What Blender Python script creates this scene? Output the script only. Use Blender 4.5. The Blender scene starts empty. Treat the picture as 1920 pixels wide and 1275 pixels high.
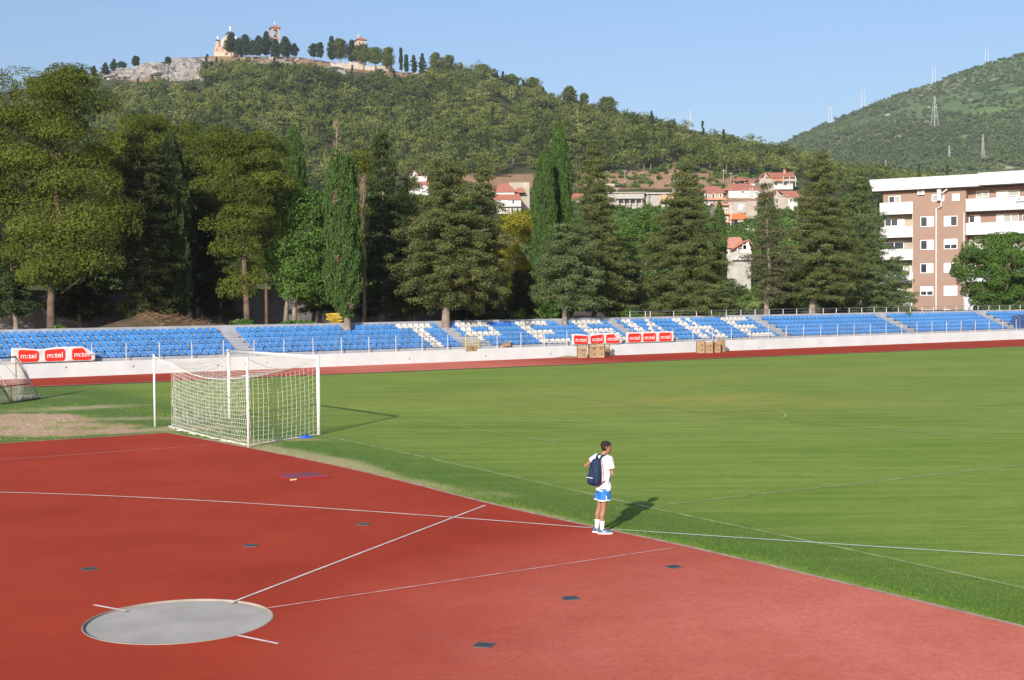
import bpy, bmesh, math, random
import numpy as np
from mathutils import Vector, Matrix, noise
C = bpy.context.scene.collection
sc = bpy.context.scene
rad = math.radians
# ---------------------------------------------------------------- camera
F, PITCH, ROLL, HC = 2454.15, 0.0315596, -0.0093829, 4.3415
def _axes():
    cp, sp = math.cos(PITCH), math.sin(PITCH)
    fw = np.array([0, cp, -sp]); up = np.array([0, sp, cp]); rt = np.array([1., 0, 0])
    c, s = math.cos(ROLL), math.sin(ROLL)
    return c*rt + s*up, -s*rt + c*up, fw
RT, UP, FW = _axes()
cam = bpy.data.objects.new('camera', bpy.data.cameras.new('camera')); C.objects.link(cam)
cam.matrix_world = Matrix(((RT[0], UP[0], -FW[0], 0), (RT[1], UP[1], -FW[1], 0), (RT[2], UP[2], -FW[2], HC), (0, 0, 0, 1)))
cam.data.sensor_width = 36; cam.data.lens = F/1920*36; cam.data.clip_end = 9000; cam.data.clip_start = .2
sc.camera = cam
# ---------------------------------------------------------------- sky, sun, exposure
SUN_EL, SUN_AZ = rad(20.5), rad(17.5)      # shadows fall 17.5 deg right of straight away
sc.world = bpy.data.worlds.new('World'); sc.world.use_nodes = True
nt = sc.world.node_tree; nt.nodes.clear()
sky = nt.nodes.new('ShaderNodeTexSky'); sky.sky_type = 'NISHITA'; sky.sun_disc = False
sky.sun_elevation = SUN_EL; sky.sun_rotation = math.pi + SUN_AZ
sky.altitude = 0; sky.air_density = 1.15; sky.dust_density = 2.0; sky.ozone_density = 4.6
bg = nt.nodes.new('ShaderNodeBackground'); bg.inputs['Strength'].default_value = 0.112
out = nt.nodes.new('ShaderNodeOutputWorld')
tn_ = nt.nodes.new('ShaderNodeMix'); tn_.data_type = 'RGBA'; tn_.blend_type = 'MULTIPLY'; tn_.inputs[0].default_value = 1; tn_.inputs[7].default_value = (1.10, 1.0, 1.03, 1)
nt.links.new(sky.outputs[0], tn_.inputs[6]); nt.links.new(tn_.outputs[2], bg.inputs[0]); nt.links.new(bg.outputs[0], out.inputs[0])
sd = bpy.data.lights.new('sun', 'SUN'); sd.energy = 4.3; sd.angle = rad(.53); sd.color = (1, .94, .85)
sun = bpy.data.objects.new('sun', sd); C.objects.link(sun)
to_sun = Vector((-math.sin(SUN_AZ)*math.cos(SUN_EL), -math.cos(SUN_AZ)*math.cos(SUN_EL), math.sin(SUN_EL)))
sun.rotation_euler = (-to_sun).to_track_quat('-Z', 'Y').to_euler()
sc.view_settings.view_transform = 'Standard'; sc.view_settings.look = 'None'
sc.view_settings.exposure = 0.65; sc.view_settings.gamma = 1
sc.render.engine = 'CYCLES'
sc.cycles.max_bounces = 6; sc.cycles.transparent_max_bounces = 12
# ---------------------------------------------------------------- pixel <-> place helpers (photo pixels, 1920 wide)
def ray(x, y): return FW + RT*(x-960)/F - UP*(y-637.5)/F
def gp(x, y, z=0.):
    d = ray(x, y); t = (z-HC)/d[2]; return Vector((d[0]*t, d[1]*t, z))
def aty(x, y, Y):
    d = ray(x, y); t = Y/d[1]; return Vector((d[0]*t, Y, HC+d[2]*t))
def px_of(P):
    d = np.asarray(P, float)-np.array([0, 0, HC]); z = d@FW
    return 960+F*(d@RT)/z, 637.5-F*(d@UP)/z
WA, WO = 0.579288864, 77.734
WD = Vector((math.cos(WA), math.sin(WA), 0)); WN = Vector((-WD.y, WD.x, 0))
def st(s, off, z=0.): return WD*s + WN*(WO+off) + Vector((0, 0, z))       # along the stand, behind its front wall
def s_of(x, off, y=600):
    d = ray(x, y); t = (WO+off)/(d[0]*WN.x+d[1]*WN.y); return (d[0]*WD.x+d[1]*WD.y)*t
# ---------------------------------------------------------------- tags
def tag(o, label=None, cat=None, group=None, kind=None):
    if label: o['label'] = label
    if cat: o['category'] = cat
    if group: o['group'] = group
    if kind: o['kind'] = kind
    return o
def thing(name, label, cat, loc=(0, 0, 0), rz=0, group=None):
    o = bpy.data.objects.new(name, None); C.objects.link(o); o.location = loc; o.rotation_euler = (0, 0, rz)
    o.empty_display_size = .2
    return tag(o, label, cat, group)
# ---------------------------------------------------------------- materials
def mat(name, col, rough=.8, var=.12, scale=3., bump=0., bscale=20., spec=.3, col2=None, metal=0., detail=4, trans=None):
    m = bpy.data.materials.new(name); m.use_nodes = True; n = m.node_tree.nodes; l = m.node_tree.links
    b = n['Principled BSDF']; b.inputs['Roughness'].default_value = rough
    b.inputs['Specular IOR Level'].default_value = spec; b.inputs['Metallic'].default_value = metal
    tc = n.new('ShaderNodeTexCoord'); nz = n.new('ShaderNodeTexNoise')
    nz.inputs['Scale'].default_value = scale; nz.inputs['Detail'].default_value = detail
    l.new(tc.outputs['Object'], nz.inputs['Vector'])
    r = n.new('ShaderNodeValToRGB'); l.new(nz.outputs['Fac'], r.inputs[0])
    c2 = col2 or tuple(min(1, c*(1+var)) for c in col); c1 = col if col2 else tuple(c*(1-var) for c in col)
    r.color_ramp.elements[0].position = .32; r.color_ramp.elements[0].color = (*c1, 1)
    r.color_ramp.elements[1].position = .68; r.color_ramp.elements[1].color = (*c2, 1)
    l.new(r.outputs[0], b.inputs['Base Color'])
    if bump:
        n2 = n.new('ShaderNodeTexNoise'); n2.inputs['Scale'].default_value = bscale; n2.inputs['Detail'].default_value = 6
        l.new(tc.outputs['Object'], n2.inputs['Vector'])
        bp = n.new('ShaderNodeBump'); bp.inputs['Strength'].default_value = bump; bp.inputs['Distance'].default_value = .05
        l.new(n2.outputs['Fac'], bp.inputs['Height']); l.new(bp.outputs[0], b.inputs['Normal'])
    return m
def leafmat(name, ca, cb, cc=None, scale=.8, tr=.25):
    """foliage: base colour from a per-leaf tint attribute (real leaf colour differences) and a soft noise"""
    m = bpy.data.materials.new(name); m.use_nodes = True; n = m.node_tree.nodes; l = m.node_tree.links
    n.remove(n['Principled BSDF']); o = n['Material Output']
    at = n.new('ShaderNodeAttribute'); at.attribute_name = 'tint'
    r = n.new('ShaderNodeValToRGB'); e = r.color_ramp.elements
    e[0].position = 0; e[0].color = (*ca, 1); e[1].position = .75; e[1].color = (*cb, 1)
    k = r.color_ramp.elements.new(1.); k.color = (*(cc or cb), 1)
    l.new(at.outputs['Fac'], r.inputs[0])
    d = n.new('ShaderNodeBsdfDiffuse'); t = n.new('ShaderNodeBsdfTranslucent'); mx = n.new('ShaderNodeMixShader')
    mx.inputs[0].default_value = tr
    l.new(r.outputs[0], d.inputs[0]); l.new(r.outputs[0], t.inputs[0])
    l.new(d.outputs[0], mx.inputs[1]); l.new(t.outputs[0], mx.inputs[2]); l.new(mx.outputs[0], o.inputs[0])
    return m
# ---------------------------------------------------------------- mesh builders
class MB:
    def __init__(s): s.v = []; s.f = []; s.mi = []; s.cur = 0
    def add(s, vs, fs):
        b = len(s.v); s.v += [tuple(v) for v in vs]; s.f += [tuple(b+i for i in f) for f in fs]; s.mi += [s.cur]*len(fs); return s
    def box(s, c, d, rz=0):
        c = Vector(c); x, y, z = [a/2 for a in d]; ca, sa = math.cos(rz), math.sin(rz); vs = []
        for sx, sy, sz in [(-1,-1,-1),(1,-1,-1),(1,1,-1),(-1,1,-1),(-1,-1,1),(1,-1,1),(1,1,1),(-1,1,1)]:
            px, py = sx*x, sy*y; vs.append(c+Vector((px*ca-py*sa, px*sa+py*ca, sz*z)))
        return s.add(vs, [(0,3,2,1),(4,5,6,7),(0,1,5,4),(1,2,6,5),(2,3,7,6),(3,0,4,7)])
    def box2(s, a, b):      # from min corner to max corner
        return s.box([(a[i]+b[i])/2 for i in range(3)], [abs(b[i]-a[i]) for i in range(3)])
    def tube(s, pts, rs, n=6, cap=True):
        pts = [Vector(p) for p in pts]
        if not hasattr(rs, '__len__'): rs = [rs]*len(pts)
        rings = []
        ref = None
        for i, p in enumerate(pts):
            t = (pts[min(i+1, len(pts)-1)]-pts[max(i-1, 0)])
            if t.length < 1e-9: t = Vector((0, 0, 1))
            t.normalize()
            if ref is None: ref = Vector((0, 0, 1)) if abs(t.z) < .9 else Vector((1, 0, 0))
            a = t.cross(ref)
            if a.length < 1e-4: a = t.cross(Vector((0, 1, 0)))
            a.normalize(); b = a.cross(t); ref = b.cross(t)*-1 if False else ref
            rings.append([p+(a*math.cos(2*math.pi*k/n)+b*math.sin(2*math.pi*k/n))*rs[i] for k in range(n)])
        vs = [v for r in rings for v in r]; fs = []
        for i in range(len(pts)-1):
            for k in range(n):
                k2 = (k+1) % n; fs.append((i*n+k, i*n+k2, (i+1)*n+k2, (i+1)*n+k))
        if cap: fs.append(tuple(range(n-1, -1, -1))); fs.append(tuple((len(pts)-1)*n+k for k in range(n)))
        return s.add(vs, fs)
    def prism(s, poly, ext):
        """poly: 3-D outline, ext: extrusion vector"""
        n = len(poly); ext = Vector(ext); a = [Vector(p) for p in poly]
        vs = a+[p+ext for p in a]
        return s.add(vs, [tuple(range(n-1, -1, -1)), tuple(range(n, 2*n))]+[(i, (i+1) % n, n+(i+1) % n, n+i) for i in range(n)])
    def rings(s, rs, cap=True):
        n = len(rs[0]); fs = []
        for i in range(len(rs)-1):
            for k in range(n):
                k2 = (k+1) % n; fs.append((i*n+k, i*n+k2, (i+1)*n+k2, (i+1)*n+k))
        if cap: fs.append(tuple(range(n-1, -1, -1))); fs.append(tuple((len(rs)-1)*n+k for k in range(n)))
        return s.add([v for r in rs for v in r], fs)
    def mesh(s, name, mats):
        me = bpy.data.meshes.new(name); me.from_pydata(s.v, [], s.f)
        for m in (mats if isinstance(mats, (list, tuple)) else [mats]): me.materials.append(m)
        if any(s.mi): me.polygons.foreach_set('material_index', s.mi)
        bm = bmesh.new(); bm.from_mesh(me); bmesh.ops.recalc_face_normals(bm, faces=bm.faces); bm.to_mesh(me); bm.free()
        me.update(); return me
    def build(s, name, mats, parent=None, smooth=False, bevel=0, loc=None):
        me = s.mesh(name, mats); o = bpy.data.objects.new(name, me); C.objects.link(o)
        if parent: o.parent = parent
        if loc: o.location = loc
        if smooth: me.polygons.foreach_set('use_smooth', [True]*len(me.polygons))
        if bevel:
            b = o.modifiers.new('bevel', 'BEVEL'); b.width = bevel; b.segments = 2; b.limit_method = 'ANGLE'
        return o
def fastmesh(name, V, nper, m, tint=None, parent=None, smooth=False):
    """V: (N*nper,3) vertices, each group of nper is a face"""
    V = np.asarray(V, np.float32).reshape(-1, 3); N = len(V)//nper
    me = bpy.data.meshes.new(name); me.vertices.add(len(V)); me.vertices.foreach_set('co', V.ravel())
    me.loops.add(len(V)); me.loops.foreach_set('vertex_index', np.arange(len(V), dtype=np.int32))
    me.polygons.add(N); me.polygons.foreach_set('loop_start', np.arange(N, dtype=np.int32)*nper)
    if tint is not None:
        a = me.attributes.new('tint', 'FLOAT', 'FACE'); a.data.foreach_set('value', np.asarray(tint, np.float32))
    me.materials.append(m); me.update(calc_edges=True)
    o = bpy.data.objects.new(name, me); C.objects.link(o)
    if parent: o.parent = parent
    return o
def gridmesh(name, X, Y, Z, m, attrs=None, parent=None, smooth=True):
    h, w = X.shape; V = np.stack([X, Y, Z], -1).reshape(-1, 3).astype(np.float32)
    i = np.arange(h*w).reshape(h, w); Q = np.stack([i[:-1, :-1], i[:-1, 1:], i[1:, 1:], i[1:, :-1]], -1).reshape(-1, 4).astype(np.int32)
    me = bpy.data.meshes.new(name); me.vertices.add(len(V)); me.vertices.foreach_set('co', V.ravel())
    me.loops.add(Q.size); me.loops.foreach_set('vertex_index', Q.ravel())
    me.polygons.add(len(Q)); me.polygons.foreach_set('loop_start', np.arange(len(Q), dtype=np.int32)*4)
    if smooth: me.polygons.foreach_set('use_smooth', np.ones(len(Q), bool))
    for k, a in (attrs or {}).items():
        at = me.attributes.new(k, 'FLOAT', 'POINT'); at.data.foreach_set('value', a.ravel().astype(np.float32))
    me.materials.append(m); me.update(calc_edges=True)
    o = bpy.data.objects.new(name, me); C.objects.link(o)
    if parent: o.parent = parent
    return o
np_trapz = lambda y, x: float(np.sum((y[1:]+y[:-1])*.5*np.diff(x)))
RNG = np.random.default_rng(7)
def leaves(Cn, R, k, size, up=.3, shell=.55, rng=None, outward=.6, upper=False, flat=1.):
    """leaf quads scattered in ellipsoids. Cn (n,3) centres, R (n,3) radii, k per clump -> verts (M*4,3), tint (M)"""
    rng = rng or RNG; n = len(Cn); Cn = np.repeat(Cn, k, 0); R = np.repeat(R, k, 0); M = n*k
    d = rng.normal(size=(M, 3)); 
    if upper: d[:, 2] = np.abs(d[:, 2])*1.15-.40
    d /= np.linalg.norm(d, axis=1)[:, None]
    r = shell+(1-shell)*rng.random(M)**.6; P = Cn+d*R*r[:, None]
    nrm = d*outward+rng.normal(size=(M, 3))*.45; nrm[:, 2] += up; nrm /= np.linalg.norm(nrm, axis=1)[:, None]
    a = np.cross(nrm, rng.normal(size=(M, 3))); a /= np.linalg.norm(a, axis=1)[:, None]; b = np.cross(nrm, a)
    s = size*(.55+.9*rng.random(M))[:, None]
    V = np.stack([P-a*s, P-b*s*.45*flat, P+a*s, P+b*s*.45*flat], 1)
    ct = np.repeat(rng.random(n), k)
    t = np.clip(.50*ct+.30*rng.random(M)+.08, 0, 1)
    return V.reshape(-1, 3), t
# ================================================================ GROUND
def poly_interp(pts, step=.5):
    out = []
    for a, b in zip(pts[:-1], pts[1:]):
        n = max(1, int((b-a).length/step)); out += [a.lerp(b, i/n) for i in range(n)]
    return out+[pts[-1]]
def smooth(pts, it=3):
    for _ in range(it):
        q = [pts[0]]
        for a, b in zip(pts[:-1], pts[1:]): q += [a.lerp(b, .25), a.lerp(b, .75)]
        pts = q+[pts[-1]]
    return pts
def strip(pts, w, z):
    """ribbon mesh data along a ground polyline"""
    vs, fs = [], []
    for i, p in enumerate(pts):
        t = (pts[min(i+1, len(pts)-1)]-pts[max(i-1, 0)]); t.z = 0; t.normalize(); n = Vector((-t.y, t.x, 0))*w/2
        vs += [(p.x+n.x, p.y+n.y, z), (p.x-n.x, p.y-n.y, z)]
    for i in range(len(pts)-1): fs.append((2*i, 2*i+1, 2*i+3, 2*i+2))
    return vs, fs
TZ = .03
EDGE_R = [(2000, 1199), (1920, 1180), (1600, 1101), (1265, 1022), (1085, 985), (910, 945), (740, 900), (600, 868), (450, 838), (380, 825), (315, 813)]
edgeR = smooth([gp(x, y, 0) for x, y in EDGE_R], 2)
d0 = (edgeR[0]-edgeR[3]).normalized(); edgeR = [edgeR[0]+d0*14] + edgeR
cl = gp(315, 813, 0); eL = [gp(150, 822, 0), gp(0, 833, 0)]; dl = (eL[1]-cl).normalized()
edge_all = edgeR + [cl+dl*3.2, cl+dl*6, cl+dl*40]
# tiny wobble so that the border is not razor clean
# ---- materials of the ground
def ground_base(name, c1, c2, scale):
    return mat(name, c1, .95, col2=c2, scale=scale, bump=.4, bscale=3, spec=.1)
def pitch_mat():
    m = bpy.data.materials.new('pitch_grass'); m.use_nodes = True; n = m.node_tree.nodes; l = m.node_tree.links
    b = n['Principled BSDF']; b.inputs['Roughness'].default_value = .95; b.inputs['Specular IOR Level'].default_value = .05
    tc = n.new('ShaderNodeTexCoord')
    def nz(s, d=4, r=.6, v=None):
        q = n.new('ShaderNodeTexNoise'); q.inputs['Scale'].default_value = s; q.inputs['Detail'].default_value = d; q.inputs['Roughness'].default_value = r
        l.new(v or tc.outputs['Object'], q.inputs['Vector']); return q.outputs['Fac']
    def ramp(f, a, b_):
        q = n.new('ShaderNodeMapRange'); q.inputs[1].default_value = a; q.inputs[2].default_value = b_; l.new(f, q.inputs[0]); return q.outputs[0]
    def mix(f, a, b_):
        q = n.new('ShaderNodeMix'); q.data_type = 'RGBA'
        for s, v in ((0, f), (6, a), (7, b_)):
            if isinstance(v, tuple): q.inputs[s].default_value = (*v, 1)
            elif isinstance(v, float): q.inputs[s].default_value = v
            else: l.new(v, q.inputs[s])
        return q.outputs[2]
    def math_(op, a, b_):
        q = n.new('ShaderNodeMath'); q.operation = op; q.use_clamp = True
        for i, v in enumerate((a, b_)):
            if isinstance(v, (int, float)): q.inputs[i].default_value = v
            else: l.new(v, q.inputs[i])
        return q.outputs[0]
    def attr(a): q = n.new('ShaderNodeAttribute'); q.attribute_name = a; return q.outputs['Fac']
    # mower passes run along the pitch: noise stretched along the touch line
    mp = n.new('ShaderNodeMapping'); mp.inputs['Rotation'].default_value = (0, 0, -WA); mp.inputs['Scale'].default_value = (.12, 1.3, 1)
    l.new(tc.outputs['Object'], mp.inputs[0])
    streak = nz(1.1, 5, .65, mp.outputs[0])
    c = mix(ramp(nz(.13, 5, .6), .35, .68), (.150, .236, .038), (.225, .305, .058))
    c = mix(math_('MULTIPLY', ramp(streak, .40, .60), .62), c, (.295, .345, .088)); c = mix(math_('MULTIPLY', ramp(nz(3.2, 6, .75, mp.outputs[0]), .50, .62), .55), c, (.088, .175, .028))
    c = mix(math_('MULTIPLY', ramp(nz(2.4, 6, .75), .5, .75), .5), c, (.105, .20, .022))
    c = mix(math_('MULTIPLY', ramp(nz(22., 4, .8), .52, .72), .5), c, (.095, .17, .02))
    c = mix(math_('MULTIPLY', attr('lush'), .75), c, mix(ramp(nz(1.7, 6, .7), .35, .7), (.07, .135, .035), (.12, .195, .05)))
    yf = math_('MULTIPLY', attr('yellow'), ramp(nz(.5, 6, .7), .3, .6)); c = mix(yf, c, (.34, .315, .075))
    dn = nz(1.3, 8, .78); dr = math_('MULTIPLY', ramp(math_('ADD', attr('dry'), math_('MULTIPLY', dn, .9)), .66, 1.0), .92)
    c = mix(dr, c, mix(ramp(nz(9., 5, .7), .35, .65), (.36, .31, .15), (.50, .42, .24)))
    di = math_('MULTIPLY', ramp(math_('ADD', attr('dirt'), math_('MULTIPLY', dn, .8)), .78, .93), 1.)
    c = mix(di, c, mix(ramp(nz(5., 8, .8), .35, .65), (.37, .22, .13), (.60, .43, .29)))
    l.new(c, b.inputs['Base Color'])
    bp = n.new('ShaderNodeBump'); bp.inputs['Strength'].default_value = .5; bp.inputs['Distance'].default_value = .04
    l.new(nz(30., 5, .8), bp.inputs['Height']); l.new(bp.outputs[0], b.inputs['Normal'])
    return m
def rubber_mat(name='red_rubber'):
    m = bpy.data.materials.new(name); m.use_nodes = True; n = m.node_tree.nodes; l = m.node_tree.links
    b = n['Principled BSDF']; b.inputs['Roughness'].default_value = .85; b.inputs['Specular IOR Level'].default_value = .08
    tc = n.new('ShaderNodeTexCoord')
    def nz(s, d=4, r=.6, sc=(1, 1, 1)):
        mp = n.new('ShaderNodeMapping'); mp.inputs['Scale'].default_value = sc; l.new(tc.outputs['Object'], mp.inputs[0])
        q = n.new('ShaderNodeTexNoise'); q.inputs['Scale'].default_value = s; q.inputs['Detail'].default_value = d; q.inputs['Roughness'].default_value = r
        l.new(mp.outputs[0], q.inputs['Vector']); return q.outputs['Fac']
    def ramp(f, a, b_, lo=0., hi=1.):
        q = n.new('ShaderNodeMapRange'); q.inputs[1].default_value = a; q.inputs[2].default_value = b_; q.inputs[3].default_value = lo; q.inputs[4].default_value = hi; l.new(f, q.inputs[0]); return q.outputs[0]
    def mix(f, a, b_):
        q = n.new('ShaderNodeMix'); q.data_type = 'RGBA'
        for s, v in ((0, f), (6, a), (7, b_)):
            if isinstance(v, tuple): q.inputs[s].default_value = (*v, 1)
            else: l.new(v, q.inputs[s])
        return q.outputs[2]
    at = n.new('ShaderNodeAttribute'); at.attribute_name = 'pale_mix'
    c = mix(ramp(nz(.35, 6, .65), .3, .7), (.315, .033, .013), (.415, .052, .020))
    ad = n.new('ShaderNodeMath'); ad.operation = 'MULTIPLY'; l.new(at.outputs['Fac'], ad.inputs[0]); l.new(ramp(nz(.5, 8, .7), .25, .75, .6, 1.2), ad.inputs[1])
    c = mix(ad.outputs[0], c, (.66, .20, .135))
    c = mix(ramp(nz(14., 6, .85), .42, .75, 0, .55), c, (.26, .024, .014))
    c = mix(ramp(nz(3., 10, .85, (.3, 1.4, 1)), .62, .8, 0, .35), c, (.64, .25, .18))
    c = mix(ramp(nz(160., 2, .9), .66, .74, 0, .5), c, (.12, .02, .015))
    c = mix(ramp(nz(7., 6, .95), .80, .84, 0, .6), c, (.6, .42, .35))
    l.new(c, b.inputs['Base Color'])
    bp = n.new('ShaderNodeBump'); bp.inputs['Strength'].default_value = .35; bp.inputs['Distance'].default_value = .01
    l.new(nz(90., 3, .8), bp.inputs['Height']); l.new(bp.outputs[0], b.inputs['Normal'])
    return m
M = {}
M['pitch'] = pitch_mat(); M['rubber'] = rubber_mat()
M['earth'] = ground_base('dry_earth', (.10, .09, .045), (.2, .16, .09), .05)
# ---- one ground sheet to the horizon
g = MB(); g.add([(-5000, -300, -.05), (5000, -300, -.05), (5000, 7000, -.05), (-5000, 7000, -.05)], [(0, 1, 2, 3)])
tag(g.build('ground', M['earth']), kind='structure')
# ---- grass pitch (fine sheet, wear kept as attributes)
xs = np.concatenate([np.arange(-70, -28, 2.), np.arange(-28, 45, .33), np.arange(45, 150, 2.)]); ys = np.concatenate([np.arange(8, 70, .33), np.arange(70, 150, 1.5)])
GX, GY = np.meshgrid(xs, ys)
# keep the sheet in front of the stand wall
off = GX*WN.x+GY*WN.y-WO
keep = off < -.2
def pdist(X, Y, pts):
    D = np.full(X.shape, 1e9)
    for a, b in zip(pts[:-1], pts[1:]):
        ax, ay, bx, by = a.x, a.y, b.x, b.y; L = max(1e-9, (bx-ax)**2+(by-ay)**2)
        t = np.clip(((X-ax)*(bx-ax)+(Y-ay)*(by-ay))/L, 0, 1); D = np.minimum(D, np.hypot(X-ax-t*(bx-ax), Y-ay-t*(by-ay)))
    return D
de = pdist(GX, GY, edge_all)
ed = math.atan2((gp(600, 868)-gp(910, 945)).y, (gp(600, 868)-gp(910, 945)).x)
def blob_(X, Y, cx, cy, rx, ry, ang=0):
    p = gp(cx, cy); dx, dy = X-p.x, Y-p.y; c, s = math.cos(ang), math.sin(ang)
    return np.exp(-(((dx*c+dy*s)/rx)**2+((-dx*s+dy*c)/ry)**2))
def blob(*a): return blob_(GX, GY, *a)
DRY = [(1.0, 560, 864, 2.6, 1.0, ed), (.6, 640, 872, 1.8, .6, ed), (.48, 700, 887, 1.5, .4, ed), (.42, 790, 908, 1.4, .35, ed), (.75, 1010, 968, 1.9, .38, ed), (.6, 480, 845, 2.2, 1., ed), (.7, 1240, 1022, 1.0, .32, ed), (.55, 300, 805, 3.5, 1.2, .4),
       (.55, 140, 765, 3.5, 1.5, .5), (.38, 940, 925, 1.2, .3, ed), (.45, 560, 824, 1.8, .6, 0), (.4, 1450, 1062, .9, .25, ed), (.45, 240, 785, 4, 1.2, 0), (.35, 40, 745, 5, 2, 0), (.35, 420, 828, 2.5, 1., ed), (.35, 1640, 1108, 1., .2, ed), (.3, 850, 918, 2, .4, ed)]
def dry_at(X, Y, de):
    r = .50*np.exp(-de/.25)
    for w, *a in DRY: r = r+w*blob_(X, Y, *a)
    return r
def dirt_at(X, Y): return .95*blob_(X, Y, 20, 790, 3.2, 4.0, .5)+.75*blob_(X, Y, 120, 805, 3., 1.4, .5)+.5*blob_(X, Y, 190, 812, 3, 1., .5)
dry = dry_at(GX, GY, de); dirt = dirt_at(GX, GY)
yel = .75*blob(1300, 748, 7, 3, .5)+.45*blob(1500, 760, 6, 3, .5)+.3*blob(900, 740, 9, 4, .6)+.25*blob(1500, 700, 14, 5, .4)
g1, g2 = gp(598, 815), gp(1440, 998); gl_dir = (g2-g1).normalized(); gn = Vector((-gl_dir.y, gl_dir.x, 0))
if gn.y < 0: gn = -gn
sdg = (GX-g1.x)*gn.x+(GY-g1.y)*gn.y
lush = 1/(1+np.exp(sdg*2.2))
Z0 = np.zeros_like(GX)
Z0[off > -.2] = -.03
po = gridmesh('grass_pitch', GX, GY, Z0, M['pitch'], dict(dry=dry, dirt=np.clip(dirt, 0, 1), yellow=np.clip(yel, 0, 1), lush=lush))
tag(po, kind='structure')
# ---- near apron of red rubber, with a round hole for the throwing circle
RC = Vector((-4.542, 17.597, 0)); SB = .8928906
TRc = []
def fill_poly(name, outer, holes, z, m, attr=None, thick=.05):
    bm = bmesh.new(); es = []
    for loop in [outer]+holes:
        vs = [bm.verts.new((p.x, p.y, z)) for p in loop]
        es += [bm.edges.new((vs[i], vs[(i+1) % len(vs)])) for i in range(len(vs))]
    bmesh.ops.triangle_fill(bm, use_beauty=True, use_dissolve=False, edges=es)
    ext = bmesh.ops.extrude_edge_only(bm, edges=[e for e in bm.edges if e.is_boundary])
    for v in [e for e in ext['geom'] if isinstance(e, bmesh.types.BMVert)]: v.co.z -= thick
    bmesh.ops.recalc_face_normals(bm, faces=bm.faces)
    me = bpy.data.meshes.new(name); bm.to_mesh(me); bm.free()
    # make sure tops face up
    me.materials.append(m); o = bpy.data.objects.new(name, me); C.objects.link(o); return o
circ = [RC+Vector((math.cos(t), math.sin(t), 0))*1.256 for t in np.linspace(0, 2*math.pi, 97)[:-1]]
rr = random.Random(3)
eo = []
for i, p in enumerate(edge_all): eo.append(p)
outer = eo + [Vector((-70, 10, 0)), Vector((-70, 1, 0)), Vector((40, 1, 0))]
# pale mix factor is stored on a sheet: build apron as a grid clipped by the outline is overkill -> paler, pinker red via object-space gradient texture
def rubber_with_gradient(name, cx, cy, ex, ey, base=0.):
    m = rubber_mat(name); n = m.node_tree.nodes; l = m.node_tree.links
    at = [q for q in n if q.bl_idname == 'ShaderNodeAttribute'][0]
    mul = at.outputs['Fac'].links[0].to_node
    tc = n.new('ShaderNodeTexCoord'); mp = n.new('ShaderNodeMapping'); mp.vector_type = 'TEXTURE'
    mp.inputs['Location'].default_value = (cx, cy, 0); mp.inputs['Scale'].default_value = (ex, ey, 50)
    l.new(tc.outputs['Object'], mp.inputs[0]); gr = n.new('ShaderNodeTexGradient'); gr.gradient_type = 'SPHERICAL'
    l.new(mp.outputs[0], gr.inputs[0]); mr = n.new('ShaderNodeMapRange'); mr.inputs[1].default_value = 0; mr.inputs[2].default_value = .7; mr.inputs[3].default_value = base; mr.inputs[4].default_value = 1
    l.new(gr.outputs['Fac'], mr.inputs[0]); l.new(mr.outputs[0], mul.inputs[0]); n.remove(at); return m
M['apron'] = rubber_with_gradient('graded_red_rubber', 6.5, 16.0, 10.0, 10.5, .05)  # red turns paler and pinker towards the gradient centre, right of the circle
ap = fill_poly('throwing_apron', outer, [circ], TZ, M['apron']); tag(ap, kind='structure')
# ---- far running track between the pitch and the stand wall
FE = [(-300, 738), (62, 726), (240, 719), (600, 703.5), (838, 693.6), (1077, 684), (1320, 673.6), (1558, 664), (1680, 659), (1918, 649.7), (2300, 636)]
fe = [gp(x, y, 0) for x, y in FE]; fe = [fe[0]+(fe[0]-fe[1])*.6]+fe
fo = [st(s, -.01) for s in (135, -40)]
M['far_track'] = rubber_with_gradient('far_red_rubber', -6, 84, 16, 14, .04)
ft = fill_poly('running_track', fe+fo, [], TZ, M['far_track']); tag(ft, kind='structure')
M['kerb'] = mat('kerb_concrete', (.38, .34, .31), .9, .25, 4, .3, 30)
k = MB(); k.add(*strip([p-WN*.0 for p in fe], .22, TZ+.012)); tag(k.build('track_kerb', M['kerb']), kind='structure')
M['edging'] = mat('edging_dusty', (.40, .27, .2), .95, .3, 3, .5, 25)
k = MB(); pe = poly_interp(edge_all, .4); k.add(*strip(pe, .10, TZ+.006)); tag(k.build('apron_edging', M['edging']), kind='structure')
# ---- painted lines
M['line'] = mat('line_paint', (.56, .45, .39), .8, scale=2.5, col2=(.74, .65, .58), spec=.2)
M['fline'] = mat('faded_line_paint', (.52, .22, .18), .8, scale=5, col2=(.70, .46, .42), spec=.2)
M['tape'] = mat('white_lime_line', (.55, .62, .52), .9, scale=4, col2=(.8, .82, .78), spec=.1)
M['gline'] = mat('worn_grass_line', (.17, .24, .06), .95, scale=2.2, col2=(.36, .42, .2), spec=.1)
def line(name, pts, w, z, m, sm=2):
    P = [gp(x, y, z) for x, y in pts]
    if len(P) > 2 and sm: P = smooth(P, sm)
    k = MB(); k.add(*strip(poly_interp(P, 1.), w, z)); return tag(k.build(name, m), kind='structure')
ZL = TZ+.012
line('arc_line', [(-260, 918.5), (0, 922), (200, 929), (400, 939), (600, 952), (830, 968), (1110, 989.5)], .065, ZL, M['line'])
line('lime_line', [(1112, 989.5), (1300, 1002), (1500, 1015), (1700, 1028), (1920, 1042), (2100, 1053)], .05, .02, M['tape'])
line('sector_line', [(432, 1130), (910, 947)], .05, ZL-.002, M['line'])
line('sector_line', [(500, 1140), (1265, 1026.5)], .04, ZL-.002, M['fline'])
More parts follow.
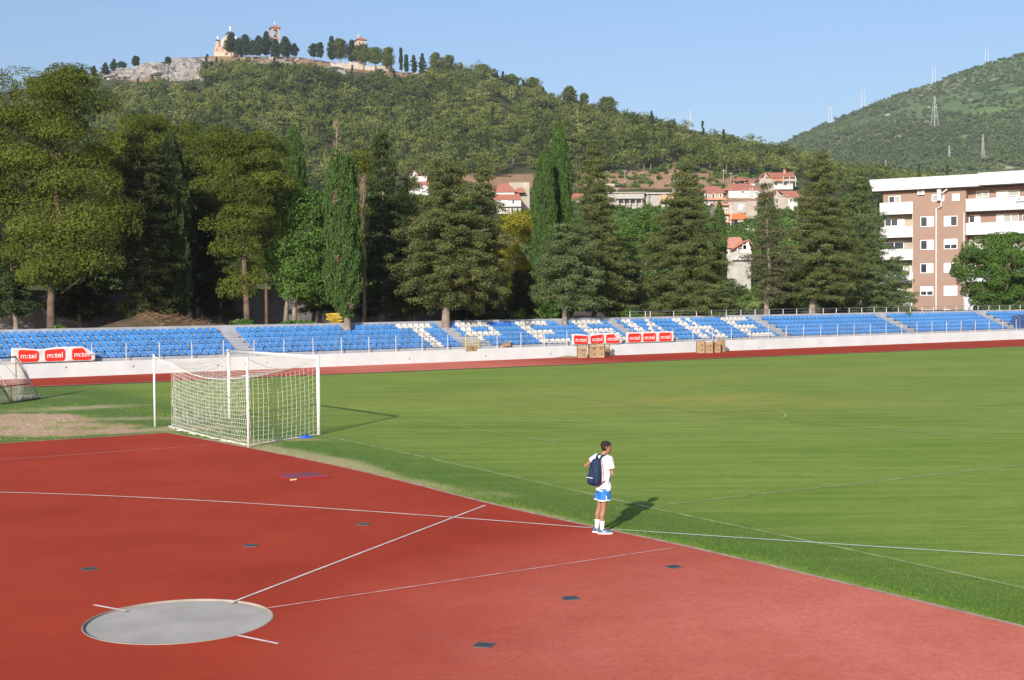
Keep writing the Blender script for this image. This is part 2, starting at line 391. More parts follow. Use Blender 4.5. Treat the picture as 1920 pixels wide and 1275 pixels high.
line('lane_line', [(-200, 875), (0, 862), (395, 834)], .035, ZL-.004, M['fline'])
line('circle_mark', [(176, 1134), (236, 1145)], .05, ZL, M['line']); line('circle_mark', [(446, 1191), (521, 1206.5)], .05, ZL, M['line'])
gz = .012
for nm, pts in [('goal_line', [(604, 816), (760, 849), (900, 880), (1060, 915), (1220, 952), (1440, 998), (1700, 1053), (2000, 1120)]),
                ('goal_area_line', [(640, 764), (760, 784), (900, 806), (1047, 829)]),
                ('penalty_area_line', [(1000, 736), (1207, 760.5), (1450, 786), (1689, 808), (1800, 817)]),
                ('penalty_arc', [(1405, 761), (1440, 764.5), (1468, 771), (1476, 779), (1462, 786)]),
                ('penalty_side_line', [(1245, 946), (1300, 940), (1500, 918), (1915, 871.6), (2000, 862)]),
                ('goal_area_side', [(769, 852.5), (830, 847), (875, 843)]), ('pitch_mark', [(740, 750), (822, 746)])]:
    line(nm, pts, .09, gz, M['gline'])
# ---- the throwing circle: steel rim and concrete floor
M['conc'] = mat('circle_concrete', (.33, .31, .265), .95, scale=1.3, col2=(.44, .41, .355), bump=.2, bscale=60, detail=10)
M['rim'] = mat('circle_rim_paint', (.30, .25, .20), .5, .15, 6)
tc_ = thing('throwing_circle', 'round grey concrete discus throwing circle with pale steel rim', 'throwing circle', RC)
k = MB(); k.add([(math.cos(t)*1.252, math.sin(t)*1.252, .008) for t in np.linspace(0, 2*math.pi, 97)[:-1]], [tuple(range(96))]); k.build('concrete_floor', M['conc'], tc_)
k = MB(); 
prof = [(1.240, .008), (1.240, .034), (1.254, .036), (1.260, .030)]
RR = [[(math.cos(t)*r, math.sin(t)*r, z) for t in np.linspace(0, 2*math.pi, 97)[:-1]] for r, z in prof]; k.rings(RR, cap=False); k.build('rim', M['rim'], tc_)
# ---- dark socket covers set in the rubber
M['cover'] = mat('socket_cover', (.055, .06, .06), .6, .3, 8, .3, 40)
M['cover_rim'] = mat('socket_frame', (.09, .085, .08), .5, .2, 8)
lab = ['furthest left dark socket cover in the red surface', 'dark socket cover between the leftmost cover and the arc line', 'small dark socket cover just below the white arc line',
       'dark socket cover below the boy, beside the grass edge', 'dark socket cover right of the thin sector line, nearest front but one', 'dark socket cover nearest the bottom of the photo']
for (x, y), L in zip([(168, 1067), (470, 1023), (682, 983), (1263, 1063), (1070, 1122), (908, 1210)], lab):
    p = gp(x, y, TZ); a = math.atan2(p.y-RC.y, p.x-RC.x)
    t = thing('socket_cover', L, 'ground cover', p, a if x > 800 else a, 'dark socket covers in the red surface')
    k = MB(); k.box((0, 0, .003), (.205, .205, .006)); k.build('plate', M['cover'], t)
    k = MB()
    for sx, sy, dx, dy in [(.11, 0, .016, .236), (-.11, 0, .016, .236), (0, .11, .204, .016), (0, -.11, .204, .016)]: k.box((sx, sy, .004), (dx, dy, .009))
    k.build('frame', M['cover_rim'], t)
# ================================================================ THE STAND
M['wall_white'] = mat('white_wall_paint', (.445, .475, .475), .85, scale=.7, col2=(.515, .55, .55), bump=.15, bscale=8, spec=.2, detail=8)
M['stand_grey'] = mat('stand_concrete', (.25, .26, .29), .9, scale=1.2, col2=(.33, .34, .37), bump=.3, bscale=12, detail=8)
M['gap_dark'] = mat('stand_kerb', (.24, .23, .22), .9, .2, 2)
S0, S1 = 4., 150.
stand = thing('grandstand', 'long low concrete grandstand with white front wall facing the pitch', 'grandstand', st(S0, 0), WA)
LN = S1-S0
AISLES = [(30.6, 31.8), (46.95, 48.05), (62.25, 63.35), (77.65, 78.9), (93.15, 94.6), (107.45, 109.0), (123.2, 124.4)]
def prof_prism(mb, pr, s0, s1):
    mb.prism([(s0-S0, o, z) for o, z in pr], (s1-s0, 0, 0))
k = MB()
GATE = (47.0, 48.0)
for a, b in ((S0, GATE[0]), (GATE[1], S1)): prof_prism(k, [(0, -.2), (.22, -.2), (.22, .87), (0, .87)], a, b)
k.box((GATE[0]/2+GATE[1]/2-S0, .11, .2), (GATE[1]-GATE[0]-.004, .20, 1.02)); k.build('front_wall', M['wall_white'], stand)
M['drain'] = mat('drain_hole', (.03, .028, .025), .9)
for x_, y_ in ((124, 689), (250, 687), (409, 685), (501, 680), (768, 673), (911, 668), (1033, 663), (1423, 652)):
    k = MB(); s_ = s_of(x_, -.01, y_)-S0; z_ = (HC+(ray(x_, y_)*(WO/(ray(x_, y_)[0]*WN.x+ray(x_, y_)[1]*WN.y)))[2]); k.tube([(s_, -.012, z_), (s_, .01, z_)], .045, 10); k.build('drain_hole', M['drain'], stand)
k = MB(); pr = [(.225, -.2), (.225, .75), (.4, .75)]
for i in range(5): pr += [(.4+.8*i, 1.05+.31*i), (1.2+.8*i if i < 4 else 4.4, 1.05+.31*i)]
pr += [(4.4, -.2)]; prof_prism(k, pr, S0, S1); k.build('terrace', M['stand_grey'], stand)
k = MB(); prof_prism(k, [(4.403, -.2), (4.403, 2.78), (4.66, 2.78), (4.66, -.2)], S0, S1); k.build('rear_parapet', M['stand_grey'], stand)
for a, b in AISLES:
    k = MB()
    for i in range(5): k.box(((a+b)/2-S0, .4+.8*i-.17, 1.05+.31*i-.15-.078), (b-a-.1, .335, .152))
    k.build('aisle_steps', M['stand_grey'], stand)
# ---- seats
def plastic(name, c1, c2):
    return mat(name, c1, .42, scale=.35, col2=c2, spec=.4, detail=3)
M['seat_blue'] = plastic('blue_seat_plastic', (.040, .17, .42), (.065, .225, .52)); M['seat_white'] = plastic('white_seat_plastic', (.45, .44, .41), (.54, .54, .52))
M['seat_dark'] = plastic('new_blue_seat_plastic', (.03, .12, .48), (.04, .16, .56))
for c_ in ('seat_blue', 'seat_white'):
    n_ = M[c_].node_tree.nodes; l_ = M[c_].node_tree.links; oi = n_.new('ShaderNodeObjectInfo'); mr_ = n_.new('ShaderNodeMapRange'); mr_.inputs[3].default_value = .86; mr_.inputs[4].default_value = 1.14
    hs_ = n_.new('ShaderNodeHueSaturation'); b_ = n_['Principled BSDF']; src = b_.inputs['Base Color'].links[0].from_socket; l_.new(oi.outputs['Random'], mr_.inputs[0]); l_.new(mr_.outputs[0], hs_.inputs['Value']); l_.new(src, hs_.inputs['Color']); l_.new(hs_.outputs[0], b_.inputs['Base Color'])
def wall_stains(m):
    n_ = m.node_tree.nodes; l_ = m.node_tree.links; b_ = n_['Principled BSDF']; src = b_.inputs['Base Color'].links[0].from_socket; tc = n_.new('ShaderNodeTexCoord'); mp = n_.new('ShaderNodeMapping'); mp.inputs['Scale'].default_value = (1.6, 1, .10); l_.new(tc.outputs['Object'], mp.inputs[0])
    nz = n_.new('ShaderNodeTexNoise'); nz.inputs['Scale'].default_value = 1.4; nz.inputs['Detail'].default_value = 9; nz.inputs['Roughness'].default_value = .75; l_.new(mp.outputs[0], nz.inputs[0]); mr_ = n_.new('ShaderNodeMapRange'); mr_.inputs[1].default_value = .55; mr_.inputs[2].default_value = .75; mr_.inputs[4].default_value = .2; l_.new(nz.outputs['Fac'], mr_.inputs[0])
    mx = n_.new('ShaderNodeMix'); mx.data_type = 'RGBA'; l_.new(mr_.outputs[0], mx.inputs[0]); l_.new(src, mx.inputs[6]); mx.inputs[7].default_value = (.33, .27, .22, 1); l_.new(mx.outputs[2], b_.inputs['Base Color'])
wall_stains(M['wall_white'])
def seat_mesh():
    k = MB()
    def shell(rows, th):      # rows: list of rings of points (front surface), extruded by normal-ish th
        n = len(rows[0]); m = len(rows); V = [p for r in rows for p in r]+[tuple(Vector(p)+Vector(th)) for r in rows for p in r]; Fc = []
        for i in range(m-1):
            for j in range(n-1):
                a = i*n+j; Fc.append((a, a+1, a+n+1, a+n)); b = a+m*n; Fc.append((b, b+n, b+n+1, b+1))
        for j in range(n-1):
            Fc.append((j, j+m*n, j+1+m*n, j+1)); a = (m-1)*n+j; Fc.append((a, a+1, a+1+m*n, a+m*n))
        for i in range(m-1):
            a = i*n; Fc.append((a, a+n, a+n+m*n, a+m*n)); a = i*n+n-1; Fc.append((a, a+m*n, a+n+m*n, a+n))
        k.add(V, Fc)
    xs_ = [-.205, -.16, -.06, .06, .16, .205]
    rows = []
    for y, z in [(-.215, .03), (-.21, .10), (-.18, .125), (-.05, .115), (.08, .11), (.13, .13), (.16, .19), (.18, .27), (.192, .335), (.196, .355)]:
        r = []
        for x in xs_:
            e = abs(x)/.21; zz = z+(.022*e**3 if y < .1 else 0) - (.055*e**3 if z > .33 else 0); yy = y-(.035*e**2 if z > .15 else 0)
            xx = x*(1-.14*max(0, (z-.16)/.2)); r.append((xx, yy, zz))
        rows.append(r)
    shell(rows, (0, .022, -.018))
    k.box((0, -.02, .05), (.12, .2, .1))
    return k
SK = seat_mesh()
seat_me = {}
for c in ('blue', 'white', 'dark'):
    seat_me[c] = SK.mesh('seat_'+c, M['seat_'+c])
    seat_me[c].polygons.foreach_set('use_smooth', [True]*len(seat_me[c].polygons))
SP = .475
T_ = ['WWWWWW', 'BBWWBB', 'BBWWBB', 'BBWWBB', 'BBWWBB']
R_ = ['WWWWWW', 'WWBBBW', 'WWWWWW', 'WWBBBB', 'WWBBBB']
E_ = ['WWWWWW', 'WWBBBB', 'WWWWWB', 'WWBBBB', 'WWWWWW']
B_ = ['WWWWWW', 'WWBBBB', 'WWWWWW', 'WWBBWW', 'WWWWWW']
I_ = ['WWBBBW', 'WWBBWW', 'WWBWBW', 'WWWBBW', 'WWBBBW']
N_ = ['WWBWBB', 'WWBWBB', 'WWWWWW', 'WWBWBW', 'WWBWWW']
def word(*ls):   # top row first
    return [('B'+('B'*5).join(x[i] for x in ls)+'B') for i in range(5)]
blocks = [(30.6-30*SP, ['B'*30]*5), (31.8, ['B'*25+T_[i]+'B' for i in range(5)]), (48.05, word(R_, E_, B_)), (63.35, word(I_, N_, E_)),
          (78.95, ['B'*30]*5), (94.65, ['B'*27]*5), (109.05, ['B'*29]*5), (124.5, ['B'*20]*5)]
rown = ['top row', 'second row from the top', 'middle row', 'second row from the bottom', 'bottom row']
bname = ['leftmost block', 'second block from the left', 'third block from the left', 'fourth block', 'fifth block', 'sixth block', 'seventh block', 'last block']
rs = random.Random(5); allseats = []
for bi, (sb, rows) in enumerate(blocks):
    for ri, row in enumerate(rows):
        i = 4-ri
        for ci, ch in enumerate(row):
            s = sb+(ci+.5)*SP
            if s > 127 or (s > 109.6 and i < 2): continue
            if i == 4 and (abs(s-39.75) < .5 or abs(s-58.0) < .42 or (bi == 2 and abs(s-57.8) < .3)): continue      # tree trunks stand here
            if bi == 2 and ((i == 2 and ci < 1) or (i == 1 and ci < 2) or (i == 0 and ci < 3)) : 
                if not (i == 2): continue
            col = 'white' if ch == 'W' else 'blue'
            if bi == 2 and i == 4 and 7 <= ci <= 10: col = 'dark'
            if bi == 2 and i == 4 and ci == 0: col = 'dark'
            P = st(s, .72+.8*i, 1.052+.31*i)
            allseats.append(((P-Vector((0, 0, HC))).length, P, col, bi, ri, ci, len(row)))
allseats.sort(key=lambda a: a[0])
def ordn(n): return '%d%s' % (n, {1: 'st', 2: 'nd', 3: 'rd'}.get(n % 10 if n % 100 not in (11, 12, 13) else 0, 'th'))
for d, P, col, bi, ri, ci, n in allseats[:300]:
    o = bpy.data.objects.new('stadium_seat', seat_me[col]); C.objects.link(o)
    o.location = P; o.rotation_euler = (rs.uniform(-.05, .05), rs.uniform(-.02, .02), WA+rs.uniform(-.05, .05))
    cn = {'blue': 'blue', 'white': 'white', 'dark': 'deep blue'}[col]
    if bi == 0: where = '%s seat left of the first aisle' % ordn(n-ci)
    elif bi == 1 and ci < 16: where = '%s seat right of the first aisle' % ordn(ci+1)
    elif bi == 1: where = '%s seat left of the second aisle' % ordn(n-ci)
    else: where = '%s seat right of the second aisle' % ordn(ci+1)
    tag(o, '%s plastic stadium seat, %s, %s' % (cn, rown[ri], where), 'seat', 'plastic seats of the grandstand')
base = np.array(SK.v); k = MB(); nm = {'blue': 0, 'white': 1, 'dark': 2}
for d, P, col, bi, ri, ci, n in allseats[300:]:
    a = WA+rs.uniform(-.02, .02); ca, sa = math.cos(a), math.sin(a)
    k.cur = nm[col]; k.add([(P.x+x*ca-y*sa, P.y+x*sa+y*ca, P.z+z) for x, y, z in SK.v], SK.f)
o = k.build('far_seats', [M['seat_blue'], M['seat_white'], M['seat_dark']], smooth=True)
tag(o, 'rows of blue and white plastic seats farther along the stand, spelling white letters', 'seats', None, 'stuff')
# ---- railings
M['rail_white'] = mat('white_rail_paint', (.46, .45, .44), .5, .08, 5, spec=.4)
M['rail_dark'] = mat('thin_steel', (.30, .30, .31), .5, .1, 5, metal=.6)
fr = thing('front_railing', 'white posts with thin wires on top of the white front wall', 'railing', st(S0, .1, .87), WA)
npost = 0
for j in range(-6, 50):
    s = 21.41+2.018*j
    if s < S0 or GATE[0]-.1 < s < GATE[1]+.1: continue
    k = MB(); k.tube([(s-S0, 0, -.02), (s-S0, 0, 1.04)], .027, 8); k.box((s-S0, 0, .008), (.1, .1, .016)); k.build('post', M['rail_white'], fr); npost += 1
for z in (.35, .68, 1.0):
    for a, b in ((S0, GATE[0]), (GATE[1], 125.)):
        k = MB(); n_ = int((b-a)/2.018); pts = [(a-S0+(b-a)*i/n_, 0, z-.02*math.sin(math.pi*(i % 1))) for i in range(n_+1)]
        k.tube(pts, .011, 5); k.build('wire', M['rail_dark'], fr)
rr_ = thing('rear_railing', 'pale posts with top rail along the back of the stand, right half', 'railing', st(65.08, 4.53, 2.78), WA)
rp = [65.08, 66.66, 67.16, 69.62]+[72.08+1.65*i for i in range(32)]
for s in rp:
    k = MB(); k.tube([(s-65.08, 0, -.01), (s-65.08, 0, .44)], .035, 6); k.build('post', M['rail_white'], rr_)
for z in (.44, .2):
    k = MB(); k.tube([(0, 0, z), (rp[-1]-65.08, 0, z)], .02 if z > .3 else .01, 6); k.build('rail', M['rail_dark'], rr_)
# ---- banners with lettering
M['banner'] = mat('banner_vinyl', (.52, .52, .51), .55, .04, 2, spec=.3)
M['banner_red'] = mat('banner_red_print', (.62, .024, .014), .5, .05, 3, spec=.3)
M['banner_text'] = mat('banner_white_print', (.6, .59, .58), .5, .03, 3, spec=.3)
def text_mesh(body, size):
    cu = bpy.data.curves.new('t', 'FONT'); cu.body = body; cu.size = size; cu.align_x = 'CENTER'; cu.align_y = 'CENTER'; cu.offset = size*.012; cu.resolution_u = 3
    to = bpy.data.objects.new('t', cu); C.objects.link(to); bpy.context.view_layer.update()
    me = bpy.data.meshes.new_from_object(to.evaluated_get(bpy.context.evaluated_depsgraph_get())); bpy.data.objects.remove(to)
    vs = [tuple(v.co) for v in me.vertices]; fs = [tuple(p.vertices) for p in me.polygons]; return vs, fs
TXT = text_mesh('m:tel', .46)
def rrect(cx, cz, w, h, r, n=5):
    pts = []
    for qx, qz, a0 in ((1, 1, 0), (-1, 1, 90), (-1, -1, 180), (1, -1, 270)):
        for i in range(n+1):
            a = rad(a0+90*i/n); pts.append((cx+qx*(w/2-r)+r*math.cos(a), cz+qz*(h/2-r)+r*math.sin(a)))
    return pts
def banner(xa, xb, zb, zt, logos, label, seed, fold=0., wav=.03, sag=None, lw=None):
    a, b = s_of(xa, .02, 660), s_of(xb, .02, 640); W_ = b-a; h = zt-zb
    t = thing('banner', label, 'banner', st(a, .0, zb), WA, 'white and red banners on the front railing')
    r = random.Random(seed); ph = [r.uniform(0, 6) for _ in range(6)]
    def disp(x, z):
        dz = -(sag(x/W_) if sag else 0)*(z/h)**2
        return (x, -.02-wav*(1+math.sin(x*2.1+ph[0])*.6+math.sin(x*5+z*4+ph[1])*.35+math.sin(x*9-z*6+ph[2])*.15)*(1 if fold else .6), z+dz)
    def clip(x, z):     # diagonal cut where the corner has flopped over
        if fold and x > W_-fold-.25 and z > h*.02:
            lim = h-(x-(W_-fold-.25))*h*.5/(fold+.25); return z > lim
        return False
    nx, nz_ = 60, 8; k = MB(); V = []
    for j in range(nz_+1):
        for i in range(nx+1):
            x, z = W_*i/nx, h*j/nz_
            if fold and x > W_-fold: z = min(z, h-(x-(W_-fold))*h*.55/fold)
            V.append(disp(x, z))
    Fq = [(j*(nx+1)+i, j*(nx+1)+i+1, (j+1)*(nx+1)+i+1, (j+1)*(nx+1)+i) for j in range(nz_) for i in range(nx)]
    k.add(V, Fq); sh = k.build('sheet', M['banner'], t, smooth=True); so = sh.modifiers.new('s', 'SOLIDIFY'); so.thickness = .004
    for li, fx in enumerate(logos):
        cx = fx*W_; lw_ = lw or 1.12; lh = h*.80
        out = rrect(cx, h*.48, lw_, lh, .16)
        if fold and li == len(logos)-1: out = [(x, z) if not (x > cx+lw_*.05 and z > h*.5) else (min(x, cx+lw_*.18+(h-z)*.5), z) for x, z in out]
        # fan with interior points so that it follows the ripples
        kk = MB(); cx0 = cx; V = []; rings_ = 6
        for q in range(1, rings_+1): V += [(cx+(x-cx)*q/rings_, h*.48+(z-h*.48)*q/rings_) for x, z in out]
        n = len(out); V3 = [(cx, h*.48)]+V
        P3 = [(lambda d: (d[0], d[1]-.030, d[2]))(disp(x, z)) for x, z in V3]
        Fc = [(0, 1+i, 1+(i+1) % n) for i in range(n)]
        for q in range(rings_-1):
            for i in range(n): Fc.append((1+q*n+i, 1+(q+1)*n+i, 1+(q+1)*n+(i+1) % n, 1+q*n+(i+1) % n))
        kk.add(P3, Fc); lo = kk.build('logo_patch', M['banner_red'], t, smooth=True)
        kk = MB(); sc_ = lw_/1.12
        kk.add([(lambda d: (d[0], d[1]-.045, d[2]))(disp(cx+x*sc_*.98, h*.46+y*.95)) for x, y, z in TXT[0]], TXT[1]); kk.build('lettering', M['banner_text'], t)
    if fold:
        kk = MB(); c0 = W_-fold-.02
        tri = [(c0-.02, h*.98), (c0+.34, h*.42), (W_+.03, h*.47)]
        kk.add([(lambda d: (d[0], d[1]-.06, d[2]))(disp(x, z)) for x, z in tri], [(0, 1, 2)]); kk.build('folded_corner', M['banner'], t)
    return t
banner(20, 178, .93, 1.80, (.20, .51, .83), 'white banner with three red logos, drooping, at the left end by the rusty goal', 1, fold=.75, wav=.04, sag=lambda u: .10*math.exp(-((u-.33)/.13)**2))
banner(1071, 1166, .90, 1.72, (.17, .49, .80), 'rumpled white banner with three red logos above the left cardboard boxes', 2, fold=.9, wav=.05, sag=lambda u: .12*math.exp(-((u-.32)/.12)**2), lw=1.25)
banner(1173.5, 1263, .92, 1.72, (.17, .48, .81), 'taut white banner with three red logos between the two box piles', 3, wav=.02, lw=1.25)
# ---- yellow gate frame by the second aisle
M['yellow'] = mat('yellow_paint', (.55, .42, .06), .5, .12, 5)
ga = s_of(873, .1, 640); gb = s_of(898, .1, 640)
k = MB(); w_ = gb-ga; R_t = .022
for x in (0, w_*.5, w_): k.tube([(x, 0, 0), (x, 0, 1.0)], R_t, 6)
for z in (.08, 1.0): k.tube([(0, 0, z), (w_, 0, z)], R_t, 6)
for i in range(1, 10): k.tube([(w_*i/10, 0, .08), (w_*i/10, 0, .55)], .01, 5)
o = k.build('gate', M['yellow']); o.location = st(ga, .12, .87); o.rotation_euler = (0, 0, WA)
tag(o, 'small yellow barred gate frame on the wall by the second aisle', 'gate')
# ---- cardboard boxes
M['card'] = mat('cardboard', (.23, .155, .085), .9, scale=3, col2=(.31, .215, .125), bump=.1, bscale=20)
M['card_mark'] = mat('box_print', (.07, .05, .04), .8, .2, 6)
def carton(p, w, d, h, rz, label, flaps=True, group='cardboard boxes by the stand wall', marks=True):
    t = thing('cardboard_box', label, 'box', p, rz, group)
    k = MB(); th = .012
    k.box((0, -d/2+th/2, h/2), (w, th, h)); k.box((0, d/2-th/2, h/2), (w, th, h))
    k.box((-w/2+th/2, 0, h/2), (th, d-2*th-.002, h)); k.box((w/2-th/2, 0, h/2), (th, d-2*th-.002, h)); k.box((0, 0, .012), (w-2*th-.004, d-2*th-.004, .02))
    if not flaps: k.box((0, 0, h-.006), (w-2*th-.004, d-2*th-.004, .01))
    k.build('carton', M['card'], t)
    if flaps:
        for sx, sy in ((0, -1), (0, 1), (1, 0), (-1, 0)):
            k = MB(); L = d*.4
            if sx == 0: k.box((0, 0, -.1), (w*.98, .008, .22)); o = k.build('flap', M['card'], t); o.location = (0, sy*(d/2+.012), h+.005); o.rotation_euler = (-sy*rad(rs.uniform(50, 100))*-1*0+sy*rad(rs.uniform(15, 35)), 0, 0)
            else: k.box((0, 0, .1), (.008, d*.9, .2)); o = k.build('flap', M['card'], t); o.location = (sx*(w/2+.006), 0, h); o.rotation_euler = (0, sx*rad(rs.uniform(10, 60)), 0)
    if marks:
        k = MB()
        k.box((w*.18, -d/2-.003, h*.22), (.12, .004, .10)); k.box((w*.22, -d/2-.003, h*.34), (.06, .004, .05))
        for i in range(2): k.box((w*.12, -d/2-.003, h*(.62+.1*i)), (.22, .004, .035))
        k.build('printed_marks', M['card_mark'], t)
    return t
def box_px(x0, x1, y0, y1, depth, rz, label, **kw):
    p = gp((x0+x1)/2, y1, TZ); m = p.y/F; return carton(p+Vector((0, depth/2, .0)), (x1-x0)*m*.9, depth, (y1-y0)*m, rz, label, **kw)
box_px(1082, 1101, 650, 671, .5, .12, 'open cardboard box, leftmost of the pile under the middle banner')
box_px(1104, 1119, 647, 670.5, .45, .2, 'tall brown cardboard box second from left under the middle banner')
box_px(1119, 1135, 645.5, 670.5, .5, -.15, 'tallest cardboard box in the pile under the middle banner')
box_px(1134, 1143, 650, 668, .35, .3, 'narrow open cardboard box at the right end of the left pile')
box_px(1306, 1322, 640, 662, .5, .0, 'plain cardboard box at the left end of the right pile', flaps=False)
box_px(1322, 1337, 642, 662, .45, .1, 'cardboard box with dark print in the middle of the right pile')
box_px(1337, 1351.5, 640.5, 661, .5, .05, 'pale upright cardboard box right of the printed one', flaps=False)
box_px(1350, 1358, 637, 660, .6, .5, 'narrow tall cardboard box at the far right of the right pile', flaps=False, marks=False)
p = st(s_of(946, .5, 650), .55, 1.052); carton(p-Vector((0, 0, .3))+WN*-.25, .5, .3, .42, WA, 'low cardboard box lying in front of the blue seats behind the railing', group=None)
p = st(47.5, .1, .71); carton(p, .8, .2, .35, WA, 'squat brown box standing in the wall opening at the second aisle', flaps=False, group=None)
k = MB(); pf = gp(1064, 670.5, TZ)
k.add([(-.9, -.15, .02), (.2, -.3, .01), (1.1, -.2, .03), (.9, .3, .06), (0, .35, .12), (-.7, .3, .05)], [(0, 1, 4, 5), (1, 2, 3, 4)])
o = k.build('flattened_cardboard', M['card']); o.location = pf; o.modifiers.new('s', 'SOLIDIFY').thickness = .012
tag(o, 'flattened cardboard sheets on the track left of the left box pile', 'cardboard')
# ---- dark blue dugout edge at the far right of the stand
M['dug'] = mat('blue_polycarbonate', (.03, .07, .18), .3, .2, 3, spec=.5)
sd0 = s_of(1905, .9, 615); t = thing('dugout', 'dark blue glazed shelter at the right edge below the seats', 'dugout', st(sd0, .95, 1.06), WA)
k = MB(); Rg = []
for x in (0, 4.):
    Rg.append([(x, -.45, 0), (x, -.45, .85), (x, -.25, 1.15), (x, .3, 1.25), (x, .45, 1.2), (x, .45, 0)])
k.rings(Rg); k.build('shell', M['dug'], t)
k = MB(); 
for x in (0.02, 1.3, 2.6, 3.98): k.tube([(x, -.47, 0), (x, -.47, .86), (x, -.26, 1.17), (x, .3, 1.27)], .02, 6)
k.build('frame', M['rail_dark'], t)
# ================================================================ HILLS
TERR = 2.45
def prof_from_px(pts):
    us, zs, Ys = [], [], []
    for x, y, Y in pts:
        P = aty(x, y, Y); us.append(P.x/Y); zs.append(P.z); Ys.append(Y)
    return np.array(us), np.array(zs), np.array(Ys)
R1 = prof_from_px([(-500, 240, 760), (-200, 200, 800), (0, 172, 840), (140, 158, 860), (170, 150, 880), (250, 128, 890), (330, 110, 900), (400, 104, 900), (560, 107, 900), (660, 122, 880), (760, 136, 860), (850, 142, 840), (900, 146, 820), (960, 165, 800),
                   (1050, 205, 770), (1100, 222, 750), (1200, 243, 720), (1280, 262, 690), (1370, 284, 660), (1440, 297, 640), (1500, 312, 620), (1600, 335, 600), (1700, 355, 580), (1900, 380, 560), (2300, 400, 540)])
def hill1(X, Y):
    X = np.asarray(X, float); Y = np.asarray(Y, float); u = X/np.maximum(Y, 1)
    zr = np.interp(u, R1[0], R1[1]); Yr = np.interp(u, R1[0], R1[2]); Y0 = np.interp(u, [-.3, 0, .22, .45], [300, 290, 225, 215])
    t = (Y-Y0)/(Yr-Y0); tt = np.clip(t, 0, 1)
    z = TERR+(zr-TERR)*(tt**1.08)
    z = z+np.sin(X*.021+Y*.013)*np.sin(X*.011-Y*.023+1)*7*np.sin(np.pi*tt)+np.sin(X*.06+2)*np.sin(Y*.055)*2.0*np.sin(np.pi*tt)
    # a flat bench where the village sits
    z = np.where(t > 1, zr-(Y-Yr)*.28, z)
    return z
R2 = prof_from_px([(900, 360, 1750), (1300, 330, 1750), (1450, 280, 1750), (1560, 229, 1750), (1650, 191, 1750), (1700, 171, 1750), (1750, 156, 1750), (1800, 136, 1750), (1850, 119, 1750), (1920, 99, 1750), (2100, 50, 1750), (2500, 0, 1700)])
def hill2(X, Y):
    u = X/Y; zr = np.interp(u, R2[0], R2[1]); Yr = np.interp(u, R2[0], R2[2]); Y0 = 820.
    t = np.clip((Y-Y0)/(Yr-Y0), 0, 1); z = 0+(zr)*t**.95+np.sin(X*.012+Y*.004)*np.sin(X*.005-Y*.011+1)*13*np.sin(np.pi*t)+np.sin(X*.05)*np.sin(Y*.04)*3*np.sin(np.pi*t)
    return np.where(Y > Yr, zr-(Y-Yr)*.3, z)
def polar(u0, u1, nu, y):
    U, Yy = np.meshgrid(np.linspace(u0, u1, nu), y); return U*Yy, Yy
def px_arr(X, Y, Z):
    d = np.stack([X, Y, Z-HC], -1); z = d@FW; return 960+F*(d@RT)/z, 637.5-F*(d@UP)/z
def terrain_mat(name, dryc, greenc, rockc, sc):
    m = bpy.data.materials.new(name); m.use_nodes = True; n = m.node_tree.nodes; l = m.node_tree.links
    b = n['Principled BSDF']; b.inputs['Roughness'].default_value = .95; b.inputs['Specular IOR Level'].default_value = .1
    tc = n.new('ShaderNodeTexCoord')
    def nz(s, d=6, r=.7, scl=(1, 1, 1)):
        mp = n.new('ShaderNodeMapping'); mp.inputs['Scale'].default_value = scl; l.new(tc.outputs['Object'], mp.inputs[0])
        q = n.new('ShaderNodeTexNoise'); q.inputs['Scale'].default_value = s; q.inputs['Detail'].default_value = d; q.inputs['Roughness'].default_value = r; l.new(mp.outputs[0], q.inputs['Vector']); return q.outputs['Fac']
    def ramp(f, a, b_):
        q = n.new('ShaderNodeMapRange'); q.inputs[1].default_value = a; q.inputs[2].default_value = b_; l.new(f, q.inputs[0]); return q.outputs[0]
    def mix(f, a, b_):
        q = n.new('ShaderNodeMix'); q.data_type = 'RGBA'
        for s, v in ((0, f), (6, a), (7, b_)):
            if isinstance(v, tuple): q.inputs[s].default_value = (*v, 1)
            else: l.new(v, q.inputs[s])
        return q.outputs[2]
    at = n.new('ShaderNodeAttribute'); at.attribute_name = 'bare'; ar = n.new('ShaderNodeAttribute'); ar.attribute_name = 'rock'
    c = mix(ramp(nz(.08*sc), .4, .6), greenc, tuple(a*1.5 for a in greenc))
    c2 = mix(ramp(nz(.25*sc), .35, .65), dryc, tuple(min(1, a*1.35) for a in dryc))
    ad = n.new('ShaderNodeMath'); ad.operation = 'ADD'; l.new(at.outputs['Fac'], ad.inputs[0]); 
    mu = n.new('ShaderNodeMath'); mu.operation = 'MULTIPLY'; mu.inputs[1].default_value = .8; l.new(nz(.12*sc), mu.inputs[0]); l.new(mu.outputs[0], ad.inputs[1])
    c = mix(ramp(ad.outputs[0], .75, 1.), c, c2)
    ad = n.new('ShaderNodeMath'); ad.operation = 'ADD'; l.new(ar.outputs['Fac'], ad.inputs[0])
    mu = n.new('ShaderNodeMath'); mu.operation = 'MULTIPLY'; mu.inputs[1].default_value = 1.; l.new(nz(.16*sc, 8, .8, (1, 1, 5)), mu.inputs[0]); l.new(mu.outputs[0], ad.inputs[1])
    c = mix(ramp(ad.outputs[0], .98, 1.08), c, rockc)
    l.new(c, b.inputs['Base Color'])
    bp = n.new('ShaderNodeBump'); bp.inputs['Strength'].default_value = .8; bp.inputs['Distance'].default_value = 1.; l.new(nz(.4*sc, 8, .8), bp.inputs['Height']); l.new(bp.outputs[0], b.inputs['Normal'])
    return m
M['hill'] = terrain_mat('hill_soil', (.27, .17, .10), (.055, .062, .024), (.40, .37, .33), 1)
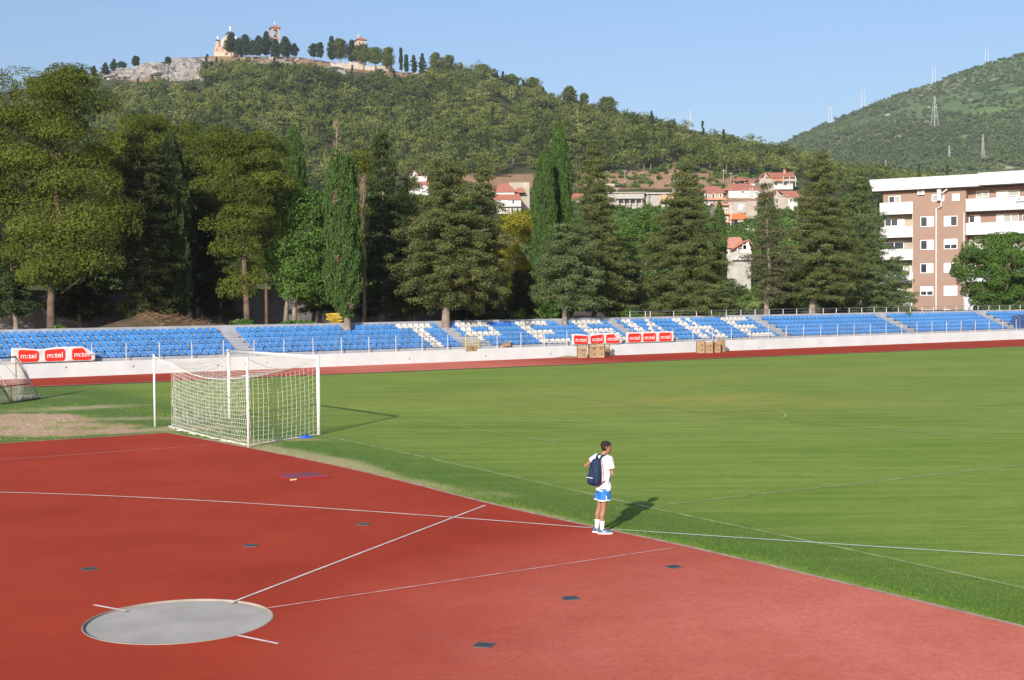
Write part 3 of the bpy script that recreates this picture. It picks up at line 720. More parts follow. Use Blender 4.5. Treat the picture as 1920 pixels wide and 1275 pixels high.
M['farhill'] = terrain_mat('far_hill_soil', (.25, .22, .12), (.085, .13, .045), (.55, .52, .47), .35)
ys = np.concatenate([np.linspace(150, 300, 24), np.linspace(306, 960, 190)])
X, Y = polar(-.52, .62, 420, ys); Zh = hill1(X, Y)
PX, PY = px_arr(X, Y, Zh)
def bx(PX, PY, x0, x1, y0, y1, s=8): return 1/(1+np.exp(-(PX-x0)/s))/(1+np.exp((PX-x1)/s))/(1+np.exp(-(PY-y0)/s*2))/(1+np.exp((PY-y1)/s*2))
bare_regions = [(540, 700, 100, 132, 8), (690, 800, 124, 142, 6), (380, 560, 100, 118, 6), (1080, 1330, 322, 352, 5), (1240, 1300, 306, 350, 5), (1300, 1440, 318, 345, 5), (860, 1010, 328, 352, 5), (690, 760, 128, 142, 5), (1340, 1500, 345, 520, 20), (240, 300, 140, 152, 5)]
def bare_at(PX, PY):
    b = np.zeros_like(PX)
    for r in bare_regions: b = np.maximum(b, bx(PX, PY, *r))
    return b
front = (Y < 890)
bare = np.clip(bare_at(PX, PY)*1.0+.12, 0, 1); rock = np.clip(.45*bx(PX, PY, 165, 400, 112, 152)+.30*bx(PX, PY, 430, 900, 105, 150)+.3*bx(PX, PY, 1090, 1110, 200, 225, 4), 0, 1)
hm = gridmesh('hill', X, Y, Zh, M['hill'], dict(bare=bare, rock=rock)); tag(hm, kind='structure')
# terrace behind the stand, from its parapet to the foot of the hill
M['litter'] = mat('needle_litter', (.05, .036, .022), .95, scale=.6, col2=(.13, .09, .052), bump=.6, bscale=6, detail=8)
ss, oo = np.meshgrid(np.linspace(-60, 190, 200), np.concatenate([np.linspace(4.665, 16, 24), np.linspace(18, 180, 40)]))
Xt = ss*WD.x+(WO+oo)*WN.x; Yt = ss*WD.y+(WO+oo)*WN.y
def terr(s, o):
    s = np.asarray(s, float); o = np.asarray(o, float)
    z = TERR+.12*np.sin(s*.6)*np.sin(o*.5)*np.clip((o-5)/3, 0, 1)
    z = z+.85*np.exp(-((s-27.5)/3.4)**2-((o-8.5)/2.4)**2)+.45*np.exp(-((s-8)/9)**2-((o-8)/3.)**2)+.4*np.exp(-((s-27)/2)**2-((o-7)/1.6)**2)
    return z
tm = gridmesh('upper_ground', Xt, Yt, terr(ss, oo), M['litter']); tag(tm, kind='structure')
X2, Y2 = polar(.10, .62, 220, np.linspace(800, 2100, 160)); Z2 = hill2(X2, Y2); PX2, PY2 = px_arr(X2, Y2, Z2)
rk = np.zeros_like(X2)
for x0, y0, x1, y1, w in [(1560, 245, 1700, 205, 9), (1700, 205, 1760, 200, 7), (1690, 170, 1735, 160, 5), (1770, 195, 1920, 168, 9), (1820, 215, 1920, 200, 7), (1800, 140, 1860, 122, 6), (1800, 235, 1830, 232, 5), (1840, 305, 1920, 320, 14), (1760, 330, 1920, 322, 10), (1720, 235, 1740, 232, 5)]:
    t = np.clip(((PX2-x0)*(x1-x0)+(PY2-y0)*(y1-y0))/((x1-x0)**2+(y1-y0)**2), 0, 1); d = np.hypot(PX2-x0-t*(x1-x0), (PY2-y0-t*(y1-y0))*1.6)
    rk = np.maximum(rk, .52*np.exp(-(d/w)**2)*(.75+.45*np.sin(X2*.09+Y2*.02)*np.sin(X2*.23)))
fh = gridmesh('far_hill', X2, Y2, Z2, M['farhill'], dict(bare=.35+.3*bx(PX2, PY2, 1800, 1930, 290, 330, 20)+.15*np.sin(X2*.02)*np.sin(Y2*.01), rock=rk)); tag(fh, kind='structure')
# ---- march a photo ray onto the first hill
def hit(x, y, fn=hill1, y0=200, y1=900, step=1.):
    d = ray(x, y)
    Yv = np.arange(y0, y1, step); t = Yv/d[1]; Xv = d[0]*t; Zv = HC+d[2]*t; h = fn(Xv, Yv); k = np.argmax(Zv <= h)
    if Zv[k] > h[k]: k = len(Yv)-1
    return Vector((Xv[k], Yv[k], float(h[k])))
# ================================================================ FOREST ON THE HILL (one wood)
rng = np.random.default_rng(11)
M['forest'] = leafmat('pine_wood_foliage', (.034, .054, .016), (.145, .175, .044), (.22, .235, .075), tr=.15)
def forest(n_try, name):
    u = rng.uniform(-.45, .50, n_try); Yf = np.sqrt(rng.uniform(230**2, 905**2, n_try)); Xf = u*Yf; Zf = hill1(Xf, Yf)
    px, py = px_arr(Xf, Yf, Zf); Yr = np.interp(u, R1[0], R1[2])
    ok = (Yf < Yr+6) & (px > 60) & (px < 1990)
    lim = np.interp(px, [0, 560, 620, 760, 860, 900, 1000, 1060, 1100, 1180, 1300, 1500, 1560, 1700, 1900], [520, 480, 350, 350, 340, 340, 345, 350, 338, 334, 330, 334, 350, 420, 450])
    ok &= py < lim
    # clearings: summit terrace, cliffs
    rid = np.interp(px, [0, 140, 250, 400, 560, 640, 760, 800, 830, 2000], [-99, 168, 168, 138, 143, 158, 164, 162, 138, 0])
    rid = np.where((px > 165) & (px < 385), 178, rid); ok &= py > rid
    ok &= rng.random(n_try) > bare_at(px, py)*.9
    Xf, Yf, Zf, px, py = [a[ok] for a in (Xf, Yf, Zf, px, py)]
    # thin: one tree per cell ~5.6 m
    cell = {}; keepi = []
    for i in range(len(Xf)):
        c = (int(Xf[i]/6.6), int(Yf[i]/7.5))
        if c in cell: continue
        cell[c] = 1; keepi.append(i)
    return [a[keepi] for a in (Xf, Yf, Zf, px, py)]
Xf, Yf, Zf, pxf, pyf = forest(60000, 'f'); NT = len(Xf); print('forest trees', NT)
def crown_cloud(X, Y, Z, H, Rr, kc, kl, size, rng, tint0, cyp=None, pal=.5):
    """for each tree several clumps, each with leaf quads; returns verts, tint"""
    N = len(X); base = np.stack([X, Y, Z], 1)
    d = rng.normal(size=(N, kc, 3)); d /= np.linalg.norm(d, axis=2)[..., None]
    r = rng.random((N, kc))**.5
    cx = d*r[..., None]*np.stack([Rr, Rr, H*.30], 1)[:, None, :]
    cx[..., 2] += (H*.64)[:, None]
    R = np.stack([Rr*.40, Rr*.40, Rr*.25], 1)[:, None, :]*rng.uniform(.7, 1.25, (N, kc, 1))
    if cyp is not None:
        c = cyp
        q = rng.random((N, kc)); cx[c, :, 0] = rng.normal(size=(c.sum(), kc))*.25; cx[c, :, 1] = 0; cx[c, :, 2] = (q[c]*.9+.06)*H[c][:, None]*1.25
        R[c] = np.array([.85, .85, 1.7])[None, None, :]*(1.1-q[c]*.7)[..., None]
    Cn = (base[:, None, :]+cx).reshape(-1, 3); R = R.reshape(-1, 3)
    V, t = leaves(Cn, R, kl, 1., up=.35, shell=.6, rng=rng)
    V = V.reshape(-1, 4, 3); cen = V.mean(1, keepdims=True); sc_ = np.repeat(np.repeat(size, kc), kl)[:, None, None]
    V = cen+(V-cen)*sc_
    t = np.clip(t*.7-.1+np.repeat(np.repeat(tint0, kc), kl), 0, 1)
    return V.reshape(-1, 3), t
Hf = rng.uniform(6.5, 12., NT); Rf = Hf*rng.uniform(.37, .52, NT)
cypf = rng.random(NT) < .06
gx = np.sin(Xf*.03+1)*np.sin(Yf*.02)+.5*np.sin(Xf*.09-Yf*.05)
tin = np.clip(.16+.14*gx+rng.normal(size=NT)*.22+np.interp(Yf, [300, 700], [0.05, .1]), -.15, .8); tin[cypf] = -.2
V, t = crown_cloud(Xf, Yf, Zf-.6, Hf, Rf, 12, 34, .27+Yf*.00035, rng, tin, cypf)
fo_ = fastmesh('pine_wood', V, 4, M['forest'], t); tag(fo_, 'pine wood covering the slope of the chapel hill', 'wood', None, 'stuff')
# grey-brown dead trees within the wood
# trunks of the wood (seen along its lower edge)
kk = MB(); sel = np.where((pyf > np.interp(pxf, [600, 1060, 1500], [300, 300, 285])) & (pxf > 600) & (pxf < 1560))[0]
for i in rng.permutation(sel)[:130]: kk.tube([(Xf[i], Yf[i], Zf[i]-1), (Xf[i]+rs.uniform(-.4, .4), Yf[i], Zf[i]+Hf[i]*.5)], [.22, .12], 4)
M['bark'] = mat('pine_bark', (.07, .048, .035), .95, scale=1.6, col2=(.15, .10, .07), bump=.8, bscale=9, detail=8)
M['bark_grey'] = mat('grey_bark', (.15, .12, .095), .95, scale=2, col2=(.27, .22, .175), bump=.8, bscale=10, detail=8)
o = kk.build('wood_trunks', M['bark_grey']); tag(o, 'slender trunks along the lower edge of the pine wood', 'trunks', None, 'stuff')
# shrubs and gardens around the village, one mass
M['shrub'] = leafmat('village_green', (.045, .09, .02), (.11, .18, .04), (.18, .23, .07), tr=.25)
n = 4600; u = rng.uniform(-.4, .42, n); Ys_ = rng.uniform(180, 520, n); Xs_ = u*Ys_; Zs_ = np.where(Ys_ > 215, hill1(Xs_, Ys_), TERR); px, py = px_arr(Xs_, Ys_, Zs_)
lim = np.interp(px, [0, 560, 620, 760, 860, 900, 1000, 1060, 1100, 1180, 1300, 1500, 1560, 1700, 1900], [520, 480, 350, 350, 350, 352, 352, 355, 350, 355, 352, 355, 360, 420, 450])
ok = (py > lim) & (px > 100) & (px < 1960)
ok &= ~((px > 1335) & (px < 1500) & (py < 430) & (rng.random(n) < .8)); ok &= ~((px > 905) & (px < 1000) & (py < 402)); ok &= ~((px > 1130) & (px < 1270) & (py < 392)); ok &= ~((px > 1350) & (px < 1415) & (py > 480) & (py < 492)); ok &= ~((px > 760) & (px < 810) & (py < 370) & (py > 0))
ok &= ~((px > 1600) & (Ys_ < 210)); ok &= rng.random(n) < .75
Xs_, Ys_, Zs_ = Xs_[ok], Ys_[ok], Zs_[ok]; N = len(Xs_); Hs = rng.uniform(1.8, 5.2, N)*np.where(Ys_ > 300, .8, 1); Rs = Hs*rng.uniform(.45, .7, N)
# extra green belts among the houses
n = 900; pxg = rng.uniform(1130, 1500, n); pyg = rng.uniform(392, 500, n); EX = []
for a_, b_ in zip(pxg, pyg):
    if (1340 < a_ < 1412 and b_ < 442) or (1362 < a_ < 1425 and b_ < 418) or (1352 < a_ < 1412 and 462 < b_ < 492) or (a_ > 1448 and b_ < 402) or (a_ < 1265 and b_ < 398): continue
    q = hit(a_, b_, step=4.); EX.append(q)
EX = np.array([tuple(q) for q in EX]); n2 = len(EX); Xs_ = np.concatenate([Xs_, EX[:, 0]]); Ys_ = np.concatenate([Ys_, EX[:, 1]]); Zs_ = np.concatenate([Zs_, EX[:, 2]]); Hs = np.concatenate([Hs, rng.uniform(1.6, 4.0, n2)]); Rs = Hs*rng.uniform(.5, .75, N+n2); N = N+n2
V, t = crown_cloud(Xs_, Ys_, Zs_-Hs*.25, Hs, Rs, 8, 26, .24+Ys_*.0005, rng, np.clip(rng.normal(size=N)*.2+.25, 0, .8))
tag(fastmesh('village_shrubs', V, 4, M['shrub'], t), 'mixed green shrubs and gardens around the hillside houses', 'shrubs', None, 'stuff')
n = 5200; u = rng.uniform(.03, .25, n); Yb_ = rng.uniform(300, 620, n); Xb_ = u*Yb_; Zb_ = hill1(Xb_, Yb_); px, py = px_arr(Xb_, Yb_, Zb_)
ok = (bare_at(px, py) > .3) & (py < 356) & (rng.random(n) < .55); Xb_, Yb_, Zb_ = Xb_[ok], Yb_[ok], Zb_[ok]; N = len(Xb_); Hs = rng.uniform(.7, 3.2, N); Rs = Hs*rng.uniform(.5, .9, N)
V, t = crown_cloud(Xb_, Yb_, Zb_-Hs*.3, Hs, Rs, 6, 14, np.full(N, .42), rng, np.clip(rng.normal(size=N)*.25+.3, 0, .9))
tag(fastmesh('slope_scrub', V, 4, M['shrub'], t), 'scattered scrub on the dry earth between wood and houses', 'scrub', None, 'stuff')
M['rubblestone'] = mat('slope_stone', (.30, .26, .21), .95, .25, .6); kk = MB(); rq = random.Random(17)
for i in range(200):
    P = hit(rq.uniform(1085, 1450), rq.uniform(318, 352), step=3.); q = rq.uniform(.25, 1.1); a0 = rq.uniform(0, 3)
    kk.add([(P.x+q*rq.uniform(.6, 1.3)*math.cos(a0+w_), P.y+q*rq.uniform(.6, 1.3)*math.sin(a0+w_), P.z-.2) for w_ in (0, 1.57, 3.14, 4.7)]+[(P.x+rq.uniform(-.3, .3)*q, P.y, P.z+q*rq.uniform(.10, .32))], [(0, 1, 4), (1, 2, 4), (2, 3, 4), (3, 0, 4)])
tag(kk.build('slope_rocks', M['rubblestone']), 'loose rocks on the dry earth below the wood', 'rocks', None, 'stuff')
# bushes on the far hill
M['maquis'] = leafmat('maquis_green', (.07, .10, .042), (.13, .17, .065), (.19, .21, .095), tr=.1)
n = 21000; u = rng.uniform(.14, .47, n); Yq = rng.uniform(900, 1760, n); Xq = u*Yq; Zq = hill2(Xq, Yq); px, py = px_arr(Xq, Yq, Zq)
rkp = np.zeros(n)
for x0, y0, x1, y1, w in [(1560, 245, 1700, 205, 8), (1770, 195, 1920, 168, 9), (1820, 215, 1920, 200, 6), (1840, 305, 1920, 320, 12), (1760, 330, 1920, 322, 8), (1690, 170, 1735, 160, 4)]:
    tt = np.clip(((px-x0)*(x1-x0)+(py-y0)*(y1-y0))/((x1-x0)**2+(y1-y0)**2), 0, 1); rkp = np.maximum(rkp, np.exp(-((px-x0-tt*(x1-x0))**2+((py-y0-tt*(y1-y0))*1.6)**2)/w**2))
dens = .52+.35*np.sin(Xq*.013+1.3)*np.sin(Yq*.011)+.35*(py > 235)
ok = (px > 1420) & (px < 1990) & (py < 350) & (rng.random(n) > rkp*.95) & (rng.random(n) < dens)
Xq, Yq, Zq, py = Xq[ok], Yq[ok], Zq[ok], py[ok]; N = len(Xq); Hq = rng.uniform(2.2, 5., N)*np.interp(py, [180, 290], [.9, 1.7]); Rq = Hq*.62*rng.uniform(.7, 1.6, N)
V, t = crown_cloud(Xq, Yq, Zq-.8, Hq, Rq, 5, 14, np.full(N, .95), rng, np.clip(.2+.2*np.sin(Xq*.02)*np.sin(Yq*.013)+rng.normal(size=N)*.14, 0, .8))
tag(fastmesh('far_hill_bushes', V, 4, M['maquis'], t), 'low bushes and pines covering the hazy hill on the right', 'bushes', None, 'stuff')
# ---- limestone outcrops under the summit
M['rock'] = mat('limestone', (.15, .14, .125), .95, scale=.35, col2=(.36, .34, .31), bump=1., bscale=1.2, detail=12)
def outcrop(x0, x1, ytop, ybot, Yd, depth, label, seed, reach=None):
    """ytop: list of (x, y) px outline of the crest"""
    nx, nz_ = 110, 48; m = Yd/F; L = (x1-x0)*m; V = []; rq = random.Random(seed)
    t = thing('rock_outcrop', label, 'rock', aty((x0+x1)/2, ybot, Yd))
    org = t.location; xsx = [p[0] for p in ytop]; ysy = [p[1] for p in ytop]
    Xg = np.zeros((nz_, nx)); Yg = Xg.copy(); Zg = Xg.copy()
    for i in range(nx):
        x = x0+(x1-x0)*i/(nx-1); top = np.interp(x, xsx, ysy)
        base = hit(x, ybot, step=2.)
        Yr_ = float(np.interp(base.x/base.y, R1[0], R1[2])) if reach is None else base.y+reach
        for j in range(nz_):
            f = j/(nz_-1); y = ybot+(top-ybot)*min(1, f/.85); back = max(0, (f-.85)/.15)
            Yv = base.y+(Yr_-base.y)*(f**1.6)*.75; P = aty(x, y, Yv)
            r1 = noise.fractal(Vector((P.x*.10, P.z*.22, seed)), 1., 2.2, 5); r2 = abs(noise.noise(Vector((P.x*.3, P.z*.7, seed*3))))
            led = noise.noise(Vector((P.x*.05, P.z*.5, 9+seed))); edge = min(1, min(i, nx-1-i)/5)
            zt_ = float(hill1(P.x, Yv)); zz = max(P.z, zt_+.4)-(1-edge)*3.5-back*2+r1*.9*edge-(1.5 if j == 0 else 0)
            Xg[j, i], Yg[j, i], Zg[j, i] = P.x-org.x+r2*1.5, Yv-org.y+(-6.5*r1+5.0*r2-5.*led)*edge+back*4, zz-org.z
    o = gridmesh('rock_face', Xg, Yg, Zg, M['rock'], parent=t, smooth=False); return t
outcrop(170, 322, [(170, 145), (195, 133), (235, 128), (255, 120), (300, 117), (322, 124)], 149, 872, 14, 'long pale limestone cliff on the far left below the summit', 1)
outcrop(314, 398, [(314, 125), (325, 112), (345, 107), (380, 108), (398, 110)], 152, 868, 14, 'tall pale limestone cliff just left of the chapel slope', 2)
outcrop(470, 560, [(470, 110), (500, 108), (530, 110), (560, 112)], 122, 880, 8, 'low rocky ledge beneath the dark summit trees', 3)
outcrop(598, 650, [(598, 128), (620, 124), (650, 128)], 141, 868, 7, 'small rocky ledge below the dry summit bank', 4)
outcrop(1258, 1300, [(1258, 342), (1275, 332), (1290, 334), (1300, 345)], 362, hit(1280, 362).y-6, 5, 'rocky outcrop above the orange flat roofed house', 5, reach=26)
# ================================================================ TREES
def barkpick(kind): return M['bark'] if kind in ('pine',) else M['bark_grey']
LM = dict(
 cedar=leafmat('cedar_foliage', (.042, .058, .022), (.13, .15, .05), (.19, .205, .075), tr=.15),
 cedar_light=leafmat('pale_cedar_foliage', (.05, .08, .034), (.125, .17, .065), (.18, .215, .09), tr=.18),
 cypress=leafmat('cypress_foliage', (.032, .065, .02), (.08, .135, .036), (.13, .185, .055), tr=.15),
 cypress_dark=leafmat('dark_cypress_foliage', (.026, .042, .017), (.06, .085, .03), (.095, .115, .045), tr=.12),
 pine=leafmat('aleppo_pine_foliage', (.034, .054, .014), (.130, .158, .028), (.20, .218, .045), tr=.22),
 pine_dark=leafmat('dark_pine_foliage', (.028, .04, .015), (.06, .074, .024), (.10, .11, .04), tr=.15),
 pine_yellow=leafmat('yellow_pine_foliage', (.14, .15, .016), (.28, .26, .03), (.36, .33, .05), tr=.25),
 broad=leafmat('broadleaf_foliage', (.05, .105, .022), (.11, .19, .042), (.16, .25, .06), tr=.3),
 brownish=leafmat('thin_brown_foliage', (.055, .068, .034), (.125, .13, .06), (.19, .17, .10), tr=.18),
 dead=leafmat('dead_twigs', (.13, .09, .06), (.22, .16, .11), (.28, .2, .14), tr=.05),
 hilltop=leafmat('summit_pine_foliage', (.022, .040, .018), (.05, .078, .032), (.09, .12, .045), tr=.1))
TOT = []
def tree(kind, px, off, ytop, ycrown, outline, label, leaf=None, seed=0, trunk_w=10, base=None, fill=1., catg='tree', name=None, Yabs=None, lean=0, limbs=True, lsize=1., group=None, extra_trunks=(), ps=1.):
    """px: trunk foot in photo px; outline: [(y, xleft, xright)...] crown silhouette in photo px, top to bottom"""
    r = np.random.default_rng(100+seed); rq = random.Random(seed)
    if Yabs is None:
        s = s_of(px, off); P = st(s, off); P.z = base if base is not None else float(terr(s, off))
    else: P = aty(px, 500, Yabs); P.z = base
    Yd = P.y; m = Yd/F
    t = thing(name or kind+'_tree', label, catg, P, 0, group)
    oy = np.array([o[0] for o in outline], float); xl = np.array([o[1] for o in outline], float); xr = np.array([o[2] for o in outline], float)
    def prof(y): return np.interp(y, oy, (xl+xr)/2), np.interp(y, oy, (xr-xl)/2)
    def loc(x, y): q = aty(x, y, Yd); return q-P
    zt = loc(px, oy[0]).z; zb = loc(px, oy[-1]).z
    # trunk
    k = MB(); r0 = trunk_w*m/2; top = loc(*[prof(oy[0]+(oy[-1]-oy[0])*.12)[0], oy[0]+(oy[-1]-oy[0])*.12])
    mid = loc(prof(oy[-1]-(oy[-1]-oy[0])*.25)[0], oy[-1]-(oy[-1]-oy[0])*.25)
    pts = [Vector((0, 0, -.3)), Vector((0, 0, .15)), Vector((lean*.3, 0, max(.4, zb*.6))), Vector((mid.x*.7+lean*.3, 0, mid.z)), Vector((top.x, 0, top.z))]
    rad_ = [r0*1.5, r0*1.15, r0, r0*.7, r0*.12]
    k.tube(pts, rad_, 9)
    Cn, R = [], []
    ca = 1.
    if kind == 'cedar':
        nlev = max(7, int((zt-zb)/.62))
        for li in range(nlev):
            f = (li+.5)/nlev; y = oy[0]+(oy[-1]-oy[0])*f; cxp, hw = prof(y); c = loc(cxp, y); w = max(.25, hw*m)*(1+.22*noise.noise(Vector((f*9, seed*1.7, 0)))+rq.uniform(-.1, .1)); c.x += w*.10*noise.noise(Vector((seed*2.3, f*6, 0)))
            nb = 6+int(w*1.9); a0 = rq.random()*6.28
            for bi in range(nb):
                a = a0+2*math.pi*bi/nb+rq.uniform(-.35, .35); L = w*rq.choice([rq.uniform(.5, .85), rq.uniform(.85, 1.16)]); rise = rq.uniform(.0, .16)*L; dr_ = rq.uniform(.3, 1.5)
                zz = c.z+rq.uniform(-.24, .24)
                nseg = max(1, int(L/.52)); prev = None
                for q in range(nseg):
                    g = (q+.9)/nseg
                    if g < .30 and rq.random() < .6: continue
                    dz = rise*g-.30*L*g*g*.6*dr_
                    side = rq.uniform(-.28, .28)*g
                    Cn.append((c.x+math.cos(a+side)*L*g, math.sin(a+side)*L*g*.95, zz+dz)); R.append((.50*rq.uniform(.8, 1.25), .50, .17+.07*rq.random()))
                if limbs and bi % 2 == 0 and L > .9: k.tube([(c.x*.9, 0, zz-.15), (c.x+math.cos(a)*L*.5, math.sin(a)*L*.5, zz), (c.x+math.cos(a)*L*.85, math.sin(a)*L*.85, zz+rise-.1*L)], [.055, .04, .015], 4)
        Cn = np.array(Cn); R = np.array(R); V, tn = leaves(Cn, R, int(90*fill/lsize**2), .075*lsize, up=.35, shell=.3, rng=r, outward=.6)
        # drooping twig tips
        V2, t2 = leaves(Cn-np.array([0, 0, .16]), R*np.array([.95, .95, 1.3]), int(36*fill/lsize**2), .072*lsize, up=.1, shell=.3, rng=r, outward=.5)
        V = np.concatenate([V, V2]); tn = np.concatenate([tn, t2])
    elif kind in ('pine', 'broad'):
        vol = 0; npad = 0; H = oy[-1]-oy[0]
        area = float(np_trapz((xr-xl)*m, oy*m)); npad = int(area*(1.75/ps**1.6 if kind == 'pine' else 2.6)*fill)
        pr = .95*ps if kind == 'pine' else .72
        for i in range(npad):
            y = oy[0]+H*rq.random(); cxp, hw = prof(y)
            if rq.random() > (hw/ max((xr-xl)/2))**.6+.1: continue
            w = max(.1, hw*m-pr*.35); a = rq.uniform(0, 2*math.pi); rr_ = w*(rq.random()**.42)
            c = loc(cxp, y); pr_ = pr*rq.uniform(.65, 1.3)
            zc = min(c.z, zt-pr_*.45)
            Cn.append((c.x+math.cos(a)*rr_, math.sin(a)*rr_, zc)); R.append((pr_*1.15, pr_*1.15, pr_*(.78 if kind == 'pine' else .8)))
            if limbs and i % 12 == 0:
                pz = max(zb*.8, zc-1.6*rr_*.6-.5); k.tube([(mid.x*.7, 0, pz), (mid.x*.4+(Cn[-1][0])*.6, Cn[-1][1]*.55, (pz+zc)/2+.1), (Cn[-1][0], Cn[-1][1], zc)], [.07, .045, .015], 5)
        Cn = np.array(Cn); R = np.array(R)
        V, tn = leaves(Cn, R, int((620*ps**1.8 if kind == 'pine' else 330)/lsize**2), (.082 if kind == 'pine' else .088)*lsize, up=.35, shell=.72, rng=r, outward=.75 if kind == 'pine' else .55, upper=(kind == 'pine'), flat=.8 if kind == 'pine' else 1.3)
    elif kind == 'cypress':
        H = zt-zb; n_ = int(2600*fill*(H*max((xr-xl))*m/2)/6/lsize**2)
        f = r.random(n_)**.85; y = oy[0]+(oy[-1]-oy[0])*f; a = r.uniform(0, 2*math.pi, n_)
        cxp = np.interp(y, oy, (xl+xr)/2); hw = np.interp(y, oy, (xr-xl)/2)*m
        Pq = aty(0, 0, Yd); d0 = [aty(cx_, y_, Yd) for cx_, y_ in zip(cxp[:1], y[:1])]
        cx3 = (cxp-960)/F*Yd-P.x + 0; 
        x00 = aty(960, 500, Yd).x; cx3 = x00+(cxp-960)*m-P.x
        zz = np.array([aty(px, yy_, Yd).z for yy_ in np.linspace(oy[0], oy[-1], 50)]); zz = np.interp(y, np.linspace(oy[0], oy[-1], 50), zz)-P.z
        rip = 1+.13*np.sin(a*5+zz*1.1+seed)+.10*np.sin(a*9-zz*2.3)+.10*np.sin(zz*3+a*2)+.06*np.sin(zz*7+a*3)
        rad2 = hw*rip*(.72+.30*r.random(n_)**.5)
        cc = np.stack([cx3+np.cos(a)*rad2, np.sin(a)*rad2, zz], 1)
        Cn = cc; R = np.full((n_, 3), .12)*np.array([1, 1, 3.2])
        V, tn = leaves(Cn, R, 11, .075*lsize, up=.3, shell=.1, rng=r, outward=.4)
        V = V.reshape(-1, 4, 3); cen = V.mean(1, keepdims=True); V = cen+(V-cen)*np.array([.8, .8, 1.7]); V = V.reshape(-1, 3)
    for (ex, ew, ey) in extra_trunks:
        q = loc(ex, ey); k.tube([(q.x, .4, -.3), (q.x+.1, .3, zb*.6), (q.x*.6+.1, .1, mid.z)], [ew*m*.7, ew*m*.5, .04], 7)
    k.build('trunk', barkpick(kind), t, smooth=True); TOT.append(len(tn))
    lm = LM[leaf or kind]
    fastmesh('crown', V, 4, lm, tn, t)
    return t
tr_list = []
def T(*a, **k): tr_list.append((a, k))
# big pine on the left
T('pine', 96, 9, 135, 530, [(132, 20, 140), (155, -20, 190), (200, -40, 212), (250, -50, 215), (300, -50, 205), (340, -50, 215), (380, -20, 225), (420, 0, 240), (470, 5, 250), (510, 20, 215), (532, 60, 130)], 'huge olive green pine with cloud shaped boughs at the left edge', seed=1, trunk_w=14, fill=1.0, ps=1.5)
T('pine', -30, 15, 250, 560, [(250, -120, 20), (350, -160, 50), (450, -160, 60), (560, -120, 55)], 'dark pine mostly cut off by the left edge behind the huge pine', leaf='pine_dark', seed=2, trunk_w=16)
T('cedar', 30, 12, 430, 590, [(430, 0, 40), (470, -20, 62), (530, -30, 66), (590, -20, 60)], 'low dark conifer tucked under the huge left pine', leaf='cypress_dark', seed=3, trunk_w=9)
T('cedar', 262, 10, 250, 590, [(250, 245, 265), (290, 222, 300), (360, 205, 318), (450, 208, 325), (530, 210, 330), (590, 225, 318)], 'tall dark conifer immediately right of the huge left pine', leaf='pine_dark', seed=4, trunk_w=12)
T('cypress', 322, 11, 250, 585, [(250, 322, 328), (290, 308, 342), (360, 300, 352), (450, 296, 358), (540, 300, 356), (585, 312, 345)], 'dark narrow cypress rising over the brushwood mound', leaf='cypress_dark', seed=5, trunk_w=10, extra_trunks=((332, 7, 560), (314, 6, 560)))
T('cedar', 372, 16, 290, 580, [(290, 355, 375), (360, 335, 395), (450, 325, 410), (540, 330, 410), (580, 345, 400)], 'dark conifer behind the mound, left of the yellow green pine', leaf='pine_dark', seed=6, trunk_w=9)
T('pine', 464, 6.6, 245, 478, [(245, 400, 455), (275, 375, 500), (310, 362, 530), (350, 370, 540), (400, 388, 525), (440, 400, 500), (478, 420, 490)], 'yellow green umbrella pine with bare leaning reddish trunk', seed=7, trunk_w=11, lean=-.3, fill=1.2)
T('pine', 470, 6.9, 490, 562, [(490, 425, 475), (510, 408, 495), (535, 412, 500), (562, 430, 482)], 'small low pine bough tree at the foot of the leaning pine', seed=8, trunk_w=5)
T('pine', 300, 26, 225, 420, [(222, 225, 300), (250, 200, 390), (300, 195, 420), (380, 195, 425), (430, 205, 410)], 'rounded pine crown filling the gap behind the dark conifers', seed=9, trunk_w=12)
T('pine', 515, 20, 225, 420, [(246, 440, 520), (290, 425, 552), (350, 430, 560), (430, 440, 560)], 'pine standing behind the leaning pine, in shade below', seed=10, trunk_w=10)
T('broad', 552, 7.2, 356, 560, [(356, 548, 590), (375, 528, 618), (410, 520, 628), (450, 510, 632), (500, 500, 628), (540, 510, 618), (562, 560, 605)], 'round leafy green broadleaf tree with thin pale trunks', seed=11, trunk_w=8, extra_trunks=((532, 8, 540),), fill=1.3)
T('cypress', 556, 30, 236, 400, [(236, 552, 556), (262, 541, 568), (300, 538, 574), (360, 537, 577), (400, 540, 575)], 'slim bright cypress poking up behind the broadleaf tree', seed=12, trunk_w=6)
T('cypress', 651, 3.75, 285, 588, [(285, 628, 632), (300, 624, 660), (340, 620, 668), (420, 615, 674), (500, 613, 680), (550, 616, 672), (575, 630, 660), (588, 643, 658)], 'forked front cypress with brown dead patches, trunk among the seats', seed=13, trunk_w=13, base=2.3)
T('cedar', 716, 9, 245, 588, [(245, 712, 718), (275, 698, 732), (330, 688, 748), (400, 680, 765), (470, 676, 775), (540, 682, 772), (588, 700, 760)], 'tall dark spire shaped cypress right of the forked cypress', leaf='cypress_dark', seed=14, trunk_w=11)
T('cedar', 775, 10, 330, 590, [(330, 760, 778), (380, 745, 800), (450, 732, 815), (530, 725, 820), (590, 735, 810)], 'bushy mid green conifer between the spire and the great cedar', leaf='cedar', seed=15, trunk_w=9)
T('cedar', 836, 3.9, 296, 572, [(296, 822, 848), (315, 795, 875), (345, 792, 886), (380, 778, 900), (430, 765, 925), (470, 745, 948), (500, 728, 958), (530, 738, 950), (555, 760, 920), (574, 800, 870)], 'great spreading cedar with tiered boughs, trunk rising in the second aisle', seed=16, trunk_w=15, base=2.0, fill=1.15)
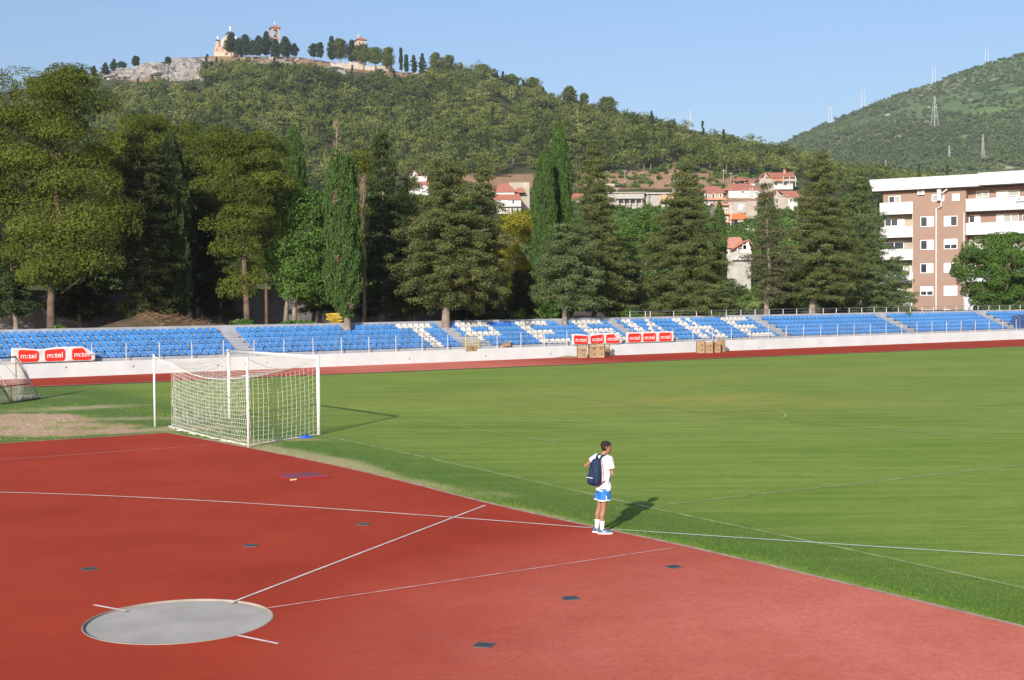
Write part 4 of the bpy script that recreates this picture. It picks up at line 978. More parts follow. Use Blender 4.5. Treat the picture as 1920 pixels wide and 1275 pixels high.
T('cedar', 905, 8, 308, 560, [(308, 902, 908), (340, 888, 925), (390, 878, 938), (450, 875, 948), (560, 880, 945)], 'narrow pointed conifer standing behind the great cedar', leaf='cedar', seed=17, trunk_w=9)
T('pine', 965, 17, 398, 570, [(398, 930, 990), (420, 915, 1008), (470, 915, 1012), (530, 925, 1008), (570, 940, 1000)], 'bright yellow green pine between the great cedar and the cypresses', leaf='pine_yellow', seed=18, trunk_w=8)
T('cypress', 1021, 11, 288, 590, [(288, 1020, 1026), (310, 1008, 1036), (370, 1002, 1040), (450, 1001, 1043), (590, 1003, 1042)], 'broad smooth column cypress, shorter of the central pair', seed=19, trunk_w=8, fill=1.3)
T('cypress', 1054, 12, 232, 590, [(232, 1050, 1053), (262, 1041, 1062), (310, 1036, 1068), (400, 1034, 1070), (590, 1034, 1070)], 'tallest slender cypress, right one of the central pair', seed=20, trunk_w=8, fill=1.3)
T('cedar', 1059, 4.1, 415, 574, [(415, 1045, 1085), (432, 1025, 1108), (460, 1008, 1118), (500, 995, 1138), (530, 988, 1142), (555, 1005, 1132), (574, 1060, 1110)], 'small pale green cedar in front of the cypress pair', leaf='cedar_light', seed=21, trunk_w=9, base=2.35, fill=1.1)
T('cedar', 1113, 9, 262, 590, [(262, 1109, 1115), (300, 1096, 1132), (350, 1088, 1142), (410, 1082, 1160), (470, 1085, 1178), (530, 1090, 1190), (590, 1095, 1195)], 'tall pointed dark conifer right of the central cypress pair', leaf='cedar', seed=22, trunk_w=10)
T('broad', 1200, 34, 400, 560, [(400, 1180, 1215), (430, 1150, 1240), (480, 1140, 1250), (560, 1150, 1250)], 'soft green broadleaf tree in the gap before the hillside houses', seed=23, trunk_w=7, lsize=1.2)
T('cedar', 1288, 8, 308, 592, [(308, 1283, 1291), (335, 1262, 1308), (370, 1245, 1322), (420, 1230, 1342), (470, 1215, 1352), (520, 1195, 1365), (560, 1185, 1375), (592, 1190, 1370)], 'large broad pyramidal cedar left of the white railing trunks', seed=24, trunk_w=13, fill=1.1)
T('cypress', 1349, 12, 382, 560, [(382, 1348, 1350), (400, 1341, 1356), (450, 1338, 1360), (560, 1338, 1362)], 'thin young cypress against the right flank of the large cedar', seed=25, trunk_w=5)
T('cedar', 1365, 7, 520, 592, [(520, 1340, 1375), (545, 1315, 1395), (592, 1300, 1408)], 'low spreading conifer skirt at the foot of the large cedar', leaf='cedar_light', seed=26, trunk_w=7)
T('cedar', 1437, 5.6, 342, 566, [(342, 1432, 1438), (365, 1420, 1450), (410, 1418, 1462), (450, 1402, 1478), (500, 1398, 1492), (545, 1410, 1480), (566, 1425, 1470)], 'thin brownish see-through cedar with tall pale bare trunk', leaf='brownish', seed=27, trunk_w=9.5, fill=.75)
T('cedar', 1523, 5.8, 283, 562, [(283, 1536, 1542), (310, 1520, 1558), (345, 1500, 1575), (390, 1488, 1590), (440, 1478, 1602), (490, 1470, 1612), (530, 1475, 1608), (562, 1495, 1590)], 'tall dense pyramidal cedar with sturdy trunk behind the railing', seed=28, trunk_w=12, fill=1.15)
T('cedar', 1606, 8, 318, 590, [(318, 1598, 1614), (345, 1582, 1632), (390, 1575, 1648), (440, 1580, 1655), (490, 1578, 1672), (540, 1575, 1690), (590, 1580, 1700)], 'full dark green cedar beside the apartment block', leaf='cedar_light', seed=29, trunk_w=11)
T('cedar', 1668, 7.5, 478, 590, [(478, 1655, 1680), (505, 1640, 1705), (550, 1632, 1712), (590, 1640, 1722)], 'short bushy cedar in front of the apartment block balconies', leaf='cedar_light', seed=30, trunk_w=7)
T('broad', 1868, 9, 440, 585, [(440, 1855, 1900), (455, 1815, 1930), (490, 1788, 1950), (525, 1795, 1950), (560, 1815, 1945), (585, 1830, 1940)], 'round leafy broadleaf tree before the right end of the apartment block', seed=31, trunk_w=8, fill=1.4, extra_trunks=((1812, 3, 540), (1840, 4, 545)))
T('pine', 395, 21, 262, 480, [(262, 345, 430), (300, 320, 455), (360, 318, 465), (430, 330, 460), (480, 350, 440)], 'pine crown squeezed between the dark cypress and the leaning pine', seed=42, trunk_w=8, ps=1.2)
T('pine', 235, 22, 262, 470, [(262, 205, 270), (310, 190, 300), (400, 190, 305), (470, 205, 290)], 'pine crown right behind the flank of the huge left pine', seed=43, trunk_w=8, ps=1.2)
T('pine', 500, 14, 330, 500, [(330, 480, 530), (370, 465, 552), (430, 462, 556), (500, 475, 545)], 'mid height pine boughs between the leaning pine and broadleaf tree', seed=44, trunk_w=6)
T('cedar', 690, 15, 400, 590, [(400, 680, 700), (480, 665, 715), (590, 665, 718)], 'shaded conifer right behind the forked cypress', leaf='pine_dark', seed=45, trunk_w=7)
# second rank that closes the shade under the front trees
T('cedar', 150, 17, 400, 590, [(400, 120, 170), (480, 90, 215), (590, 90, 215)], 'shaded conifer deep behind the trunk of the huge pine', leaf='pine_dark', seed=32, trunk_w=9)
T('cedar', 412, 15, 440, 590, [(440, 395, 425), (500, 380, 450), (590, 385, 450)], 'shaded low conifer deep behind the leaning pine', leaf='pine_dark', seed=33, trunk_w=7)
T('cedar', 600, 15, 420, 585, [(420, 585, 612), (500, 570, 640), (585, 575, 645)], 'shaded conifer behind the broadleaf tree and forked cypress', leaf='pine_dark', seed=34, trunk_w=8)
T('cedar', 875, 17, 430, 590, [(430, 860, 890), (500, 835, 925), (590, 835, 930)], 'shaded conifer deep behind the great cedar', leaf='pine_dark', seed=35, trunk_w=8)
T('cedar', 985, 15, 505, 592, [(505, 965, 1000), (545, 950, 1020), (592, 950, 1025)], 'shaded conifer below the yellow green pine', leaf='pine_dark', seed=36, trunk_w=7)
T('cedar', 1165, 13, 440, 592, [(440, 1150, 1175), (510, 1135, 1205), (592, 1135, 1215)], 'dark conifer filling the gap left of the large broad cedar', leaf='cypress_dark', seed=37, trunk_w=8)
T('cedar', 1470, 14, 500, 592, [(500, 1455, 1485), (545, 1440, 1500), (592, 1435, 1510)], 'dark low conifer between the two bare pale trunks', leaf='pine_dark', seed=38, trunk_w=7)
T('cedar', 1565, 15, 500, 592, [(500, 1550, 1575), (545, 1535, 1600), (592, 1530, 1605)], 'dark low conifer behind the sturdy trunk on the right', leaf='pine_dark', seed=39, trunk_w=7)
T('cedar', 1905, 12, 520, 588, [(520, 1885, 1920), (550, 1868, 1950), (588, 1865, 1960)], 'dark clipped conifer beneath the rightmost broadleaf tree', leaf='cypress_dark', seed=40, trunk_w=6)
T('pine', 640, 24, 270, 420, [(285, 665, 690), (310, 655, 702), (360, 652, 705), (420, 655, 700)], 'yellowish pine top between the forked cypress and dark spire', leaf='pine', seed=41, trunk_w=7)
for a, kw in tr_list:
    t = tree(*a, **kw)
    if a[0] == 'cypress' and a[1] == 651:
        r = np.random.default_rng(77); m = t.location.y/F
        for px_, py_, w_, h_ in ((634, 372, 5, 14), (634, 484, 8, 11), (645, 508, 6, 13), (656, 572, 7, 7), (632, 300, 4, 10)):
            q = aty(px_, py_, t.location.y)-t.location; hwid = .95 if py_ < 560 else .35
            if py_ < 330: hwid = .3
            Cn = np.array([[q.x+r.normal()*w_*m*.4, -hwid+r.normal()*.08, q.z+r.normal()*h_*m*.4] for _ in range(16)]); V, tn = leaves(Cn, np.full((16, 3), .16), 36, .07, up=.2, shell=.1, rng=r); fastmesh('dead_foliage', V, 4, LM['dead'], tn, t)
print('leaf quads in front trees', sum(TOT), 'wood', NT)
# dead brown twigs: crown top behind the forked cypress and patches on it
def dead_tree(px, off, ytop, hw, label, seed):
    s = s_of(px, off); P = st(s, off); P.z = TERR; m = P.y/F; t = thing('dead_tree', label, 'tree', P); rq = random.Random(seed)
    H = aty(px, ytop, P.y).z-P.z; k = MB(); k.tube([(0, 0, -.2), (.1, 0, H*.5), (.05, 0, H)], [.16, .1, .015], 7); k.build('trunk', M['bark_grey'], t)
    k = MB(); k2 = []
    for i in range(90):
        f = rq.uniform(.45, .98); a = rq.uniform(0, 6.28); L = (1-f)*hw*m*3.2+.25; z = H*f
        e = Vector((math.cos(a)*L*.6, math.sin(a)*L*.6, z+L*rq.uniform(.5, 1.1))); k.tube([(.06, 0, z), e], [.022, .006], 3)
        for j in range(3):
            b = Vector((.06, 0, z)).lerp(e, rq.uniform(.3, .9)); k.tube([b, b+Vector((rq.uniform(-.3, .3), rq.uniform(-.3, .3), rq.uniform(.1, .4)))], [.012, .004], 3)
    k.build('twigs', M['bark_grey'] if False else M['deadwood'], t)
M['deadwood'] = mat('dead_twig_wood', (.24, .16, .11), .9, .2, 3)
dead_tree(634, 6.5, 226, 12, 'dead brown twiggy conifer top behind the forked cypress', 1)
dead_tree(683, 8.5, 330, 14, 'grey leafless tree between the forked cypress and the dark spire', 2)
# ---- summit trees (each a tree of its own)
smt = [(433, 64, 98, 13, 'cedar'), (460, 66, 103, 15, 'cedar'), (485, 68, 104, 12, 'cedar'), (500, 60, 105, 12, 'cedar'), (517, 74, 105, 12, 'cedar'), (535, 70, 105, 15, 'cedar'), (552, 82, 104, 9, 'cedar'), (448, 72, 102, 9, 'cedar'), (474, 76, 104, 9, 'cedar'),
       (588, 82, 108, 9, 'pine'), (600, 80, 109, 8, 'pine'), (622, 69, 112, 12, 'cedar'), (638, 74, 113, 15, 'pine'), (660, 76, 115, 12, 'cedar'), (681, 84, 118, 14, 'pine'), (703, 90, 120, 14, 'pine'), (728, 90, 126, 14, 'pine'), (752, 90, 132, 4, 'cypress'), (762, 103, 135, 5, 'cypress'), (776, 104, 137, 7, 'cedar'), (792, 101, 138, 8, 'cedar'),
       (818, 99, 142, 13, 'pine'), (842, 104, 146, 14, 'pine'), (255, 106, 124, 9, 'pine'), (154, 126, 148, 9, 'cedar'), (176, 124, 142, 6, 'cedar'), (198, 118, 138, 7, 'cedar'), (214, 111, 134, 7, 'cedar'), (228, 116, 132, 8, 'pine'), (315, 107, 117, 6, 'pine'), (1068, 163, 205, 16, 'pine'), (1095, 175, 210, 10, 'pine'), (1138, 183, 220, 19, 'pine'), (1000, 146, 190, 16, 'pine'), (960, 140, 172, 15, 'pine'), (905, 122, 160, 16, 'pine')]
slab = ['dark pine touching the right side of the chapel', 'second dark pine right of the chapel', 'dark pine in the middle of the chapel grove', 'tallest dark pine left of the bell tower', 'low dark pine in front of the bell tower', 'bushy dark pine hiding the right foot of the bell tower', 'small dark pine at the right end of the chapel grove', 'small dark pine in the gap near the chapel', 'slim dark pine in the chapel grove',
 'small pine at the left of the second grove', 'small thin pine beside the leftmost of the second grove', 'dark pointed pine left of the red roofed turret', 'broad pine left of the red roofed turret', 'dark pine at the foot of the red roofed turret', 'rounded pine just right of the red roofed turret', 'green pine above the ruined stone wall', 'broad green pine above the right end of the stone wall', 'thin pointed cypress on the summit ridge', 'short cypress right of the thin pointed one', 'dark conifer on the descending ridge', 'second dark conifer on the descending ridge',
 'rounded pine where the wood meets the ridge', 'rounded pine next down the ridge', 'lone round tree on the cliff top', 'dark tree at the far left end of the summit ridge', 'small dark tree left end of the ridge beside the pale roof', 'dark conifer on the left ridge', 'pointed dark conifer on the left ridge', 'low pine on the left ridge', 'small round bush at the cliff edge', 'round pine on the skyline near the middle of the photo', 'small round pine on the skyline right of the middle', 'large round lone pine on the right shoulder of the hill', 'tall pine on the skyline above the slope', 'dark pine on the skyline left of the tall one', 'rounded skyline pine right of the summit']
for i, ((x, yt, yb, hw, kd), L) in enumerate(zip(smt, slab)):
    Yd = float(np.interp(aty(x, yb, 850).x/850, R1[0], R1[2]))-13-(i % 3)*2; gz_ = float(hill1(aty(x, yb, Yd).x, Yd)); gz_ = min(gz_, aty(x, yb, Yd).z+1)
    H = yb-yt; oc = [(yt, x-hw*.15, x+hw*.15), (yt+H*.25, x-hw*.6, x+hw*.6), (yt+H*.5, x-hw, x+hw), (yt+H*.75, x-hw*.9, x+hw*.9), (yb-H*.06, x-hw*.55, x+hw*.55)]
    if kd == 'pine': oc = [(yt, x-hw*.5, x+hw*.5), (yt+H*.25, x-hw, x+hw), (yt+H*.6, x-hw, x+hw), (yb-H*.12, x-hw*.8, x+hw*.8)]
    lf = 'hilltop' if i < 30 and not (13 < i < 17 or i in (12, 21, 22)) else 'forest_t'
    k = MB(); t = thing('summit_cypress' if kd == 'cypress' else 'summit_pine', L, 'tree', Vector((aty(x, yb, Yd).x, Yd, gz_-.5)), 0, 'trees on the hill skyline')
    m = Yd/F; P = t.location; r = np.random.default_rng(300+i); zt = aty(x, yt, Yd).z-P.z
    k.tube([(0, 0, -.5), (.2, 0, zt*.45), (0, 0, zt*.9)], [.42, .28, .06], 6); k.build('trunk', M['bark_grey'], t)
    yy = np.array([o[0] for o in oc]); ww = np.array([(o[2]-o[1])/2 for o in oc]); hw *= (1.65 if i < 7 or 10 < i < 17 else 1.35); npd = int(50+hw*7)
    f = r.random(npd); yv = yy[0]+(yy[-1]-yy[0])*f; w = np.interp(yv, yy, ww)*m; a = r.uniform(0, 6.28, npd); q = r.random(npd)**.5; pad = .19*hw*m if kd != 'cypress' else .5*hw*m
    zc = np.array([aty(x, v, Yd).z for v in yv])-P.z
    w = w*r.uniform(.7, 1.25, npd)*(1+.25*np.sin(a*2+i)); Cn = np.stack([np.cos(a)*np.maximum(w-pad*.6, 0)*q, np.sin(a)*np.maximum(w-pad*.6, 0)*q, np.minimum(zc, zt-pad*.4)], 1)
    if kd == 'cedar':   # pointed leader
        for z_ in np.linspace(.78, 1.03, 5): Cn = np.vstack([Cn, [0, 0, zt*z_-.3]])
    R = np.full((len(Cn), 3), pad)*np.array([1.05, 1.05, .8]); 
    if kd == 'cedar': R[-5:] *= .45
    V, tn = leaves(Cn, R, 34, .42, up=.3, shell=.5, rng=r, outward=.5); fastmesh('crown', V, 4, LM['hilltop'] if lf == 'hilltop' else M['forest'], tn, t)
# ---- retaining wall in the shade behind the trees
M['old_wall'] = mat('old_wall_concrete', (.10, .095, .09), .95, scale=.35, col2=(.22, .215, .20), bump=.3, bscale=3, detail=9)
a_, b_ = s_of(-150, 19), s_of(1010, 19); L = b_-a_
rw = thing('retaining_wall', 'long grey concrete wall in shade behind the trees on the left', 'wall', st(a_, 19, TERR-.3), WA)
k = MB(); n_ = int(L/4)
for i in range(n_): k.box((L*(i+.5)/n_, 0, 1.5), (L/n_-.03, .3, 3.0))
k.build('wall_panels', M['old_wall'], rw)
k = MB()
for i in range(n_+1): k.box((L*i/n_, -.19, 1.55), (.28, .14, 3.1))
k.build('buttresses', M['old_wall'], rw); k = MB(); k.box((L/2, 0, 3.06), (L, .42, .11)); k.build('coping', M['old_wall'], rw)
# ---- brushwood on the mound, undergrowth, leafy shrubs
M['brush'] = mat('dry_brush', (.20, .13, .07), .95, .3, 3); kk = MB(); rq = random.Random(8)
for i in range(420):
    s = rq.gauss(29.3, 1.5); o = rq.gauss(6.6, .7)
    if not 5 < o < 12: continue
    z = float(terr(s, o)); p = st(s, o, z); a = rq.uniform(0, 6.28); L = rq.uniform(.3, 1.1)
    kk.tube([p, p+Vector((math.cos(a)*L, math.sin(a)*L, rq.uniform(0, .4)))], [.02, .006], 3)
tag(kk.build('brushwood_heap', M['brush']), 'dry cut brushwood spread over the earth mound', 'brushwood', None, 'stuff')
def shrub(px, off, w, h, label, leaf='broad', spiky=False, seed=0):
    s = s_of(px, off); P = st(s, off); P.z = float(terr(s, off)); r = np.random.default_rng(seed); m = P.y/F; w *= m; h *= m
    t = thing('shrub', label, 'shrub', P); k = MB(); n_ = 16 if not spiky else 22; Cn = []; R = []
    for i in range(n_):
        a = r.uniform(0, 6.28); l_ = r.uniform(.3, 1); e = (math.cos(a)*w*.5*l_, math.sin(a)*w*.4*l_, h*(1-.5*l_*l_)*r.uniform(.6, 1)); k.tube([(0, 0, 0), (e[0]*.5, e[1]*.5, e[2]*.7), e], [.03, .02, .008], 4)
        if spiky:
            for f in np.linspace(.3, 1, 7): Cn.append((e[0]*f, e[1]*f, e[2]*(f**.8))); R.append((.16*w/2.2, .16*w/2.2, .05))
        else: Cn.append(e); R.append((w*.22, w*.22, h*.2))
    k.build('stems', M['bark_grey'], t); V, tn = leaves(np.array(Cn), np.array(R), 22 if spiky else 70, .12, up=.5, shell=.3, rng=r); fastmesh('leaves', V, 4, LM[leaf], tn, t)
shrub(1025, 6, 60, 34, 'bright green spiky sumac shrub behind the third block of seats', spiky=True, seed=1)
shrub(975, 6.5, 34, 30, 'smaller green spiky shrub left of the sumac shrub', spiky=True, seed=2)
shrub(455, 5.6, 46, 18, 'low green weeds at the foot of the leaning pine', seed=3)
shrub(560, 5.7, 60, 14, 'low green weeds between the thin pale trunks', seed=4)
shrub(1180, 6, 44, 22, 'low green shrub left of where the rear railing begins', seed=5)
shrub(925, 7, 60, 20, 'low shaded undergrowth right of the great cedar trunk', leaf='cypress_dark', seed=6)
shrub(110, 6, 30, 12, 'low weeds at the foot of the huge left pine', seed=7)
# ---- heap of yellow pipes behind the top seats
M['pipe_y'] = mat('yellow_pipe', (.55, .38, .05), .5, .15, 3)
s = s_of(631, 5.2); t = thing('pipe_heap', 'untidy heap of yellow metal frames behind the top row of seats', 'metal frames', st(s, 5.4, TERR+.3), WA)
rq = random.Random(4)
for i in range(9):
    k = MB(); z = .02+i*.075; a = rq.uniform(-.25, .25); L = rq.uniform(.7, 1.15); c, sn = math.cos(a), math.sin(a)
    pts = [(-L/2, -.3, 0), (L/2, -.3, 0), (L/2, .3, 0), (-L/2, .3, 0), (-L/2, -.3, 0)]; k.tube([(x*c-y*sn+rq.uniform(-.1, .1), x*sn+y*c, z+abs(x)*rq.uniform(-.05, .12)+.05) for x, y, _ in pts], .03, 5); k.build('frame', M['pipe_y'], t)
# ================================================================ APARTMENT BLOCK
M['apt'] = mat('brown_render', (.25, .168, .128), .9, scale=.4, col2=(.275, .188, .145), bump=.1, bscale=10, spec=.15)
M['apt_beige'] = mat('beige_render', (.30, .26, .20), .9, scale=.4, col2=(.42, .37, .28), spec=.15)
M['apt_white'] = mat('white_render', (.49, .485, .485), .85, scale=.5, col2=(.55, .55, .55), spec=.2)
M['glass'] = mat('window_glass', (.035, .045, .055), .12, .3, 1.5, spec=.6)
M['shutter'] = mat('roller_shutter', (.68, .68, .66), .6, .05, 4)
M['shade'] = mat('grey_blind', (.30, .30, .29), .6, .1, 4)
M['frame_w'] = mat('white_window_frame', (.75, .75, .73), .5, .04, 4)
M['steel'] = mat('painted_steel', (.42, .42, .42), .5, .1, 4, metal=.3)
A0 = aty(1640, 585, 168.); A1 = aty(1920, 585, 158.5); AD = Vector((A1.x-A0.x, A1.y-A0.y, 0)).normalized(); AN = Vector((AD.y, -AD.x, 0))   # AN faces the pitch
AANG = math.atan2(AD.y, AD.x)
def au(x, back=0.):
    """distance along the facade (metres) seen at photo column x"""
    d = ray(x, 500); o = Vector((A0.x, A0.y, 0))-AN*back; t = (o.x*AN.x+o.y*AN.y)/(d[0]*AN.x+d[1]*AN.y); return (d[0]*t-o.x)*AD.x+(d[1]*t-o.y)*AD.y
def az(x, y, back=0.):
    d = ray(x, y); o = Vector((A0.x, A0.y, 0))-AN*back; t = (o.x*AN.x+o.y*AN.y)/(d[0]*AN.x+d[1]*AN.y); return HC+d[2]*t
apt = thing('apartment_block', 'brown rendered apartment block with white balconies and white roof fascia on the right', 'building', Vector((A0.x, A0.y, 0)), AANG)
uL = au(1650); UE = 46.; DEP = 13.
zr0 = az(1650, 359); zr1 = az(1640, 338)
print('apt roof', zr0, zr1, [round(az(1740, y), 2) for y in (414, 457, 501, 546)], az(1900, 345))
FL = 2.95
# floor heights from the window rows
wz = [az(1738, y) for y in (378, 415, 459, 503, 546, 584)]
bays_w = au(1712)          # right edge of left balconies
cr = au(1810)              # right edge of the central brown wall
REC = 1.5
# walls: central panel proud, balcony bays recessed
k = MB(); 
k.box2((bays_w, 0, -.5), (cr, DEP, zr0-2.9)); k.build('central_wall', M['apt'], apt)
k = MB(); k.box2((uL+.6, REC, -.5), (bays_w-.003, DEP, zr0-2.9)); k.build('left_bay_wall', M['apt_beige'], apt)
k = MB(); k.box2((cr+.003, REC, -.5), (UE, DEP, zr0-.004)); k.build('right_bay_wall', M['apt'], apt)
k = MB(); k.box2((uL+.3, .35, zr0-2.896), (cr, DEP, zr0-.004)); k.build('top_storey_wall', M['apt'], apt)
k = MB(); k.box2((bays_w-.12, .02, -.5), (bays_w-.004, REC, zr0-3.0)); k.build('bay_side_wall', M['apt_beige'], apt)
um = au(1837)
k = MB(); k.prism([(uL-1.1, -1.0, zr1), (uL-.75, -.75, zr0), (um, -.75, zr0), (um, -1.0, zr1)], (0, DEP+1.5, 0)); k.build('roof_fascia', M['apt_white'], apt)
k = MB(); k.prism([(um+.004, -1.0, zr1+.12), (um+.004, -.75, zr0+.1), (UE+1, -.75, zr0+.1), (UE+1, -1.0, zr1+.12)], (0, DEP+1.5, 0)); k.build('roof_fascia', M['apt_white'], apt)
k = MB(); k.box2((bays_w-.05, -.05, -.5), (bays_w+.05, .0-.003, zr0-2.9)) if False else None
def window(parent, u0, u1, z0, z1, y, panes, shutter=0., matp=None):
    """frame ring, glass panes, optional shutter fraction list"""
    f = MB(); w = .07; y0 = y-.06
    for a, b, c, d in ((u0, u1, z1-w, z1), (u0, u1, z0, z0+w), (u0, u0+w, z0+w, z1-w), (u1-w, u1, z0+w, z1-w)): f.box2((a, y0, c), (b, y-.002, d))
    n = len(panes)
    for i in range(1, n): x = u0+(u1-u0)*i/n; f.box2((x-.04, y0, z0+w), (x+.04, y-.002, z1-w))
    fo = f.build('window', M['frame_w'], parent)
    for i, kd in enumerate(panes):
        a = u0+(u1-u0)*i/n+.04; b = u0+(u1-u0)*(i+1)/n-.04
        p = MB()
        if kd == 'g': p.box2((a, y-.03, z0+w), (b, y-.004, z1-w)); p.build('pane', M['glass'], fo)
        elif kd == 's': p.box2((a, y-.05, z0+w), (b, y-.004, z1-w)); p.build('shutter', M['shutter'], fo)
        elif kd == 'b': p.box2((a, y-.035, z0+w), (b, y-.004, z1-w)); p.build('blind', M['shade'], fo)
        elif kd == 'h':
            zm = z0+(z1-z0)*.45; p.box2((a, y-.03, z0+w), (b, y-.004, zm)); p.build('pane', M['glass'], fo)
            p = MB(); p.box2((a, y-.05, zm), (b, y-.004, z1-w)); p.build('shutter', M['shutter'], fo)
    return fo
# central window pairs
def cw(x0, x1, y0, y1, panes, yy=0.):
    window(apt, au(x0), au(x1), az((x0+x1)/2, y1), az((x0+x1)/2, y0), yy, panes)
rows = [((1726, 1751, 406, 425), 'gs', (1770, 1795, 405, 424), 'sg'), ((1726, 1751, 450, 468), 'gs', (1770, 1795, 448, 467), 'hh'),
        ((1726, 1750, 494, 512), 'gs', (1770, 1795, 493, 511), 'sg'), ((1726, 1750, 537, 554), 'hh', (1770, 1795, 536, 554), 'ss'), ((1726, 1750, 580.5, 597), 'hs', (1769, 1782, 580, 597), 's')]
for a, pa, b, pb in rows: cw(*a, pa); cw(*b, pb)
# top storey
for a, pa in (((1665, 1687, 367, 380), 'gb'), ((1746, 1769, 364, 377), 'bb'), ((1784, 1798, 363, 376), 's')): cw(*a, pa, yy=.35)
for a, pa in (((1830, 1854, 358, 370), 'bb'), ((1868, 1911, 357, 368), 'sb'), ((1917, 1935, 402, 415), 'g'), ((1817, 1838, 403, 418), 'gs'), ((1868, 1910, 401, 417), 'sbb'), ((1817, 1838, 448, 462), 'bs'), ((1868, 1910, 446, 461), 'bb'), ((1815, 1832, 495, 510), 'gs')):
    x0, x1, y0, y1 = a; window(apt, au(x0, REC), au(x1, REC), az((x0+x1)/2, y1, REC), az((x0+x1)/2, y0, REC), REC, pa)
for a, pa in (((1659, 1696, 410, 424), 'ggs'), ((1659, 1695, 454, 468), 'gg'), ((1659, 1695, 497, 511), 'gg'), ((1700, 1709, 500, 511), 'b'), ((1659, 1695, 541, 554), 'gs')):
    x0, x1, y0, y1 = a; window(apt, au(x0, REC), au(x1, REC), az((x0+x1)/2, y1, REC), az((x0+x1)/2, y0, REC), REC, pa)
# balconies: slab + parapet
def balcony(x0, x1, yt, yb, xr=None):
    u0 = au(x0) if x0 > 1650 else uL; u1 = au(x1) if x1 < 1915 else UE; xm = (x0+x1)/2 if x1 < 1915 else x0+3; z0, z1 = az(xm, yb), az(xm, yt)
    k = MB(); k.box2((u0, -.12, z0), (u1, .0, z1)); k.box2((u0, .002, z0), (u0+.12, REC+.2, z1)); k.box2((u0+.122, .002, z0), (u1-.004, REC-.004, z0+.16)); k.build('balcony', M['apt_white'], apt)
for yt, yb in ((379.5, 402), (425, 445.5), (468, 488), (511, 531.5), (555, 575)): balcony(1643, 1712, yt, yb)
for yt, yb in ((373, 396.5), (418.5, 440.5), (463, 484), (508, 529), (551, 571)): balcony(1811, 1920, yt, yb)
# drainpipes and chimney-like duct
k = MB(); ux = au(1755.5); zk = az(1755, 391); 
k.tube([(ux, -.1, -.4), (ux, -.1, zk), (au(1765), -.1, zk+.25), (au(1765), -.1, zk+1.2), (au(1766), -.1, zr0-1.6)], .085, 8); k.build('drainpipe', M['apt_white'], apt)
k = MB(); k.box2((au(1758), -.35, az(1760, 376)), (au(1765), .34, zr0-.003)); k.build('duct', M['apt_white'], apt)
k = MB(); k.tube([(au(1767), -.2, az(1770, 362)), (au(1777), -.3, az(1777, 355))], .1, 6); k.build('gutter', M['apt_white'], apt)
k = MB(); k.tube([(au(1807.5), -.08, -.4), (au(1807.5), -.08, az(1807, 398))], .07, 8); k.build('drainpipe', M['apt_white'], apt)
def acunit(x0, x1, y0, y1, yy):
    a, b, z0, z1 = au(x0), au(x1), az(x0, y1), az(x0, y0); k = MB(); k.box2((a, yy-.34, z0), (b, yy-.02, z1)); o = k.build('air_conditioner', M['shutter'], apt)
    k = MB(); c = Vector(((a+b)/2-.1, yy-.345, (z0+z1)/2)); n = 20; r = (z1-z0)*.38; k.add([(c.x+r*math.cos(t), c.y-.004, c.z+r*math.sin(t)) for t in np.linspace(0, 2*math.pi, n+1)[:-1]], [tuple(range(n))]); k.build('fan_grille', M['shade'], o)
acunit(1720, 1733, 357.5, 365.5, .35); acunit(1906, 1922, 369, 378, -.12)
# grey-white annex seen between the block and the broadleaf tree
k = MB(); a0 = au(1812, -1); k.box2((a0, -2.2, -.5), (au(1836, -1), -.2, az(1825, 549))); k.build('annex_wall', mat('annex_render', (.42, .44, .47), .9, .08, 1), apt)
